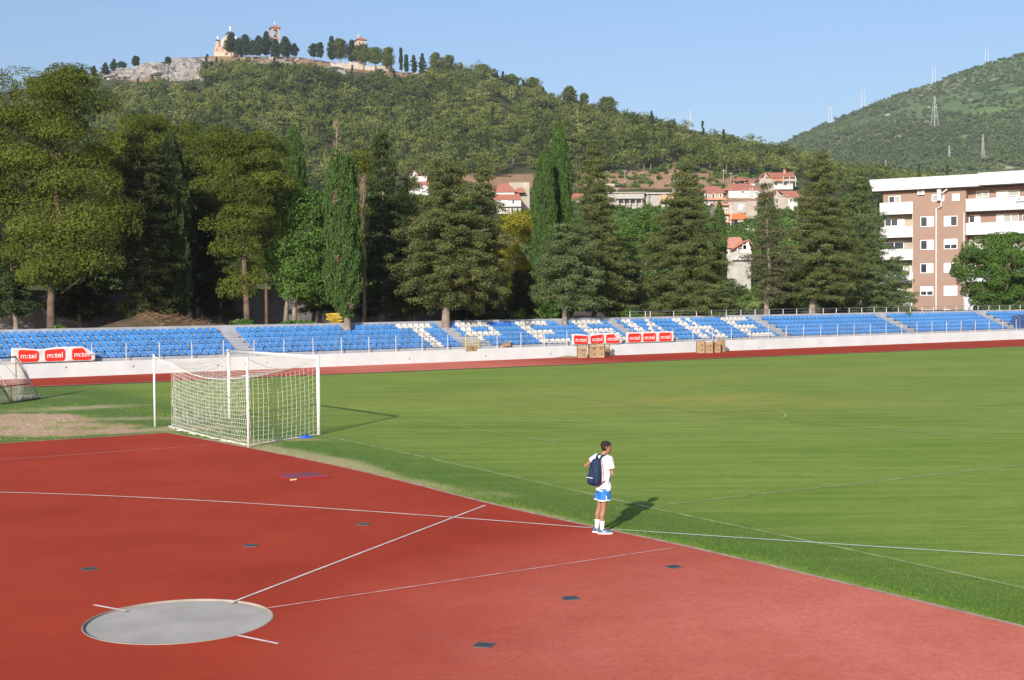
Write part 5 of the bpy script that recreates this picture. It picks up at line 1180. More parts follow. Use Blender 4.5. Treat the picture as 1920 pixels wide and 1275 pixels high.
# ================================================================ HILLSIDE HOUSES
def tilem(name, a, b): return mat(name, a, .85, scale=2.5, col2=b, bump=.4, bscale=6, detail=6)
M['tile'] = tilem('red_roof_tile', (.29, .105, .07), (.38, .16, .11)); M['tile_o'] = tilem('orange_roof_tile', (.50, .14, .035), (.6, .19, .06)); M['tile_p'] = tilem('pale_roof_tile', (.40, .17, .11), (.52, .26, .17))
M['w_white'] = mat('house_white', (.46, .455, .44), .9, .06, .5); M['w_beige'] = mat('house_beige', (.33, .29, .235), .9, .1, .5); M['w_grey'] = mat('house_grey_block', (.32, .30, .27), .95, .18, .8, .3, 4); M['w_orange'] = mat('house_orange', (.48, .25, .09), .9, .08, .5)
M['shutter_brown'] = mat('brown_shutter', (.12, .05, .03), .7, .2, 3)
class House:
    def __init__(s, x0, x1, ybase, label, rz=0., d=8., base_drop=6., Y=None, name='house', cat='house'):
        p = hit((x0+x1)/2, ybase) if Y is None else aty((x0+x1)/2, ybase, Y)
        s.m = p.y/F; s.P = p; s.w = (x1-x0)*s.m; s.d = d; s.drop = base_drop; s.x0 = x0; s.x1 = x1; s.yb = ybase
        s.t = thing(name, label, cat, p, rz)
        s.xc = (x0+x1)/2
    def X(s, x): return (x-s.xc)*s.m
    def Z(s, y): return (s.yb-y)*s.m
    def wall(s, x0, x1, yt, yb, m, y0=0., d=None, nm='wall'):
        z0 = s.Z(yb) if yb < s.yb-.5 else -s.drop
        k = MB(); k.box2((s.X(x0), y0, z0), (s.X(x1), y0+(d or s.d), s.Z(yt))); k.build(nm, M[m], s.t)
    def hip(s, x0, x1, yt, yb, m, y0=-.5, d=None, ridge=.35, nm='roof'):
        d = (d or s.d)+1.; a, b, z0, z1 = s.X(x0), s.X(x1), s.Z(yb), s.Z(yt); w = b-a; r = ridge*w
        k = MB(); V = [(a, y0, z0), (b, y0, z0), (b, y0+d, z0), (a, y0+d, z0), (a+r, y0+d/2, z1), (b-r, y0+d/2, z1)]
        V += [(x, y, z-.22) for x, y, z in V[:4]]
        k.add(V, [(0, 1, 5, 4), (1, 2, 5), (2, 3, 4, 5), (3, 0, 4), (0, 6, 7, 1), (1, 7, 8, 2), (2, 8, 9, 3), (3, 9, 6, 0), (6, 9, 8, 7)]); return k.build(nm, M[m], s.t)
    def gable(s, x0, x1, yt, yb, m, wallm, y0=-.4, d=None, apex=.5):
        """gable end facing the camera"""
        d = (d or s.d)+.8; a, b, z0, z1 = s.X(x0), s.X(x1), s.Z(yb), s.Z(yt); c = a+(b-a)*apex; th = .22
        k = MB(); k.prism([(a-.3, y0, z0-.15), (c, y0, z1), (b+.3, y0, z0-.15), (b+.3, y0, z0-.15-th), (c, y0, z1-th), (a-.3, y0, z0-.15-th)], (0, d, 0)); k.build('roof', M[m], s.t)
        k = MB(); k.prism([(a+.1, y0+.36, z0-2.2), (b-.1, y0+.36, z0-2.2), (c, y0+.36, z1-th-.02)], (0, d-.8, 0)); k.build('gable_wall', M[wallm], s.t)
    def side(s, x0, x1, yt, yb, m, y0=-.5, d=None):
        """ridge parallel to the facade: sloping face toward the camera"""
        d = (d or s.d)+1; a, b, z0, z1 = s.X(x0), s.X(x1), s.Z(yb), s.Z(yt)
        k = MB(); k.prism([(a, y0, z0), (a, y0+d/2, z1), (a, y0+d, z0), (a, y0+d, z0-.2), (a, y0+d/2, z1-.22), (a, y0, z0-.2)], (b-a, 0, 0)); k.build('roof', M[m], s.t)
    def win(s, x0, x1, y0, y1, yy=0., kd='glass'):
        a, b, z0, z1 = s.X(x0), s.X(x1), s.Z(y1), s.Z(y0); f = MB(); w = .1
        for p, q, c, d in ((a, b, z1-w, z1), (a, b, z0, z0+w), (a, a+w, z0+w, z1-w), (b-w, b, z0+w, z1-w)): f.box2((p, yy-.08, c), (q, yy-.003, d))
        fo = f.build('window', M['frame_w'], s.t); p = MB(); p.box2((a+w, yy-.04, z0+w), (b-w, yy-.004, z1-w)); p.build('pane', M[kd], fo)
    def balc(s, x0, x1, yt, yb, m='w_white', out=1.2):
        a, b, z0, z1 = s.X(x0), s.X(x1), s.Z(yb), s.Z(yt); k = MB(); k.box2((a, -out, z0), (b, -.003, z0+.18)); k.box2((a, -out, z0+.18), (b, -out+.1, z1)); k.build('balcony', M[m], s.t)
    def post(s, x, yt, yb, yy=-1.1):
        k = MB(); k.box((s.X(x), yy, (s.Z(yt)+s.Z(yb))/2), (.22, .22, s.Z(yt)-s.Z(yb))); k.build('pillar', M['w_white'], s.t)
    def chim(s, x, yt, yb, yy=3, m='w_white'):
        k = MB(); k.box((s.X(x), yy, (s.Z(yt)+s.Z(yb))/2), (.8, .8, s.Z(yt)-s.Z(yb))); k.box((s.X(x), yy, s.Z(yt)+.08), (1.0, 1.0, .14)); k.build('chimney', M[m], s.t)
h = House(927, 979, 402, 'white two storey house with double red hipped roof left of the cypress pair', d=8)
h.wall(929, 977, 374, 402, 'w_white'); h.wall(930, 965, 357, 366, 'w_white', y0=2.5, d=6.5, nm='upper_wall'); h.hip(925, 978, 358, 374, 'tile', ridge=.12, d=8.5); h.hip(921, 970, 342, 358, 'tile', y0=2.0, d=7, ridge=.36, nm='upper_roof')
h.balc(938, 977, 383, 388.5); h.win(960, 965, 375, 384); h.win(940, 952, 375, 383, kd='shutter'); h.win(958, 963, 390, 401); h.win(940, 950, 391, 398); h.win(968, 973, 390, 398)
h = House(955, 995, 378, 'plain beige block house behind the double roofed white house', d=7, Y=hit(975, 402).y+16)
h.wall(955, 993, 342, 378, 'w_beige'); h.hip(966, 984, 352, 361, 'tile', y0=-2.5, d=3, ridge=.2); h.win(984, 987, 344, 348)
h = House(768, 800, 370, 'white gabled house with red roofs half hidden behind the great cedar', d=7)
h.wall(768, 800, 330, 340, 'w_white', y0=2, d=5, nm='upper_wall'); h.wall(766, 804, 345, 370, 'w_white'); h.gable(766, 796, 319, 332, 'tile', 'w_white', y0=1.6, apex=.35); h.hip(764, 806, 336, 346, 'tile', ridge=.1, d=7); h.win(776, 782, 325, 331, yy=1.9); h.win(790, 800, 358, 366); h.balc(775, 806, 362, 367)
h = House(600, 622, 358, 'small white gabled house with red roof left of the forked cypress', d=7)
h.wall(602, 622, 343, 358, 'w_white'); h.gable(600, 624, 332, 346, 'tile', 'w_white', apex=.65); h.win(608, 613, 347, 352)
h = House(1075, 1092, 380, 'small red roofed house glimpsed right of the cypress pair', d=6)
h.wall(1075, 1092, 372, 380, 'w_beige'); h.side(1072, 1095, 362, 373, 'tile')
h = House(1140, 1208, 394, 'long low grey concrete house with pergola under the wood', d=8)
h.wall(1140, 1208, 362, 394, 'w_grey'); k = MB(); k.box2((h.X(1138), -.6, h.Z(363)+.05), (h.X(1209), 8.4, h.Z(361.3)+.05)); k.build('flat_roof', M['w_beige'], h.t)
for i in range(5): h.post(1158+i*11, 374, 386, -2.)
k = MB(); k.box2((h.X(1155), -3, h.Z(374.5)), (h.X(1206), -.2, h.Z(373.8))); k.build('pergola', M['w_grey'], h.t)
for x in (1163, 1176, 1187, 1198): h.win(x, x+4, 366, 371)
h = House(1211, 1263, 396, 'flat roofed house, half white half orange, with white roof slab', d=8)
h.wall(1211, 1239, 365, 396, 'w_grey'); h.wall(1239, 1263, 364, 379, 'w_orange', y0=-.3, nm='orange_wall'); h.wall(1240, 1262, 380, 396, 'w_white', y0=.4, nm='lower_wall')
k = MB(); k.box2((h.X(1209), -.9, h.Z(364)), (h.X(1266), 8.3, h.Z(362))); k.build('roof_slab', M['w_white'], h.t); h.balc(1238, 1264, 377, 379.5, m='w_orange'); h.win(1243, 1247, 367, 372, -.3, kd='shutter_brown'); h.win(1256, 1260, 367, 376, -.3, kd='shutter_brown'); h.win(1247, 1252, 383, 388, .4)
h = House(1322, 1361, 396, 'two storey beige house with red hipped roof and long balcony, behind the large cedar', d=9)
h.wall(1320, 1356, 360, 396, 'w_beige'); h.hip(1312, 1361, 347, 361, 'tile', ridge=.3); h.balc(1318, 1360, 372, 375.5, m='tile_p'); h.balc(1318, 1352, 384, 387); h.win(1322, 1327, 363, 371, kd='glass'); h.win(1335, 1340, 363, 372, kd='shutter_brown'); h.win(1349, 1353, 363, 371, kd='shutter_brown'); h.win(1322, 1328, 376, 383); h.win(1337, 1342, 377, 384)
h = House(1342, 1370, 428, 'narrow tall beige house with three stacked balconies in front of the grey walls', d=8)
h.wall(1340, 1367, 383, 428, 'w_beige'); 
for y in (386, 403, 418): h.balc(1350, 1370, y-3, y, m='tile_p')
h.side(1338, 1369, 379, 384, 'tile_p')
for y in (391, 407): h.win(1360, 1364, y, y+7, kd='shutter_brown'); h.win(1348, 1352, y, y+7)
h.post(1369, 386, 425); h.win(1359, 1363, 421, 427)
h = House(1366, 1428, 372, 'long white house with broad red hipped roof among the upper houses', d=10)
h.wall(1366, 1426, 355, 372, 'w_white'); h.hip(1354, 1430, 343, 356, 'tile', ridge=.28, d=10); h.win(1390, 1395, 358, 363); h.win(1416, 1421, 361, 364); 
for x in (1406, 1410): h.post(x, 353, 369, -.8)
h = House(1376, 1412, 345, 'open red roofed veranda house at the top left of the upper houses', d=7)
h.wall(1376, 1398, 338.5, 345, 'w_white', y0=2.5, d=5); h.hip(1373, 1414, 331, 338, 'tile', ridge=.35, d=7)
for x in (1376, 1386, 1397): h.post(x, 337.5, 344, .3)
h.win(1379, 1384, 340, 343, 2.5)
h = House(1402, 1432, 352, 'small white house with red roof wedged before the big gabled house', d=7)
h.wall(1406, 1430, 342, 352, 'w_white'); h.hip(1400, 1434, 336, 343, 'tile', ridge=.4)
h = House(1424, 1493, 366, 'large three storey house with beige gable end, red roof and white pillared balconies', d=10)
h.wall(1424, 1450, 334, 366, 'w_beige'); h.wall(1450, 1488, 331, 366, 'w_white', y0=1.2, d=9, nm='balcony_wall'); h.gable(1424, 1450, 323, 336, 'tile', 'w_beige', apex=.45, d=8); h.side(1436, 1492, 322, 333, 'tile', y0=-.6, d=9.5)
h.balc(1450, 1493, 336.5, 341, m='w_beige', out=.6); h.balc(1450, 1486, 349, 356, m='w_white', out=.6); h.chim(1475, 318.5, 328, 4, 'tile_p')
for x in (1468, 1480, 1491): h.post(x, 332, 338, -.5); h.post(x, 341, 351, -.5)
h.win(1453, 1460, 343, 348, 1.2); h.win(1470, 1478, 343, 348, 1.2); h.win(1470, 1477, 332, 336.5, 1.2)
k = MB(); k.box2((h.X(1452), -.9, h.Z(339.5)), (h.X(1466), -.62, h.Z(336))); k.build('awning', M['tile_o'], h.t)
h = House(1450, 1497, 396, 'beige gabled house with red roof just below the large three storey house', d=9)
h.wall(1451, 1477, 366, 396, 'w_beige'); h.wall(1477, 1496, 368, 396, 'w_white', y0=.6, nm='side_wall'); h.gable(1451, 1477, 355, 370, 'tile', 'w_beige', apex=.2, d=8); h.side(1460, 1499, 357, 369, 'tile', y0=0, d=8); h.win(1455, 1459, 372, 383, kd='shutter_brown'); h.win(1481, 1485, 372, 380, .6)
h = House(1365, 1418, 404, 'grey block garage terrace with a white door below the long white house', d=6, name='garage', cat='garage')
h.wall(1365, 1400, 379, 404, 'w_grey'); h.wall(1400.5, 1420, 378, 404, 'w_beige', nm='render_wall'); h.win(1384, 1392, 384, 394, kd='shutter'); h.win(1394, 1397, 383, 388)
h = House(1370, 1402, 420, 'small outbuilding with bright orange tiled roof', d=5, name='outbuilding', cat='shed')
h.wall(1383, 1400, 409, 420, 'w_beige'); h.hip(1368, 1403, 399.5, 410, 'tile_o', ridge=.15, d=5)
h = House(1357, 1411, 500, 'white house with sloping red roof and balcony between the large cedar and thin cedar', d=9, Y=250)
h.wall(1355, 1408, 462, 500, 'w_grey'); h.side(1346, 1396, 443, 463, 'tile_p', d=8); h.gable(1372, 1412, 449, 466, 'tile', 'w_white', y0=-1.2, apex=.75); h.balc(1381, 1404, 474, 482, m='w_grey'); h.win(1391, 1399, 459, 469, -.8); h.post(1381, 466, 486)
h.win(1362, 1367, 470, 477)
h = House(1188, 1232, 472, 'reddish tiled roof showing through the broadleaf trees', d=7, Y=300)
h.wall(1190, 1230, 462, 474, 'w_beige'); h.hip(1186, 1234, 447, 463, 'tile_p', ridge=.3)
# retaining terraces of the village
M['stone'] = mat('terrace_stone', (.34, .30, .25), .95, scale=1., col2=(.46, .42, .36), bump=.6, bscale=4, detail=8)
def gwall(x0, x1, y, hpx, label, name='terrace_wall', m='stone', Yd=None):
    a, b = hit(x0, y), hit(x1, y); c = (a+b)/2; L = (b-a).length+.5
    t = MB(); hh = hpx*c.y/F; t.box((0, 0, hh/2-1), (L, .5, hh+2)); rq = random.Random(int(x0))
    for i in range(int(L/1.2)): t.box((-L/2+1.2*i+.5, -.03, hh+.02), (.9*rq.uniform(.7, 1.2), .5, .22*rq.uniform(.5, 1.6)))
    o = t.build(name, M[m]); o.location = c; o.rotation_euler = (0, 0, math.atan2(b.y-a.y, b.x-a.x)); tag(o, label, 'wall')
gwall(1375, 1420, 436, 6, 'beige stone terrace wall below the orange roofed outbuilding'); gwall(1100, 1160, 348, 2.5, 'low stone wall along the lower edge of the wood')
gwall(1400, 1424, 418, 12, 'tall pale stone retaining wall right of the orange roofed outbuilding')
# ================================================================ SUMMIT: chapel, bell tower, turret, walls
M['church'] = mat('chapel_brick', (.36, .23, .17), .9, scale=.9, col2=(.46, .33, .25), detail=6); M['church_lt'] = mat('chapel_stone', (.46, .38, .30), .9, .1, 1)
M['lead'] = mat('lead_dome', (.06, .075, .08), .5, .2, 1, metal=.3); M['cross'] = mat('gilded_cross', (.85, .80, .62), .25, .05, 2, spec=.8)
def dome_rings(cx, cy, z, r, hgt, n=20, m_=7):
    return [[(cx+r*math.cos(a)*math.cos(t), cy+r*math.cos(a)*math.sin(t), z+hgt*math.sin(a)) for t in np.linspace(0, 2*math.pi, n+1)[:-1]] for a in np.linspace(0, 1.5, m_)]
def cross(parent, x, y, z, s):
    k = MB(); k.box((x, y, z+s*.9), (.16*s, .12*s, 1.8*s)); k.box((x, y, z+s*1.15), (.95*s, .12*s, .16*s)); k.tube([(x, y, z-.05), (x, y, z+.22*s)], [.16*s, .16*s], 8); 
    k.rings(dome_rings(x, y, z+s*1.15, .42*s, .42*s)); k.rings([[(a, b, 2*(z+s*1.15)-c) for a, b, c in r_] for r_ in dome_rings(x, y, z+s*1.15, .42*s, .42*s)]); k.build('cross', M['cross'], parent)
Yc = 897.; mC = Yc/F
pc = aty(424, 103.5, Yc); ch = thing('chapel', 'pink and cream domed orthodox chapel at the left end of the summit', 'church', Vector((pc.x, Yc, pc.z)), 0)
def cX(x): return (x-424)*mC
def cZ(y): return (103.5-y)*mC
k = MB(); k.box2((cX(402), 0, -3), (cX(449), 14, cZ(88))); k.build('nave_wall', M['church'], ch)
k = MB(); k.box2((cX(401.7), -.08, -3), (cX(449.3), -.003, cZ(98.5))); k.build('plinth', M['church_lt'], ch)
# central gabled arm with arch
k = MB(); cz = cZ(80); rA = (436-415)/2*mC; pts = [(cX(415), -.6, cZ(88.002)), (cX(436), -.6, cZ(88.002)), (cX(436), -.6, cz)]+[(cX(425.5)+rA*math.cos(a), -.6, cz+rA*math.sin(a)) for a in np.linspace(0, math.pi, 13)][1:-1]+[(cX(415), -.6, cz)]
k.prism(pts, (0, 13, 0)); k.build('arched_gable', M['church_lt'], ch)
k = MB(); rB = rA*.55; pts = [(cX(425.5)+rB*math.cos(a), -.66, cz-.4+rB*math.sin(a)) for a in np.linspace(0, math.pi, 13)]+[(cX(425.5)-rB, -.66, cz-2.2), (cX(425.5)+rB, -.66, cz-2.2)]
k.prism(pts, (0, .05, 0)); k.build('blind_arch', M['church'], ch)
def drum(cx, y0px, y1px, rpx, domeh, crs, yy):
    x = cX(cx); r = rpx*mC; n = 12; z0, z1 = cZ(y0px), cZ(y1px)
    k = MB(); k.rings([[(x+r*math.cos(t), yy+r*math.sin(t), z) for t in np.linspace(0, 2*math.pi, n+1)[:-1]] for z in (z0, z1)]); k.build('drum', M['church_lt'], ch)
    for i in range(8):
        a = 2*math.pi*(i+.5)/8; k = MB(); k.box((x+r*.97*math.cos(a), yy+r*.97*math.sin(a), (z0+z1)/2), (.12 if r > 2 else .08, r*.42, (z1-z0)*.7), a); k.build('drum_window', M['shutter_brown'] if False else M['church'], ch)
    k = MB(); k.rings([[(x+r*1.1*math.cos(t), yy+r*1.1*math.sin(t), z) for t in np.linspace(0, 2*math.pi, 25)[:-1]] for z in (z1, z1+.2)]); k.rings(dome_rings(x, yy, z1+.2, r*1.05, domeh*mC)); k.build('dome', M['lead'], ch, smooth=True)
    cross(ch, x, yy, z1+.15+domeh*mC, crs)
drum(428.5, 76, 63, 8.2, 6.5, 1.9, 6.5); drum(407.5, 90, 77, 4.2, 3.2, 1.3, 2.); drum(441, 90, 77, 4.2, 3.2, 1.3, 2.2)
k = MB(); k.box2((cX(422), -.14, 0), (cX(427), -.09, cZ(99))); k.build('door', M['shutter_brown'], ch)
for x in (406, 417, 433): 
    k = MB(); k.box2((cX(x), -.05, cZ(95)), (cX(x+1.6), -.004, cZ(91))); k.build('window', M['shutter_brown'], ch)
# bell tower
pb = aty(516, 104, 898); bt = thing('bell_tower', 'pink brick bell tower with open arches and red pyramid roof', 'tower', Vector((pb.x, 898, pb.z)), rad(18)); mB = 890/F
w = 15*mB; zt = (104-53.5)*mB; za = (104-72)*mB; zb = (104-58)*mB
k = MB(); k.box2((-w/2, -w/2, -3), (w/2, w/2, za)); k.build('shaft', M['church'], bt)
k = MB(); pw = w*.24
for sx in (-1, 1):
    for sy in (-1, 1): k.box((sx*(w/2-pw/2), sy*(w/2-pw/2), (za+zb)/2+.3), (pw, pw, zb-za+.6-.004))
for a in range(4):      # arch heads
    R4 = Matrix.Rotation(a*math.pi/2, 3, 'Z'); ra = w/2-pw; pts = [(-ra, zb+.6+.002), (-ra, zb-.6)]+[(-ra*math.cos(t), zb-.6+ra*.9*math.sin(t)) for t in np.linspace(0, math.pi, 9)][1:-1]+[(ra, zb-.6), (ra, zb+.6+.002)]
    p3 = [R4 @ Vector((x, -w/2+.01, z)) for x, z in pts]; k.prism(p3, R4 @ Vector((0, .35, 0)))
k.build('belfry', M['church'], bt)
k = MB(); e = w/2+1.0; k.add([(-e, -e, zt), (e, -e, zt), (e, e, zt), (-e, e, zt), (0, 0, zt+2.4), (-e, -e, zt-.25), (e, -e, zt-.25), (e, e, zt-.25), (-e, e, zt-.25)], [(0, 1, 4), (1, 2, 4), (2, 3, 4), (3, 0, 4), (0, 5, 6, 1), (1, 6, 7, 2), (2, 7, 8, 3), (3, 8, 5, 0), (5, 8, 7, 6)]); k.build('roof', M['tile'], bt)
k = MB(); k.box2((-w/2, -w/2, zb+.606), (w/2, w/2, zt-.255)); k.build('frieze', M['church'], bt)
k = MB(); k.rings([[(r*math.cos(t), r*math.sin(t), z) for t in np.linspace(0, 6.283, 13)[:-1]] for r, z in ((1.0, za+.9), (.75, za+1.3), (.6, za+2.1), (.15, za+2.5))]); k.build('bell', M['lead'], bt); cross(bt, 0, 0, zt+2.35, 1.2)
# red roofed turret
pt = aty(676, 118, 872); tt_ = thing('turret', 'cream turret with red pyramid roof above the ruined wall', 'tower', Vector((pt.x, 872, pt.z)), rad(25)); mT = 872/F
w = 16*mT; z1 = (118-77)*mT; k = MB(); k.box2((-w/2, -w/2, -3), (w/2, w/2, z1)); k.build('shaft', M['church_lt'], tt_)
k = MB(); e = w/2+.9; zt = z1+.25; k.add([(-e, -e, zt), (e, -e, zt), (e, e, zt), (-e, e, zt), (0, 0, zt+2.3), (-e, -e, z1), (e, -e, z1), (e, e, z1), (-e, e, z1)], [(0, 1, 4), (1, 2, 4), (2, 3, 4), (3, 0, 4), (0, 5, 6, 1), (1, 6, 7, 2), (2, 7, 8, 3), (3, 8, 5, 0), (5, 8, 7, 6)]); k.build('roof', M['tile'], tt_)
k = MB(); k.box((-1.6, -1.2, z1+2.4), (.9, .9, 2.6)); k.build('chimney', M['church_lt'], tt_)
for x in (-1.4, 1.2): 
    k = MB(); k.box2((x-.4, -w/2-.05, z1-2.6), (x+.4, -w/2-.004, z1-1.4)); k.build('window', M['shutter_brown'], tt_)
# ruined stone wall and terrace walls on the summit
M['ruin'] = mat('pale_ruin_stone', (.30, .265, .215), .95, scale=.5, col2=(.42, .375, .315), bump=.8, bscale=2, detail=10)
def ruin(x0, x1, yt, yb, Yd, label, seed, rough=1.):
    a, b = aty(x0, yb, Yd), aty(x1, yb, Yd); L = b.x-a.x; m = Yd/F; k = MB(); rq = random.Random(seed); n = int(L/1.1); hgt = (yb-yt)*m
    for i in range(n):
        hh = hgt*(1-.55*rough*abs(noise.noise(Vector((i*.31, seed, 0))))*1.4)+rq.uniform(-.2, .2)*rough; dz = (b.z-a.z)*(i+.5)/n
        k.box((L*(i+.5)/n, rq.uniform(-.1, .1), hh/2-1.5+dz), (L/n*1.02 if False else L/n-.002, 1.0, hh+3))
    o = k.build('stone_wall', M['ruin']); o.location = a; tag(o, label, 'wall')
ruin(620, 682, 116, 126, 862, 'ruined pale stone wall with jagged top under the red roofed turret', 1)
ruin(682, 736, 123, 131, 860, 'lower pale stone wall continuing right from the ruined wall', 2, .6)
ruin(450, 560, 106.5, 110, 889, 'thin stone terrace wall beneath the chapel grove', 3, .3)
ruin(758, 808, 136, 141, 852, 'low pale roadside wall on the descending ridge', 4, .3)
h = House(160, 198, 153, 'long low pale roofed building at the far left end of the ridge', d=6, Y=882, base_drop=2); h.wall(162, 198, 147, 153, 'w_white'); h.side(160, 200, 139, 148, 'w_grey', d=7)
h.win(170, 174, 148.5, 151); h.win(182, 186, 148.5, 151)
# ================================================================ PYLONS AND POLES
M['pylon'] = mat('galvanised_steel', (.42, .43, .45), .5, .1, .5, metal=.2); M['pylon_dk'] = mat('weathered_steel', (.26, .27, .26), .6, .1, .5)
def hframe(x, yt, yb, label, Yd=1745):
    p = aty(x, yb, Yd); m = Yd/F; H = (yb-yt)*m; t = thing('pylon', label, 'pylon', p, .3, 'pylons on the far hill'); gap = 6.5*m
    for sx in (-1, 1): k = MB(); k.tube([(sx*gap/2, 0, -6), (sx*gap/2*.85, 0, H*.86)], [.42, .3], 6); k.build('leg', M['pylon'], t)
    k = MB(); k.tube([(-gap*1.4, 0, H*.84), (0, 0, H*.9), (gap*1.4, 0, H*.84)], .25, 5); 
    for sx in (-1, 1): k.tube([(sx*gap*.45, 0, H*.85), (sx*gap*.62, 0, H)], [.4, .15], 5)
    k.build('crossarm', M['pylon'], t)
hframe(1557, 195, 229, 'leftmost pale twin legged pylon on the far ridge'); hframe(1618, 164, 207, 'second pale twin legged pylon from the left on the far ridge'); hframe(1751, 120, 158, 'third twin legged pylon from the left on the far ridge'); hframe(1850, 86, 120, 'highest twin legged pylon on the far ridge')
def lattice(x, yt, yb, wpx, label, Yd=None, r=.3, fn=hill2, y0=850, y1=1800, m_='pylon_dk'):
    p = hit(x, yb, fn, y0, y1) if Yd is None else aty(x, yb, Yd); m = p.y/F; H = (yb-yt)*m; w = wpx*m; t = thing('lattice_pylon', label, 'pylon', p, .4); k = MB()
    for sx in (-1, 1):
        for sy in (-1, 1): k.tube([(sx*w/2, sy*w/2, -3), (sx*w*.12, sy*w*.12, H*.8), (0, 0, H)], r*.6, 4)
    n = 9
    for i in range(n):
        f0, f1 = i/n*.8, (i+1)/n*.8; w0, w1 = w/2*(1-f0/.8*.76), w/2*(1-f1/.8*.76)
        for sy in (-1, 1): k.tube([(-w0, sy*w0, H*f0), (w1, sy*w1, H*f1)], r*.35, 3); k.tube([(w0, sy*w0, H*f0), (-w1, sy*w1, H*f1)], r*.35, 3)
    k.build('mast', M[m_], t); k = MB()
    for z, l_ in ((.74, 1.), (.84, 1.25), (.93, .9)): k.tube([(-w*l_*.62, 0, H*z), (0, 0, H*z+.6), (w*l_*.62, 0, H*z)], r*.5, 4)
    k.build('crossarms', M[m_], t)
lattice(1752.5, 180, 243, 12, 'large grey lattice pylon halfway up the far hill', r=.55)
lattice(1780, 273, 305, 4.5, 'short grey lattice pylon low on the far hill', r=.4); lattice(1843, 252, 305, 6, 'brownish lattice pylon low on the right of the far hill', r=.4)
lattice(1661, 300, 338, 4, 'grey lattice pylon behind the left corner of the apartment block', Yd=700, r=.25)
lattice(1295, 207, 254, 7, 'faint lattice pylon standing on the wooded ridge', Yd=692, r=.12, m_='pylon')
def pole(x, yt, yb, label):
    p = hit(x, yb); H = (yb-yt)*p.y/F; t = thing('utility_pole', label, 'pole', p); k = MB(); k.tube([(0, 0, -1), (0, 0, H)], [.15, .10], 7); k.build('shaft', M['w_grey'], t); k = MB(); k.box((0, 0, H-.4), (1.5, .1, .1)); k.build('crossarm', M['apt_white'], t)
pole(1172, 320, 347, 'white concrete pole at the lower edge of the wood above the grey house'); pole(1356.5, 318, 338, 'concrete pole left of the pair above the long red roof'); pole(1370.5, 324, 342, 'concrete pole right of the pair above the long red roof')
pole(1240, 0, 0, 'x') if False else None
for x, yt, yb, L in ((1215, 360, 396, 'thin white pole in front of the flat roofed house'), (1157, 352, 388, 'thin pole standing beside the grey concrete house')): pole(x, yt, yb, L)
# ================================================================ THE BIG GOAL
M['goal_white'] = mat('goal_white_paint', (.60, .595, .58), .45, .05, 3, spec=.4); M['net'] = mat('white_net_cord', (.62, .60, .54), .8, .08, 6)
gN = gp(598, 815); gF = gp(430.4, 784.2); gdir = (gF-gN).normalized(); GW = (gF-gN).length; gback = Vector((-gdir.y, gdir.x, 0))
if gback.x > 0: gback = -gback
goal = thing('football_goal', 'white full size football goal with sagging net, standing beside the red apron', 'goal', gN, math.atan2(gdir.y, gdir.x))
ly = 1 if Vector((-gdir.y, gdir.x, 0)).dot(gback) > 0 else -1
HB = 2.50
for x in (0, GW): k = MB(); k.tube([(x, 0, -.1), (x, 0, HB+.06)], .062, 16); k.build('post', M['goal_white'], goal, smooth=True)
k = MB(); k.tube([(.0, 0, HB), (GW, 0, HB)], .06, 16); k.build('crossbar', M['goal_white'], goal, smooth=True)
for i in range(26):
    pass
k = MB()
for i in range(30): x = .2+(GW-.4)*i/29; k.tube([(x, ly*.06, HB-.01), (x, ly*.095, HB-.045), (x, ly*.06, HB-.07)], .008, 4)
k.build('net_hooks', M['goal_white'], goal)
def gl(x, y):  # photo ground pixel -> goal local
    p = gp(x, y)-gN; return Vector((p.dot(gdir), p.dot(Vector((-gdir.y, gdir.x, 0))), 0))
BN, BF = gl(466, 836), gl(322, 801)
cornersz = 2.14
# net sheets as cords
rq = random.Random(2)
def cords(fn, nu, nv, su, sv, name, r=.0038):
    k = MB()
    for i in range(nu+1): k.tube([fn(i/nu, j/sv) for j in range(sv+1)], r, 4, cap=False)
    for j in range(nv+1): k.tube([fn(i/su, j/nv) for i in range(su+1)], r*1.25, 4, cap=False)
    return k.build(name, M['net'], goal)
TN, TF = BN+Vector((-.03, 0, cornersz)), BF+Vector((-.05, 0, cornersz+.05))
def wob(u, v, a): return a*math.sin(u*37+v*9)*math.sin(v*23+u*5)
def f_back(u, v):   # u along, v from the ground up
    b = BN.lerp(BF, u); t = TN.lerp(TF, u); t.z -= .30*math.sin(math.pi*u)**.8
    p = b.lerp(t, v); p.y += ly*(.10*math.sin(math.pi*v)+.16*(1-v)**6)*math.sin(math.pi*min(1, u*1.0))**.3-ly*.05+wob(u, v, .03); p.x += wob(v, u, .03); p.z = max(.02, p.z+wob(u, v, .02)); return p
def f_side(base, back_t, back_b, sgn):
    def fn(u, v):   # u from post to back
        b = Vector((base, ly*.05, 0)).lerp(back_b, u); t = Vector((base, ly*.05, 2.30)).lerp(back_t, u); t.z -= .10*math.sin(math.pi*u)
        p = b.lerp(t, v); p.x += sgn*(.10*math.sin(math.pi*v)*math.sin(math.pi*u))+wob(u, v, .025); p.z = max(.02, p.z+wob(v, u, .025)-.03*math.sin(math.pi*u)); return p
    return fn
def f_top(u, v):    # v from crossbar to the back
    a = Vector((GW*u, ly*.07, HB-.06)); t = TN.lerp(TF, u); t.z -= .30*math.sin(math.pi*u)**.8
    p = a.lerp(t, v); p.z -= .28*math.sin(math.pi*v)*(.4+.6*math.sin(math.pi*u)); return p
cords(f_back, 54, 16, 54, 16, 'back_net'); cords(f_side(0, TN, BN, -1), 15, 15, 15, 15, 'side_net', .0046); cords(f_side(GW, TF, BF, 1), 15, 15, 15, 15, 'side_net'); cords(f_top, 54, 14, 54, 14, 'top_net', .0032)
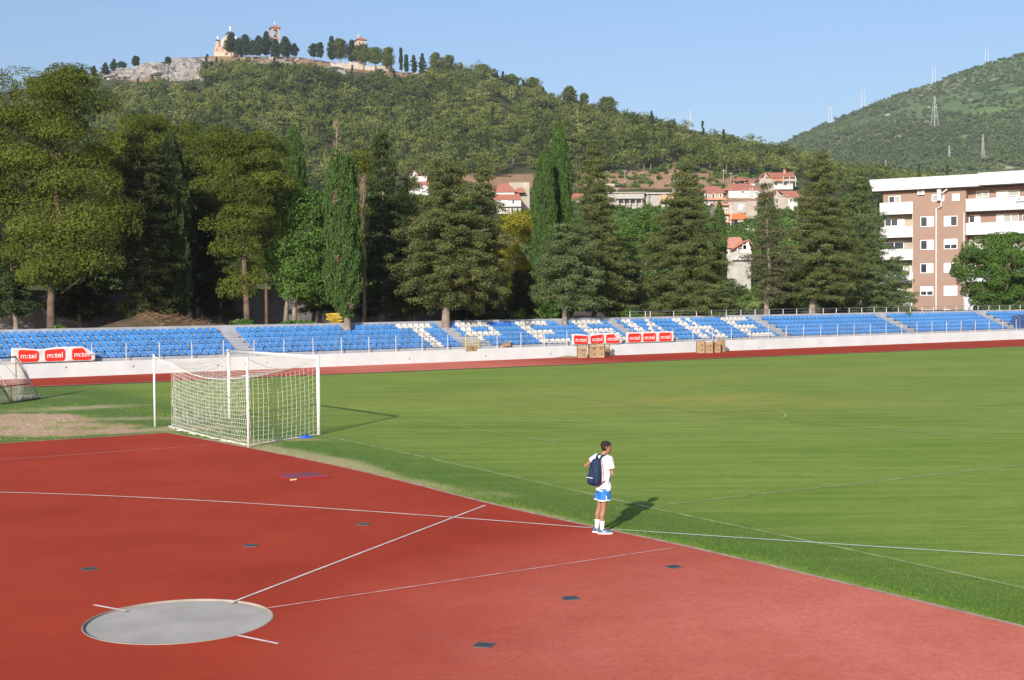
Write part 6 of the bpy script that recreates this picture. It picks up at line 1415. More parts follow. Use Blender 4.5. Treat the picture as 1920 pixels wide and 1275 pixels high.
k = MB(); k.tube([Vector((0, ly*.05, .03))]+[f_side(0, TN, BN, -1)(i/10, 0) for i in range(11)]+[f_back(i/30, 0) for i in range(31)], .022, 5)
k.tube([f_back(i/40, 1) for i in range(41)], .014, 5); 
for i in range(30):
    u = rq.random(); p = f_back(u, 0); k.tube([p, p+Vector((rq.uniform(-.15, .15), ly*rq.uniform(-.05, .14), .02)), p+Vector((rq.uniform(-.3, .3), ly*rq.uniform(0, .2), 0))], .014, 4)
k.build('net_rope', M['net'], goal)
# the two free standing net poles behind it, with their ropes
for (x, y, L, top) in ((466, 840, 'nearer white pole holding up the back corner of the goal net', TN), (290.8, 800, 'farther white pole standing left of the goal net', TF)):
    p = gp(x, y); hz = aty(x, 671 if x > 400 else 665, p.y).z; t = thing('net_pole', L, 'pole', p, math.atan2(gdir.y, gdir.x), 'net poles behind the goal'); k = MB(); k.tube([(0, 0, -.1), (0, 0, hz)], .038, 12); k.tube([(0, 0, hz), (0, 0, hz+.02)], .045, 12); k.build('shaft', M['goal_white'], t, smooth=True)
    lp = Vector(((p-gN).dot(gdir), (p-gN).dot(Vector((-gdir.y, gdir.x, 0))), 0)); q = top-lp; k = MB()
    k.tube([(0, 0, hz-.05), (q.x*.5, q.y*.5, (hz+q.z)/2-.1), (q.x, q.y, q.z)], .01, 5)
    g2_ = Vector((0 if x > 400 else GW, 0, HB))-lp; k.tube([(0, 0, hz-.03)]+[(g2_.x*f, g2_.y*f, hz-.03+(g2_.z-hz)*f-.35*math.sin(math.pi*f)) for f in (.25, .5, .75)]+[(g2_.x, g2_.y, g2_.z)], .007, 5)
    k.build('rope', M['net'], t)
    k = MB(); k.box((.05, 0, hz-.18), (.06, .05, .06)); k.build('pulley', M['rail_dark'], t)
# ---- rusty small goal on the left edge
M['rust'] = mat('rusty_tube', (.16, .09, .06), .8, .3, 5, .3, 20); M['oldnet'] = mat('old_net_cord', (.46, .42, .37), .9, .15, 5)
B = gp(75, 748); dv = (gp(0, 759)-B).normalized(); fv = Vector((-dv.y, dv.x, 0)); 
if fv.x > 0: fv = -fv
t = thing('training_goal', 'small rusty training goal with torn net, cut off by the left edge', 'goal', B, math.atan2(dv.y, dv.x)); fs = 1 if Vector((-dv.y, dv.x, 0)).dot(fv) > 0 else -1
Lg = 5.; Hg = 1.92; Dg = 1.15
def tube_part(nm, pts, r=.03): k = MB(); k.tube(pts, r, 8); k.build(nm, M['rust'], t, smooth=True)
tube_part('base_bar', [(0, 0, .03), (Lg, 0, .03)]); tube_part('crossbar', [(0, fs*Dg, Hg), (Lg, fs*Dg, Hg)])
for x in (0, 2.4, Lg): tube_part('back_stay', [(x, 0, .03), (x, fs*Dg, Hg)])
for x in (0, Lg): tube_part('post', [(x, fs*Dg*1.0, 0), (x, fs*Dg, Hg)]); tube_part('side_bar', [(x, 0, .03), (x, fs*Dg, .03)])
tube_part('brace', [(2.4, 0, .05), (2.4, -.02*fs, .75)]); tube_part('brace', [(.9, 0, .75), (Lg, 0, .75)], .022)
rq = random.Random(9); k = MB()
def og(u, v):
    s_ = .25*math.sin(u*9)*(1-v)*v*3; return Vector((u*Lg+.15*math.sin(v*5+u*8), fs*(Dg*v**1.1-.10*math.sin(math.pi*v))+s_*.4, max(.03, Hg*v-.05*math.sin(u*14)*(1-v))))
nu, nv = 44, 18
for i in range(nu+1): k.tube([og(max(0, min(1, i/nu+(j/nv-.5)*.10)), j/nv) for j in range(nv+1)], .006, 3, cap=False)
for i in range(nu+1): k.tube([og(max(0, min(1, i/nu-(j/nv-.5)*.10)), j/nv) for j in range(nv+1)], .006, 3, cap=False)
for j in range(3): 
    for i in range(26): u = rq.uniform(0, .45); k.tube([og(u, .02), og(u+rq.uniform(-.04, .04), .18)+Vector((0, rq.uniform(-.2, .2), -.1)), og(u+rq.uniform(-.08, .08), .05)], .009, 3)
k.build('net', M['oldnet'], t)
for u0 in (.05, .25, .42): k = MB(); k.tube([og(u0, 1), og(u0+.02, .5), og(u0+.05, .04)], .018, 5); k.build('net_cord', M['oldnet'], t)
# ---- blue training marker and crash mat
M['blue_cone'] = mat('blue_marker', (.03, .10, .62), .5, .1, 5); p = gp(573, 821); k = MB()
k.rings([[(r*math.cos(a), r*math.sin(a)*1.0, z) for a in np.linspace(0, 6.283, 21)[:-1]] for r, z in ((.13, .004), (.125, .012), (.07, .07), (.035, .075), (.03, .05))])
o = k.build('marker_disc', M['blue_cone'], smooth=True); o.location = p+Vector((-.05, 0, 0)); tag(o, 'small blue marker disc on the grass at the near goal post', 'marker disc')
k = MB(); k.rings([[(r*math.cos(a), r*math.sin(a), z) for a in np.linspace(0, 6.283, 21)[:-1]] for r, z in ((.13, .004), (.12, .03), (.05, .05))]); o = k.build('marker_disc', M['blue_cone'], smooth=True); o.location = gp(577.5, 820); o.rotation_euler = (.3, .2, 0); tag(o, 'tilted blue marker disc leaning against the other one', 'marker disc')
M['mat_top'] = mat('purple_mat_vinyl', (.20, .055, .075), .9, scale=2, col2=(.24, .075, .10), spec=.1); M['mat_side'] = mat('red_mat_side', (.24, .02, .02), .6, .1, 3)
pa, pb_, pd = gp(544, 902, TZ), gp(616, 896, TZ), gp(519, 894, TZ); e1 = pb_-pa; e2 = pd-pa
t = thing('crash_mat', 'flat purple mat with red edges lying on the red apron', 'mat', pa, math.atan2(e1.y, e1.x)); L = e1.length; Wd = max(.7, abs(e2.dot(Vector((-e1.y, e1.x, 0)).normalized())))
sk = e2.dot(e1.normalized())
k = MB(); k.prism([(0, 0, .002), (L, 0, .002), (L+sk, Wd, .002), (sk, Wd, .002)], (0, 0, .05)); k.build('core', M['mat_side'], t, bevel=.01)
k = MB(); k.prism([(.03, .03, .0535), (L-.03, .03, .0535), (L+sk-.03, Wd-.03, .0535), (sk+.03, Wd-.03, .0535)], (0, 0, .006)); k.build('cover', M['mat_top'], t)
k = MB(); k.box2((-.005, -.008, .012), (.16, -.001, .046)); k.build('worn_corner', mat('foam', (.6, .42, .18), .9), t)
# ================================================================ LOOSE GROUND DETAIL
# rubble and stones on the bare patch
M['stones'] = mat('pale_rubble', (.42, .34, .26), .95, .45, 2.5)
rq = random.Random(12); k = MB()
for i in range(2300):
    x, y = rq.gauss(60, 75), rq.gauss(795, 20)
    if y < 762 or y > 826 or x < -40 or x > 260 or (x > 130 and rq.random() < .7): continue
    p = gp(x, y); s = rq.uniform(.006, .022)*(1+1.5*(rq.random() > .98)); a = rq.uniform(0, 3); ps = []
    k.add([(p.x+s*rq.uniform(.6, 1.3)*math.cos(a+q), p.y+s*rq.uniform(.6, 1.3)*math.sin(a+q), .0) for q in (0, 1.57, 3.14, 4.7)]+[(p.x, p.y, s*rq.uniform(.5, 1.1))], [(0, 1, 4), (1, 2, 4), (2, 3, 4), (3, 0, 4)])
tag(k.build('rubble', M['stones']), 'pale rubble and gravel on the bare patch by the rusty goal', 'rubble', None, 'stuff')
# grass blades: taller along the apron edge, fine over the near pitch
M['blade'] = leafmat('grass_blades', (.085, .17, .028), (.18, .28, .05), (.42, .37, .17), tr=.3)
rg = np.random.default_rng(21); segs = [(a, b, (b-a).length) for a, b in zip(edge_all[:-1], edge_all[1:]) if (b-a).length < 20]; Ltot = sum(s_[2] for s_ in segs)
def side_n(a, b):
    d = (b-a).normalized(); n1 = Vector((-d.y, d.x, 0)); mid = (a+b)/2; q = Vector((0, 48, 0)); return n1 if (q-mid).dot(n1) > 0 else -n1
Pb = []; Hb = []; Tb = []
for a, b, L in segs:
    n_ = int(L*1500*min(1, (26/max(14, ((a+b)/2).y))**1.5)); nn = side_n(a, b); t_ = rg.random(n_); w = rg.exponential(.25, n_)-.03
    pp = np.array([a.x, a.y])[None]+t_[:, None]*np.array([(b-a).x, (b-a).y])[None]+w[:, None]*np.array([nn.x, nn.y])[None]
    Pb.append(pp); D_ = dry_at(pp[:, 0], pp[:, 1], np.abs(w)); kp = rg.random(n_) > np.clip(D_*1.1-.25, 0, .8); Pb[-1] = pp[kp]; Hb.append(rg.uniform(.015, .045, n_)[kp]); Tb.append(np.clip(rg.random(n_)*.5+D_*.6, 0, 1)[kp])
# tufts growing through the bare patch and along the far verge
n_ = 30000; cx_ = rg.uniform(-40, 330, 260); cy_ = rg.uniform(756, 832, 260)
for q in range(260):
    p_ = gp(cx_[q], cy_[q]); 
    
    if (Vector((p_.x, p_.y, 0))-cl).dot(Vector((-dl.y, dl.x, 0)))*(1 if Vector((-dl.y, dl.x, 0)).y > 0 else -1) < .75 or rg.random() < .45: continue
    m_ = int(rg.integers(20, 130)); Pb.append(np.stack([p_.x+rg.normal(size=m_)*.22, p_.y+rg.normal(size=m_)*.30], 1)); Hb.append(rg.uniform(.02, .06, m_)); Tb.append(np.clip(rg.random(m_)*.9+.1, 0, 1))
n_ = 330000; yy = 14+26*rg.random(n_)**1.6; xx = rg.uniform(-.42, .45, n_)*yy*1.02
def inside_pitch(x, y):
    # left/below of edge polyline is rubber
    ex = np.array([p.x for p in edgeR]); ey = np.array([p.y for p in edgeR]); o_ = np.argsort(ey); return x > np.interp(y, ey[o_], ex[o_])+.05
ok = inside_pitch(xx, yy)&(dirt_at(xx, yy) < .3); Pb.append(np.stack([xx[ok], yy[ok]], 1)); c_ = ok.sum()
sd_ = (xx[ok]-g1.x)*gn.x+(yy[ok]-g1.y)*gn.y; D_ = dry_at(xx[ok], yy[ok], np.full(c_, 9.)); Hb.append(np.where(D_ > .35, .012, np.where(sd_ < 0, rg.uniform(.015, .04, c_), rg.uniform(.010, .024, c_)))); Tb.append(np.clip(rg.random(c_)*.6+np.where(sd_ < 0, -.15, .12)+D_*.8, 0, 1))
Pb = np.concatenate(Pb); Hb = np.concatenate(Hb); Tb = np.concatenate(Tb); n_ = len(Pb); a = rg.uniform(0, 6.28, n_); w = .0035+Hb*.08; lx, ly2 = rg.normal(size=n_)*Hb*.5, rg.normal(size=n_)*Hb*.5
V = np.stack([np.stack([Pb[:, 0]-np.cos(a)*w, Pb[:, 1]-np.sin(a)*w, np.zeros(n_)], 1), np.stack([Pb[:, 0]+np.cos(a)*w, Pb[:, 1]+np.sin(a)*w, np.zeros(n_)], 1), np.stack([Pb[:, 0]+lx, Pb[:, 1]+ly2, Hb], 1)], 1)
tag(fastmesh('grass_blades', V.reshape(-1, 3), 3, M['blade'], Tb), 'short grass blades of the pitch and its ragged edge', 'grass', None, 'stuff')
# ================================================================ THE BOY
M['skin'] = mat('skin', (.25, .125, .075), .55, .06, 8, spec=.35); M['hair'] = mat('dark_hair', (.018, .012, .009), .7, .4, 40, .5, 90)
M['shirt'] = mat('white_cotton', (.56, .57, .60), .9, .04, 6, .25, 14); M['shorts'] = mat('blue_shorts', (.022, .14, .42), .7, .12, 7, .4, 12); M['trim'] = mat('white_trim', (.78, .78, .78), .8, .02, 3)
M['sock'] = mat('white_sock', (.72, .72, .74), .95, .06, 12, .4, 60); M['shoe'] = mat('slate_blue_shoe', (.055, .10, .17), .6, .2, 10); M['sole'] = mat('pale_shoe_sole', (.62, .64, .68), .6, .08, 8)
M['pack'] = mat('navy_backpack', (.012, .025, .062), .8, .35, 9, .5, 18); M['pack_red'] = mat('red_piping', (.50, .02, .06), .6, .1, 4); M['strap'] = mat('black_strap', (.02, .02, .025), .7, .2, 5)
O = gp(1128, 999, TZ); boy = thing('person', 'boy in white shirt and blue shorts standing at the grass edge, looking right', 'person', O)
Vx = Vector
def ringz(c, rx, ry, h, n=20, tilt=0., p=2.0):
    """horizontal ring: rx across (left-right), ry front-back, heading h (0 = facing +x)"""
    f = Vx((math.cos(h), math.sin(h), 0)); l = Vx((-math.sin(h), math.cos(h), 0)); out = []
    for i in range(n):
        t = 2*math.pi*i/n; cx, cy = math.cos(t), math.sin(t); a = abs(cx)**(2/p)*math.copysign(1, cx); b = abs(cy)**(2/p)*math.copysign(1, cy)
        out.append(tuple(Vx(c)+f*a*ry+l*b*rx+Vx((0, 0, tilt*a*ry))))
    return out
hB, hP, hH = rad(38), rad(14), rad(10)
def L_(h): return Vx((-math.sin(h), math.cos(h), 0))
def F_(h): return Vx((math.cos(h), math.sin(h), 0))
chest = Vx((.035, 0, 1.27)); pel = Vx((.04, 0, .90))
shR = chest-L_(hB)*.165+Vx((0, 0, .11)); shL = chest+L_(hB)*.165+Vx((0, 0, .11))
elR = shR+Vx((.035, -.07, -.27))+F_(hB)*.03; elL = shL+L_(hB)*.17-F_(hB)*.14+Vx((0, 0, -.16))
wrR = chest+F_(hB)*.17+L_(hB)*.05+Vx((0, 0, -.11)); wrL = chest+F_(hB)*.15+L_(hB)*.13+Vx((0, 0, -.07))
ankR, kneR, hipR = Vx((.0, -.095, .09)), Vx((.035, -.085, .47)), Vx((.055, -.085, .85))
ankL, kneL, hipL = Vx((-.085, .075, .09)), Vx((-.03, .085, .47)), Vx((.03, .085, .85))
b = MB()
torso = [(pel+Vx((0, 0, -.10)), .09, .06), (pel, .12, .08), (pel+Vx((0, 0, .12)), .11, .075), (chest+Vx((0, 0, -.12)), .125, .085), (chest, .155, .10), (chest+Vx((0, 0, .08)), .165, .09), (chest+Vx((0, 0, .135)), .12, .07), (chest+Vx((.005, 0, .17)), .055, .055)]
b.rings([ringz(c, rx, ry, hP+(hB-hP)*min(1, i/4)) for i, (c, rx, ry) in enumerate(torso)])
neck0 = chest+Vx((.005, .0, .13)); head = Vx((.098, .012, 1.565))
b.tube([neck0, neck0.lerp(head, .5)+Vx((-.005, 0, -.01)), head+Vx((-.02, 0, -.03))], [.062, .05, .055], 14)
def limb(pts, rs_, n=12):
    P = smooth([Vx(p) for p in pts], 2); T0 = np.linspace(0, 1, len(P)); b.tube(P, list(np.interp(T0, np.linspace(0, 1, len(rs_)), rs_)), n)
for h_, k_, a_ in ((hipR, kneR, ankR), (hipL, kneL, ankL)):
    back = -F_(hP)
    b.tube([h_+Vx((0, 0, .02)), h_.lerp(k_, .45), h_.lerp(k_, .85), k_, k_.lerp(a_, .16)+back*.006, k_.lerp(a_, .35)+back*.018, k_.lerp(a_, .6)+back*.010, k_.lerp(a_, .9), a_+Vx((0, 0, -.03))], [.066, .066, .054, .051, .047, .053, .043, .031, .032], 14)
    b.tube([a_+F_(hP)*-.03+Vx((0, 0, -.045)), a_+F_(hP)*.06+Vx((0, 0, -.04)), a_+F_(hP)*.11+Vx((0, 0, -.055))], [.026, .026, .016], 10)
b.tube([shR+L_(hB)*.05, shR, shR.lerp(elR, .5), elR, elR.lerp(wrR, .3), elR.lerp(wrR, .7), wrR], [.05, .05, .040, .035, .037, .029, .023], 12)
b.tube([shL-L_(hB)*.05, shL, shL.lerp(elL, .5), elL, elL.lerp(wrL, .3), elL.lerp(wrL, .7), wrL], [.05, .05, .040, .035, .037, .029, .023], 12)
def hand(w, d, up_, side):
    """palm box + 4 fingers + thumb. d: pointing direction, side: toward the thumb"""
    d = d.normalized(); side = (side-d*side.dot(d)).normalized(); n_ = d.cross(side)
    b.tube([w-d*.01, w+d*.03, w+d*.075], [.022, .030, .031], 10)
    for i, (o_, L, r) in enumerate(((.027, .062, .0085), (.009, .072, .009), (-.009, .067, .0085), (-.026, .052, .0075))):
        a = w+d*.07+side*o_; c1 = a+d*L*.5+n_*up_*.012; c2 = a+d*L*.78+n_*up_*.038; b.tube([a, c1, c2], [r*1.1, r, r*.8], 8)
    a = w+d*.025+side*.026; b.tube([a, a+side*.026+d*.022, a+side*.03+d*.052+n_*up_*.01], [.011, .010, .008], 8)
hand(wrR, L_(hB)*1.+F_(hB)*.1+Vx((0, 0, .25)), -1, Vx((0, 0, 1))); hand(wrL, -L_(hB)*.9+F_(hB)*.2+Vx((0, 0, -.25)), 1, Vx((0, 0, 1)))
# head: skull, face, nose, lips, ears
def hp(f, l, z): return head+F_(hH)*f+L_(hH)*l+Vx((0, 0, z))
HR = [(-.105, .0, .035, .040, -.0), (-.085, .012, .050, .058, 0), (-.055, .008, .060, .074, 0), (-.02, .002, .068, .086, 0), (.02, -.003, .073, .093, 0), (.055, -.006, .072, .093, 0), (.085, -.010, .062, .080, 0), (.108, -.012, .042, .055, 0), (.120, -.014, .016, .02, 0)]
b.rings([ringz(hp(f, 0, z), rx, ry, hH, 24, p=2.15) for z, f, rx, ry, _ in HR])
b.tube([hp(.045, 0, -.085), hp(.062, 0, -.10), hp(.066, 0, -.088)], [.028, .022, .016], 10)             # chin
b.tube([hp(.078, 0, .028), hp(.098, 0, .0), hp(.106, 0, -.018), hp(.088, 0, -.03)], [.008, .012, .0145, .010], 10)          # nose
for sg in (-1, 1):
    b.tube([hp(.088, sg*.006, -.018), hp(.086, sg*.016, -.022)], [.009, .008], 8)
    b.tube([hp(.070, sg*.012, .034), hp(.066, sg*.045, .036)], [.012, .009], 8)        # brow
    b.tube([hp(.055, sg*.038, -.02), hp(.045, sg*.05, -.03)], [.022, .018], 8)          # cheek
    ear = [hp(-.002, sg*.070, .018), hp(-.018, sg*.082, .026), hp(-.030, sg*.086, .008), hp(-.020, sg*.080, -.018), hp(-.004, sg*.070, -.024)]
    b.tube(ear, [.008, .009, .009, .008, .007], 8); b.tube([hp(-.004, sg*.068, .0), hp(-.02, sg*.079, .0)], [.014, .010], 8)
b.tube([hp(.080, -.020, -.052), hp(.091, 0, -.050), hp(.080, .020, -.052)], [.006, .009, .006], 8); b.tube([hp(.078, -.017, -.064), hp(.087, 0, -.064), hp(.078, .017, -.064)], [.006, .009, .006], 8)
body = b.build('body', M['skin'], boy, smooth=True); rm = body.modifiers.new('r', 'REMESH'); rm.mode = 'VOXEL'; rm.voxel_size = .0048; rm.use_smooth_shade = True
sm = body.modifiers.new('s', 'SMOOTH'); sm.iterations = 3; sm.factor = .5
# eyes and brows
for sg in (-1, 1):
    k = MB(); c = hp(.071, sg*.030, .012); k.rings([[tuple(c+F_(hH)*(.0125*math.sin(a))+L_(hH)*.0125*math.cos(a)*math.cos(t)*1.1+Vx((0, 0, .0075*math.cos(a)*math.sin(t)))) for t in np.linspace(0, 6.283, 13)[:-1]] for a in np.linspace(-.3, 1.4, 5)]); k.build('eye', mat('eye_white', (.6, .58, .55), .3, .02), boy, smooth=True) if sg == 99 else None
    k2 = k.build('eye', M['eye'] if 'eye' in M else M.setdefault('eye', mat('eye', (.10, .07, .06), .25, .3, 60)), boy, smooth=True)
    k = MB(); k.tube([hp(.082, sg*.014, .036), hp(.082, sg*.030, .041), hp(.068, sg*.050, .036)], [.003, .0045, .002], 6); k.build('eyebrow', M['hair'], boy)
# hair: short cap, lower at the nape
k = MB(); hr = []
for z, f, rx, ry in ((-.055, -.030, .054, .050), (-.03, -.024, .066, .062), (.0, -.020, .075, .076), (.03, -.014, .079, .088), (.058, -.009, .079, .098), (.085, -.010, .070, .090), (.108, -.012, .052, .068), (.124, -.014, .028, .036), (.130, -.015, .006, .008)):
    ring = ringz(hp(f, 0, z), rx, ry, hH, 28, p=2.1); hr.append(ring)
k.rings(hr)
# fringe
k.tube([hp(.060, -.05, .066), hp(.074, -.02, .072), hp(.074, .02, .072), hp(.060, .05, .066)], [.010, .012, .012, .010], 8)
rq = random.Random(3)
for i in range(260):
    t = rq.uniform(0, 6.28); z = rq.uniform(.02, .122); rr2 = math.sqrt(max(.02, 1-((z-.02)/.112)**2)); p = hp(-.012+.092*rr2*math.cos(t), .077*rr2*math.sin(t), z); d = (p-hp(-.01, 0, .02)).normalized(); d = (d+F_(hH)*.5+Vx((rq.uniform(-.3, .3), rq.uniform(-.3, .3), .2))).normalized(); k.tube([p-d*.006, p+d*rq.uniform(.008, .016)], [.004, .0012], 4)
hair = k.build('hair', M['hair'], boy, smooth=True); rm = hair.modifiers.new('r', 'REMESH'); rm.mode = 'VOXEL'; rm.voxel_size = .0035; rm.use_smooth_shade = True
# shirt
def fold(p, amp, f1, seed):
    v = Vx(p); return v+Vx((1, 1, 0))*amp*noise.noise(v*f1+Vx((seed, 0, 0)))+Vx((-1, 1, 0))*amp*noise.noise(v*f1*1.7+Vx((0, seed, 3)))
k = MB(); sh = [(Vx((.045, 0, .785)), .172, .140), (Vx((.045, 0, .85)), .170, .137), (Vx((.043, 0, .95)), .158, .124), (Vx((.04, 0, 1.05)), .156, .120), (chest+Vx((0, 0, -.10)), .162, .122), (chest, .172, .118), (chest+Vx((0, 0, .07)), .180, .108), (chest+Vx((0, 0, .115)), .168, .092), (chest+Vx((0, 0, .145)), .115, .078), (chest+Vx((.003, 0, .158)), .068, .066)]
R_s = []
for i, (c, rx, ry) in enumerate(sh):
    rg_ = ringz(c, rx, ry, hP+(hB-hP)*min(1, i/5), 36, p=2.3); R_s.append([tuple(fold(p, .017 if i < 6 else .010, 13, 1)) for p in rg_])
k.rings(R_s)
for s_, e_, sd_ in ((shR, elR, -1), (shL, elL, 1)):
    a = s_-L_(hB)*sd_*.05; m2 = s_.lerp(e_, .68 if sd_ < 0 else .50); k.tube([a, s_, s_.lerp(e_, .3), m2], [.070, .074, .069, .070], 16)
shirt = k.build('shirt', M['shirt'], boy, smooth=True); rm = shirt.modifiers.new('r', 'REMESH'); rm.mode = 'VOXEL'; rm.voxel_size = .006; rm.use_smooth_shade = True; sm = shirt.modifiers.new('s', 'SMOOTH'); sm.iterations = 4; sm.factor = .5
tx = bpy.data.textures.new('creases', 'CLOUDS'); tx.noise_scale = .07; tx.noise_depth = 2; dm = shirt.modifiers.new('d', 'DISPLACE'); dm.texture = tx; dm.strength = .022; dm.mid_level = .5
# shorts: hips then two flared legs, white hem
k = MB(); k.rings([[tuple(fold(p, .015, 10, 5)) for p in ringz(c, rx, ry, hP, 30, p=2.2)] for c, rx, ry in ((Vx((.045, 0, .72)), .150, .115), (Vx((.045, 0, .80)), .158, .122), (Vx((.045, 0, .90)), .145, .108))])
for h_, k_ in ((hipR, kneR), (hipL, kneL)):
    e = h_.lerp(k_, .60); s0 = h_+Vx((0, 0, -.02)); RR_ = []
    for f, r_ in ((0, .094), (.35, .100), (.7, .108), (1, .114)):
        c = s0.lerp(e, f)-F_(hP)*.0; RR_.append([tuple(fold(p, .020*f, 12, 7)) for p in ringz(c, r_*.95, r_*1.08, hP, 24)])
    k.rings(RR_)
so = k.build('shorts', M['shorts'], boy, smooth=True); rm = so.modifiers.new('r', 'REMESH'); rm.mode = 'VOXEL'; rm.voxel_size = .006; rm.use_smooth_shade = True
k = MB()
for h_, k_ in ((hipR, kneR), (hipL, kneL)):
    e = h_.lerp(k_, .60); RR_ = []
    for dz, r_ in ((.008, .1165), (-.012, .1185), (-.013, .110), (.006, .108)): RR_.append([tuple(fold(p, .020, 12, 7)) for p in ringz(e+Vx((0, 0, dz)), r_*.95, r_*1.08, hP, 24)])
    k.rings(RR_, cap=False)
k.build('shorts_hem', M['trim'], boy, smooth=True)
k = MB(); e = hipR.lerp(kneR, .52); k.tube([e+Vx((.03, -.112, .06)), e+Vx((.035, -.122, .0)), e+Vx((.04, -.125, -.03))], [.006, .010, .016], 5); k.build('side_notch', M['trim'], boy)
# socks and shoes
for a_, k_ in ((ankR, kneR), (ankL, kneL)):
    k = MB(); t0 = a_.lerp(k_, .36); k.tube([a_+Vx((0, 0, -.03)), a_.lerp(k_, .12), a_.lerp(k_, .3)-F_(hP)*.005, t0-F_(hP)*.008, t0-F_(hP)*.008+Vx((0, 0, .012))], [.040, .039, .046, .0535, .0525], 16); k.build('sock', M['sock'], boy, smooth=True)
    hs = rad(-2) if a_ is ankR else rad(8); fz = F_(hs); lz = L_(hs); c0 = Vx((a_.x, a_.y, 0))
    def sec(f, wd, z0, z1, n=16):
        c = c0+fz*f; return [tuple(c+lz*wd*math.cos(t)+Vx((0, 0, (z0+z1)/2+(z1-z0)/2*math.sin(t)))) for t in np.linspace(0, 2*math.pi, n+1)[:-1]]
    k = MB(); k.rings([sec(-.075, .018, .02, .075), sec(-.065, .034, .012, .095), (sec(-.03, .040, .012, .105)), sec(.02, .042, .012, .10), sec(.07, .045, .012, .078), sec(.12, .047, .012, .062), sec(.165, .040, .014, .048), sec(.190, .018, .018, .036)]); sho = k.build('shoe', M['shoe'], boy, smooth=True); sho.modifiers.new('u', 'SUBSURF').render_levels = 1
    k = MB(); out = [(-.08, .022), (-.06, .038), (0, .044), (.06, .046), (.12, .049), (.165, .043), (.195, .022)]; pts = [tuple(c0+fz*f+lz*w) for f, w in out]+[tuple(c0+fz*f-lz*w) for f, w in reversed(out)]; k.prism(pts, (0, 0, .024)); k.build('sole', M['sole'], sho, smooth=False)
    k = MB(); q = c0-lz*.0455; k.add([tuple(q+fz*.0+Vx((0, 0, .052))), tuple(q+fz*.03-lz*.002+Vx((0, 0, .036))), tuple(q+fz*.10-lz*.001+Vx((0, 0, .066))), tuple(q+fz*.04-lz*.003+Vx((0, 0, .048)))], [(0, 1, 2, 3)]); o = k.build('side_tick', M['trim'], sho); o.modifiers.new('s', 'SOLIDIFY').thickness = .006
# ---- backpack (carried thing: top level)
bp_c = chest-F_(hB)*.205+Vx((0, 0, -.10)); pk = thing('backpack', 'navy blue backpack with red piping on the back of the boy', 'backpack', O+bp_c+F_(hB)*.018, hB); pk.scale = (.84, .82, .86)
def psec(z, w, f0, f1, n=28, p=3.):
    out = []
    for i in range(n):
        t = 2*math.pi*i/n; cx, cy = math.cos(t), math.sin(t); a = abs(cx)**(2/p)*math.copysign(1, cx); b_ = abs(cy)**(2/p)*math.copysign(1, cy); out.append(((f0+f1)/2+(f1-f0)/2*a, w*b_, z))
    return out
k = MB(); k.rings([psec(-.33, .075, -.05, .06), psec(-.315, .125, -.10, .085), psec(-.24, .155, -.125, .088), psec(-.10, .158, -.115, .09), (psec(.04, .150, -.10, .09)), psec(.14, .132, -.075, .09), psec(.21, .10, -.04, .088), psec(.245, .05, .0, .08)]); o = k.build('bag', M['pack'], pk, smooth=True)
k = MB(); k.rings([psec(-.29, .07, -.155, -.08), psec(-.27, .105, -.180, -.08), psec(-.17, .118, -.182, -.08), psec(-.09, .108, -.16, -.08), psec(-.06, .08, -.13, -.08)]); k.build('front_pocket', M['pack'], pk, smooth=True)
k = MB(); k.tube([(-.178, -.108, -.145), (-.190, -.04, -.142), (-.190, .04, -.142), (-.178, .108, -.145)], .006, 6); k.build('pocket_zip', M['trim'], pk)
k = MB(); k.tube([(.075, -.115, -.31), (.082, -.156, -.24), (.085, -.161, -.1), (.085, -.153, .04), (.085, -.134, .14), (.085, -.10, .21)], .009, 6); k.tube([(.075, .115, -.31), (.082, .156, -.24), (.085, .161, -.1), (.085, .153, .04), (.085, .134, .14), (.085, .10, .21)], .009, 6); k.build('piping', M['pack_red'], pk)
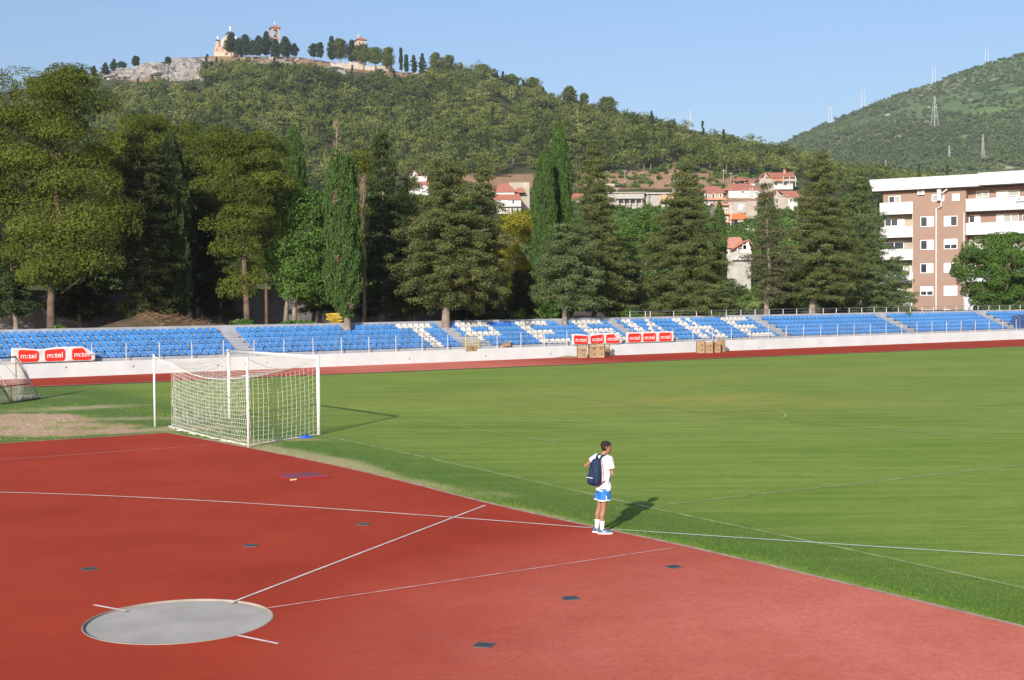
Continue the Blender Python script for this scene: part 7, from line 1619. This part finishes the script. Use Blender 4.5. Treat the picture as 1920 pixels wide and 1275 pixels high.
k = MB(); k.tube([(.07, -.03, .24), (.05, -.02, .275), (.05, .02, .275), (.07, .03, .24)], .008, 6); k.build('handle', M['strap'], pk)
def flatstrap(name, pts, w, nrm, m):
    k = MB(); P = smooth([Vx(p) for p in pts], 2); V = []
    for i, p in enumerate(P):
        t_ = (P[min(i+1, len(P)-1)]-P[max(i-1, 0)]).normalized(); c = Vx((0, 1, 0)) if nrm is None else Vx(nrm); s_ = (c-t_*c.dot(t_)).normalized()*w/2; V += [p+s_, p-s_]
    k.add(V, [(2*i, 2*i+1, 2*i+3, 2*i+2) for i in range(len(P)-1)]); o = k.build(name, m, pk, smooth=True); o.modifiers.new('s', 'SOLIDIFY').thickness = .012
top = chest-(bp_c)
for sg in (-1, 1):
    y = sg*.085
    flatstrap('shoulder_strap', [(.075, y*.45, .16), (.085, y*.75, .26), (.15, y*1.0, .325), (.24, y*1.05, .325), (.325, y*1.15, .25), (.36, y*1.25, .10)], .062, None, M['pack'])
    flatstrap('webbing', [(.36, y*1.25, .10), (.345, y*1.75, -.06), (.24, y*2.15, -.17), (.08, y*1.75, -.27)], .025, None, M['strap'])
    k = MB(); k.tube([(.30, y*2.05, -.02), (.27, y*2.2, -.12), (.24, y*2.25, -.25)], [.011, .009, .007], 5); k.build('loose_end', M['strap'], pk)
# ================================================================ AIR
HZ = True
if HZ:
    k = MB(); k.box2((-1500, -60, -3), (1500, 2250, 420)); o = k.build('haze', None) if False else None
    me = bpy.data.meshes.new('haze'); me.from_pydata(k.v, [], k.f); hz = bpy.data.objects.new('haze', me); C.objects.link(hz); tag(hz, kind='stuff')
    m = bpy.data.materials.new('haze_air'); m.use_nodes = True; n = m.node_tree.nodes; n.remove(n['Principled BSDF']); v = n.new('ShaderNodeVolumePrincipled')
    v.inputs['Color'].default_value = (.80, .88, 1, 1); v.inputs['Density'].default_value = .00013; v.inputs['Anisotropy'].default_value = .3
    m.node_tree.links.new(v.outputs[0], n['Material Output'].inputs['Volume']); me.materials.append(m)
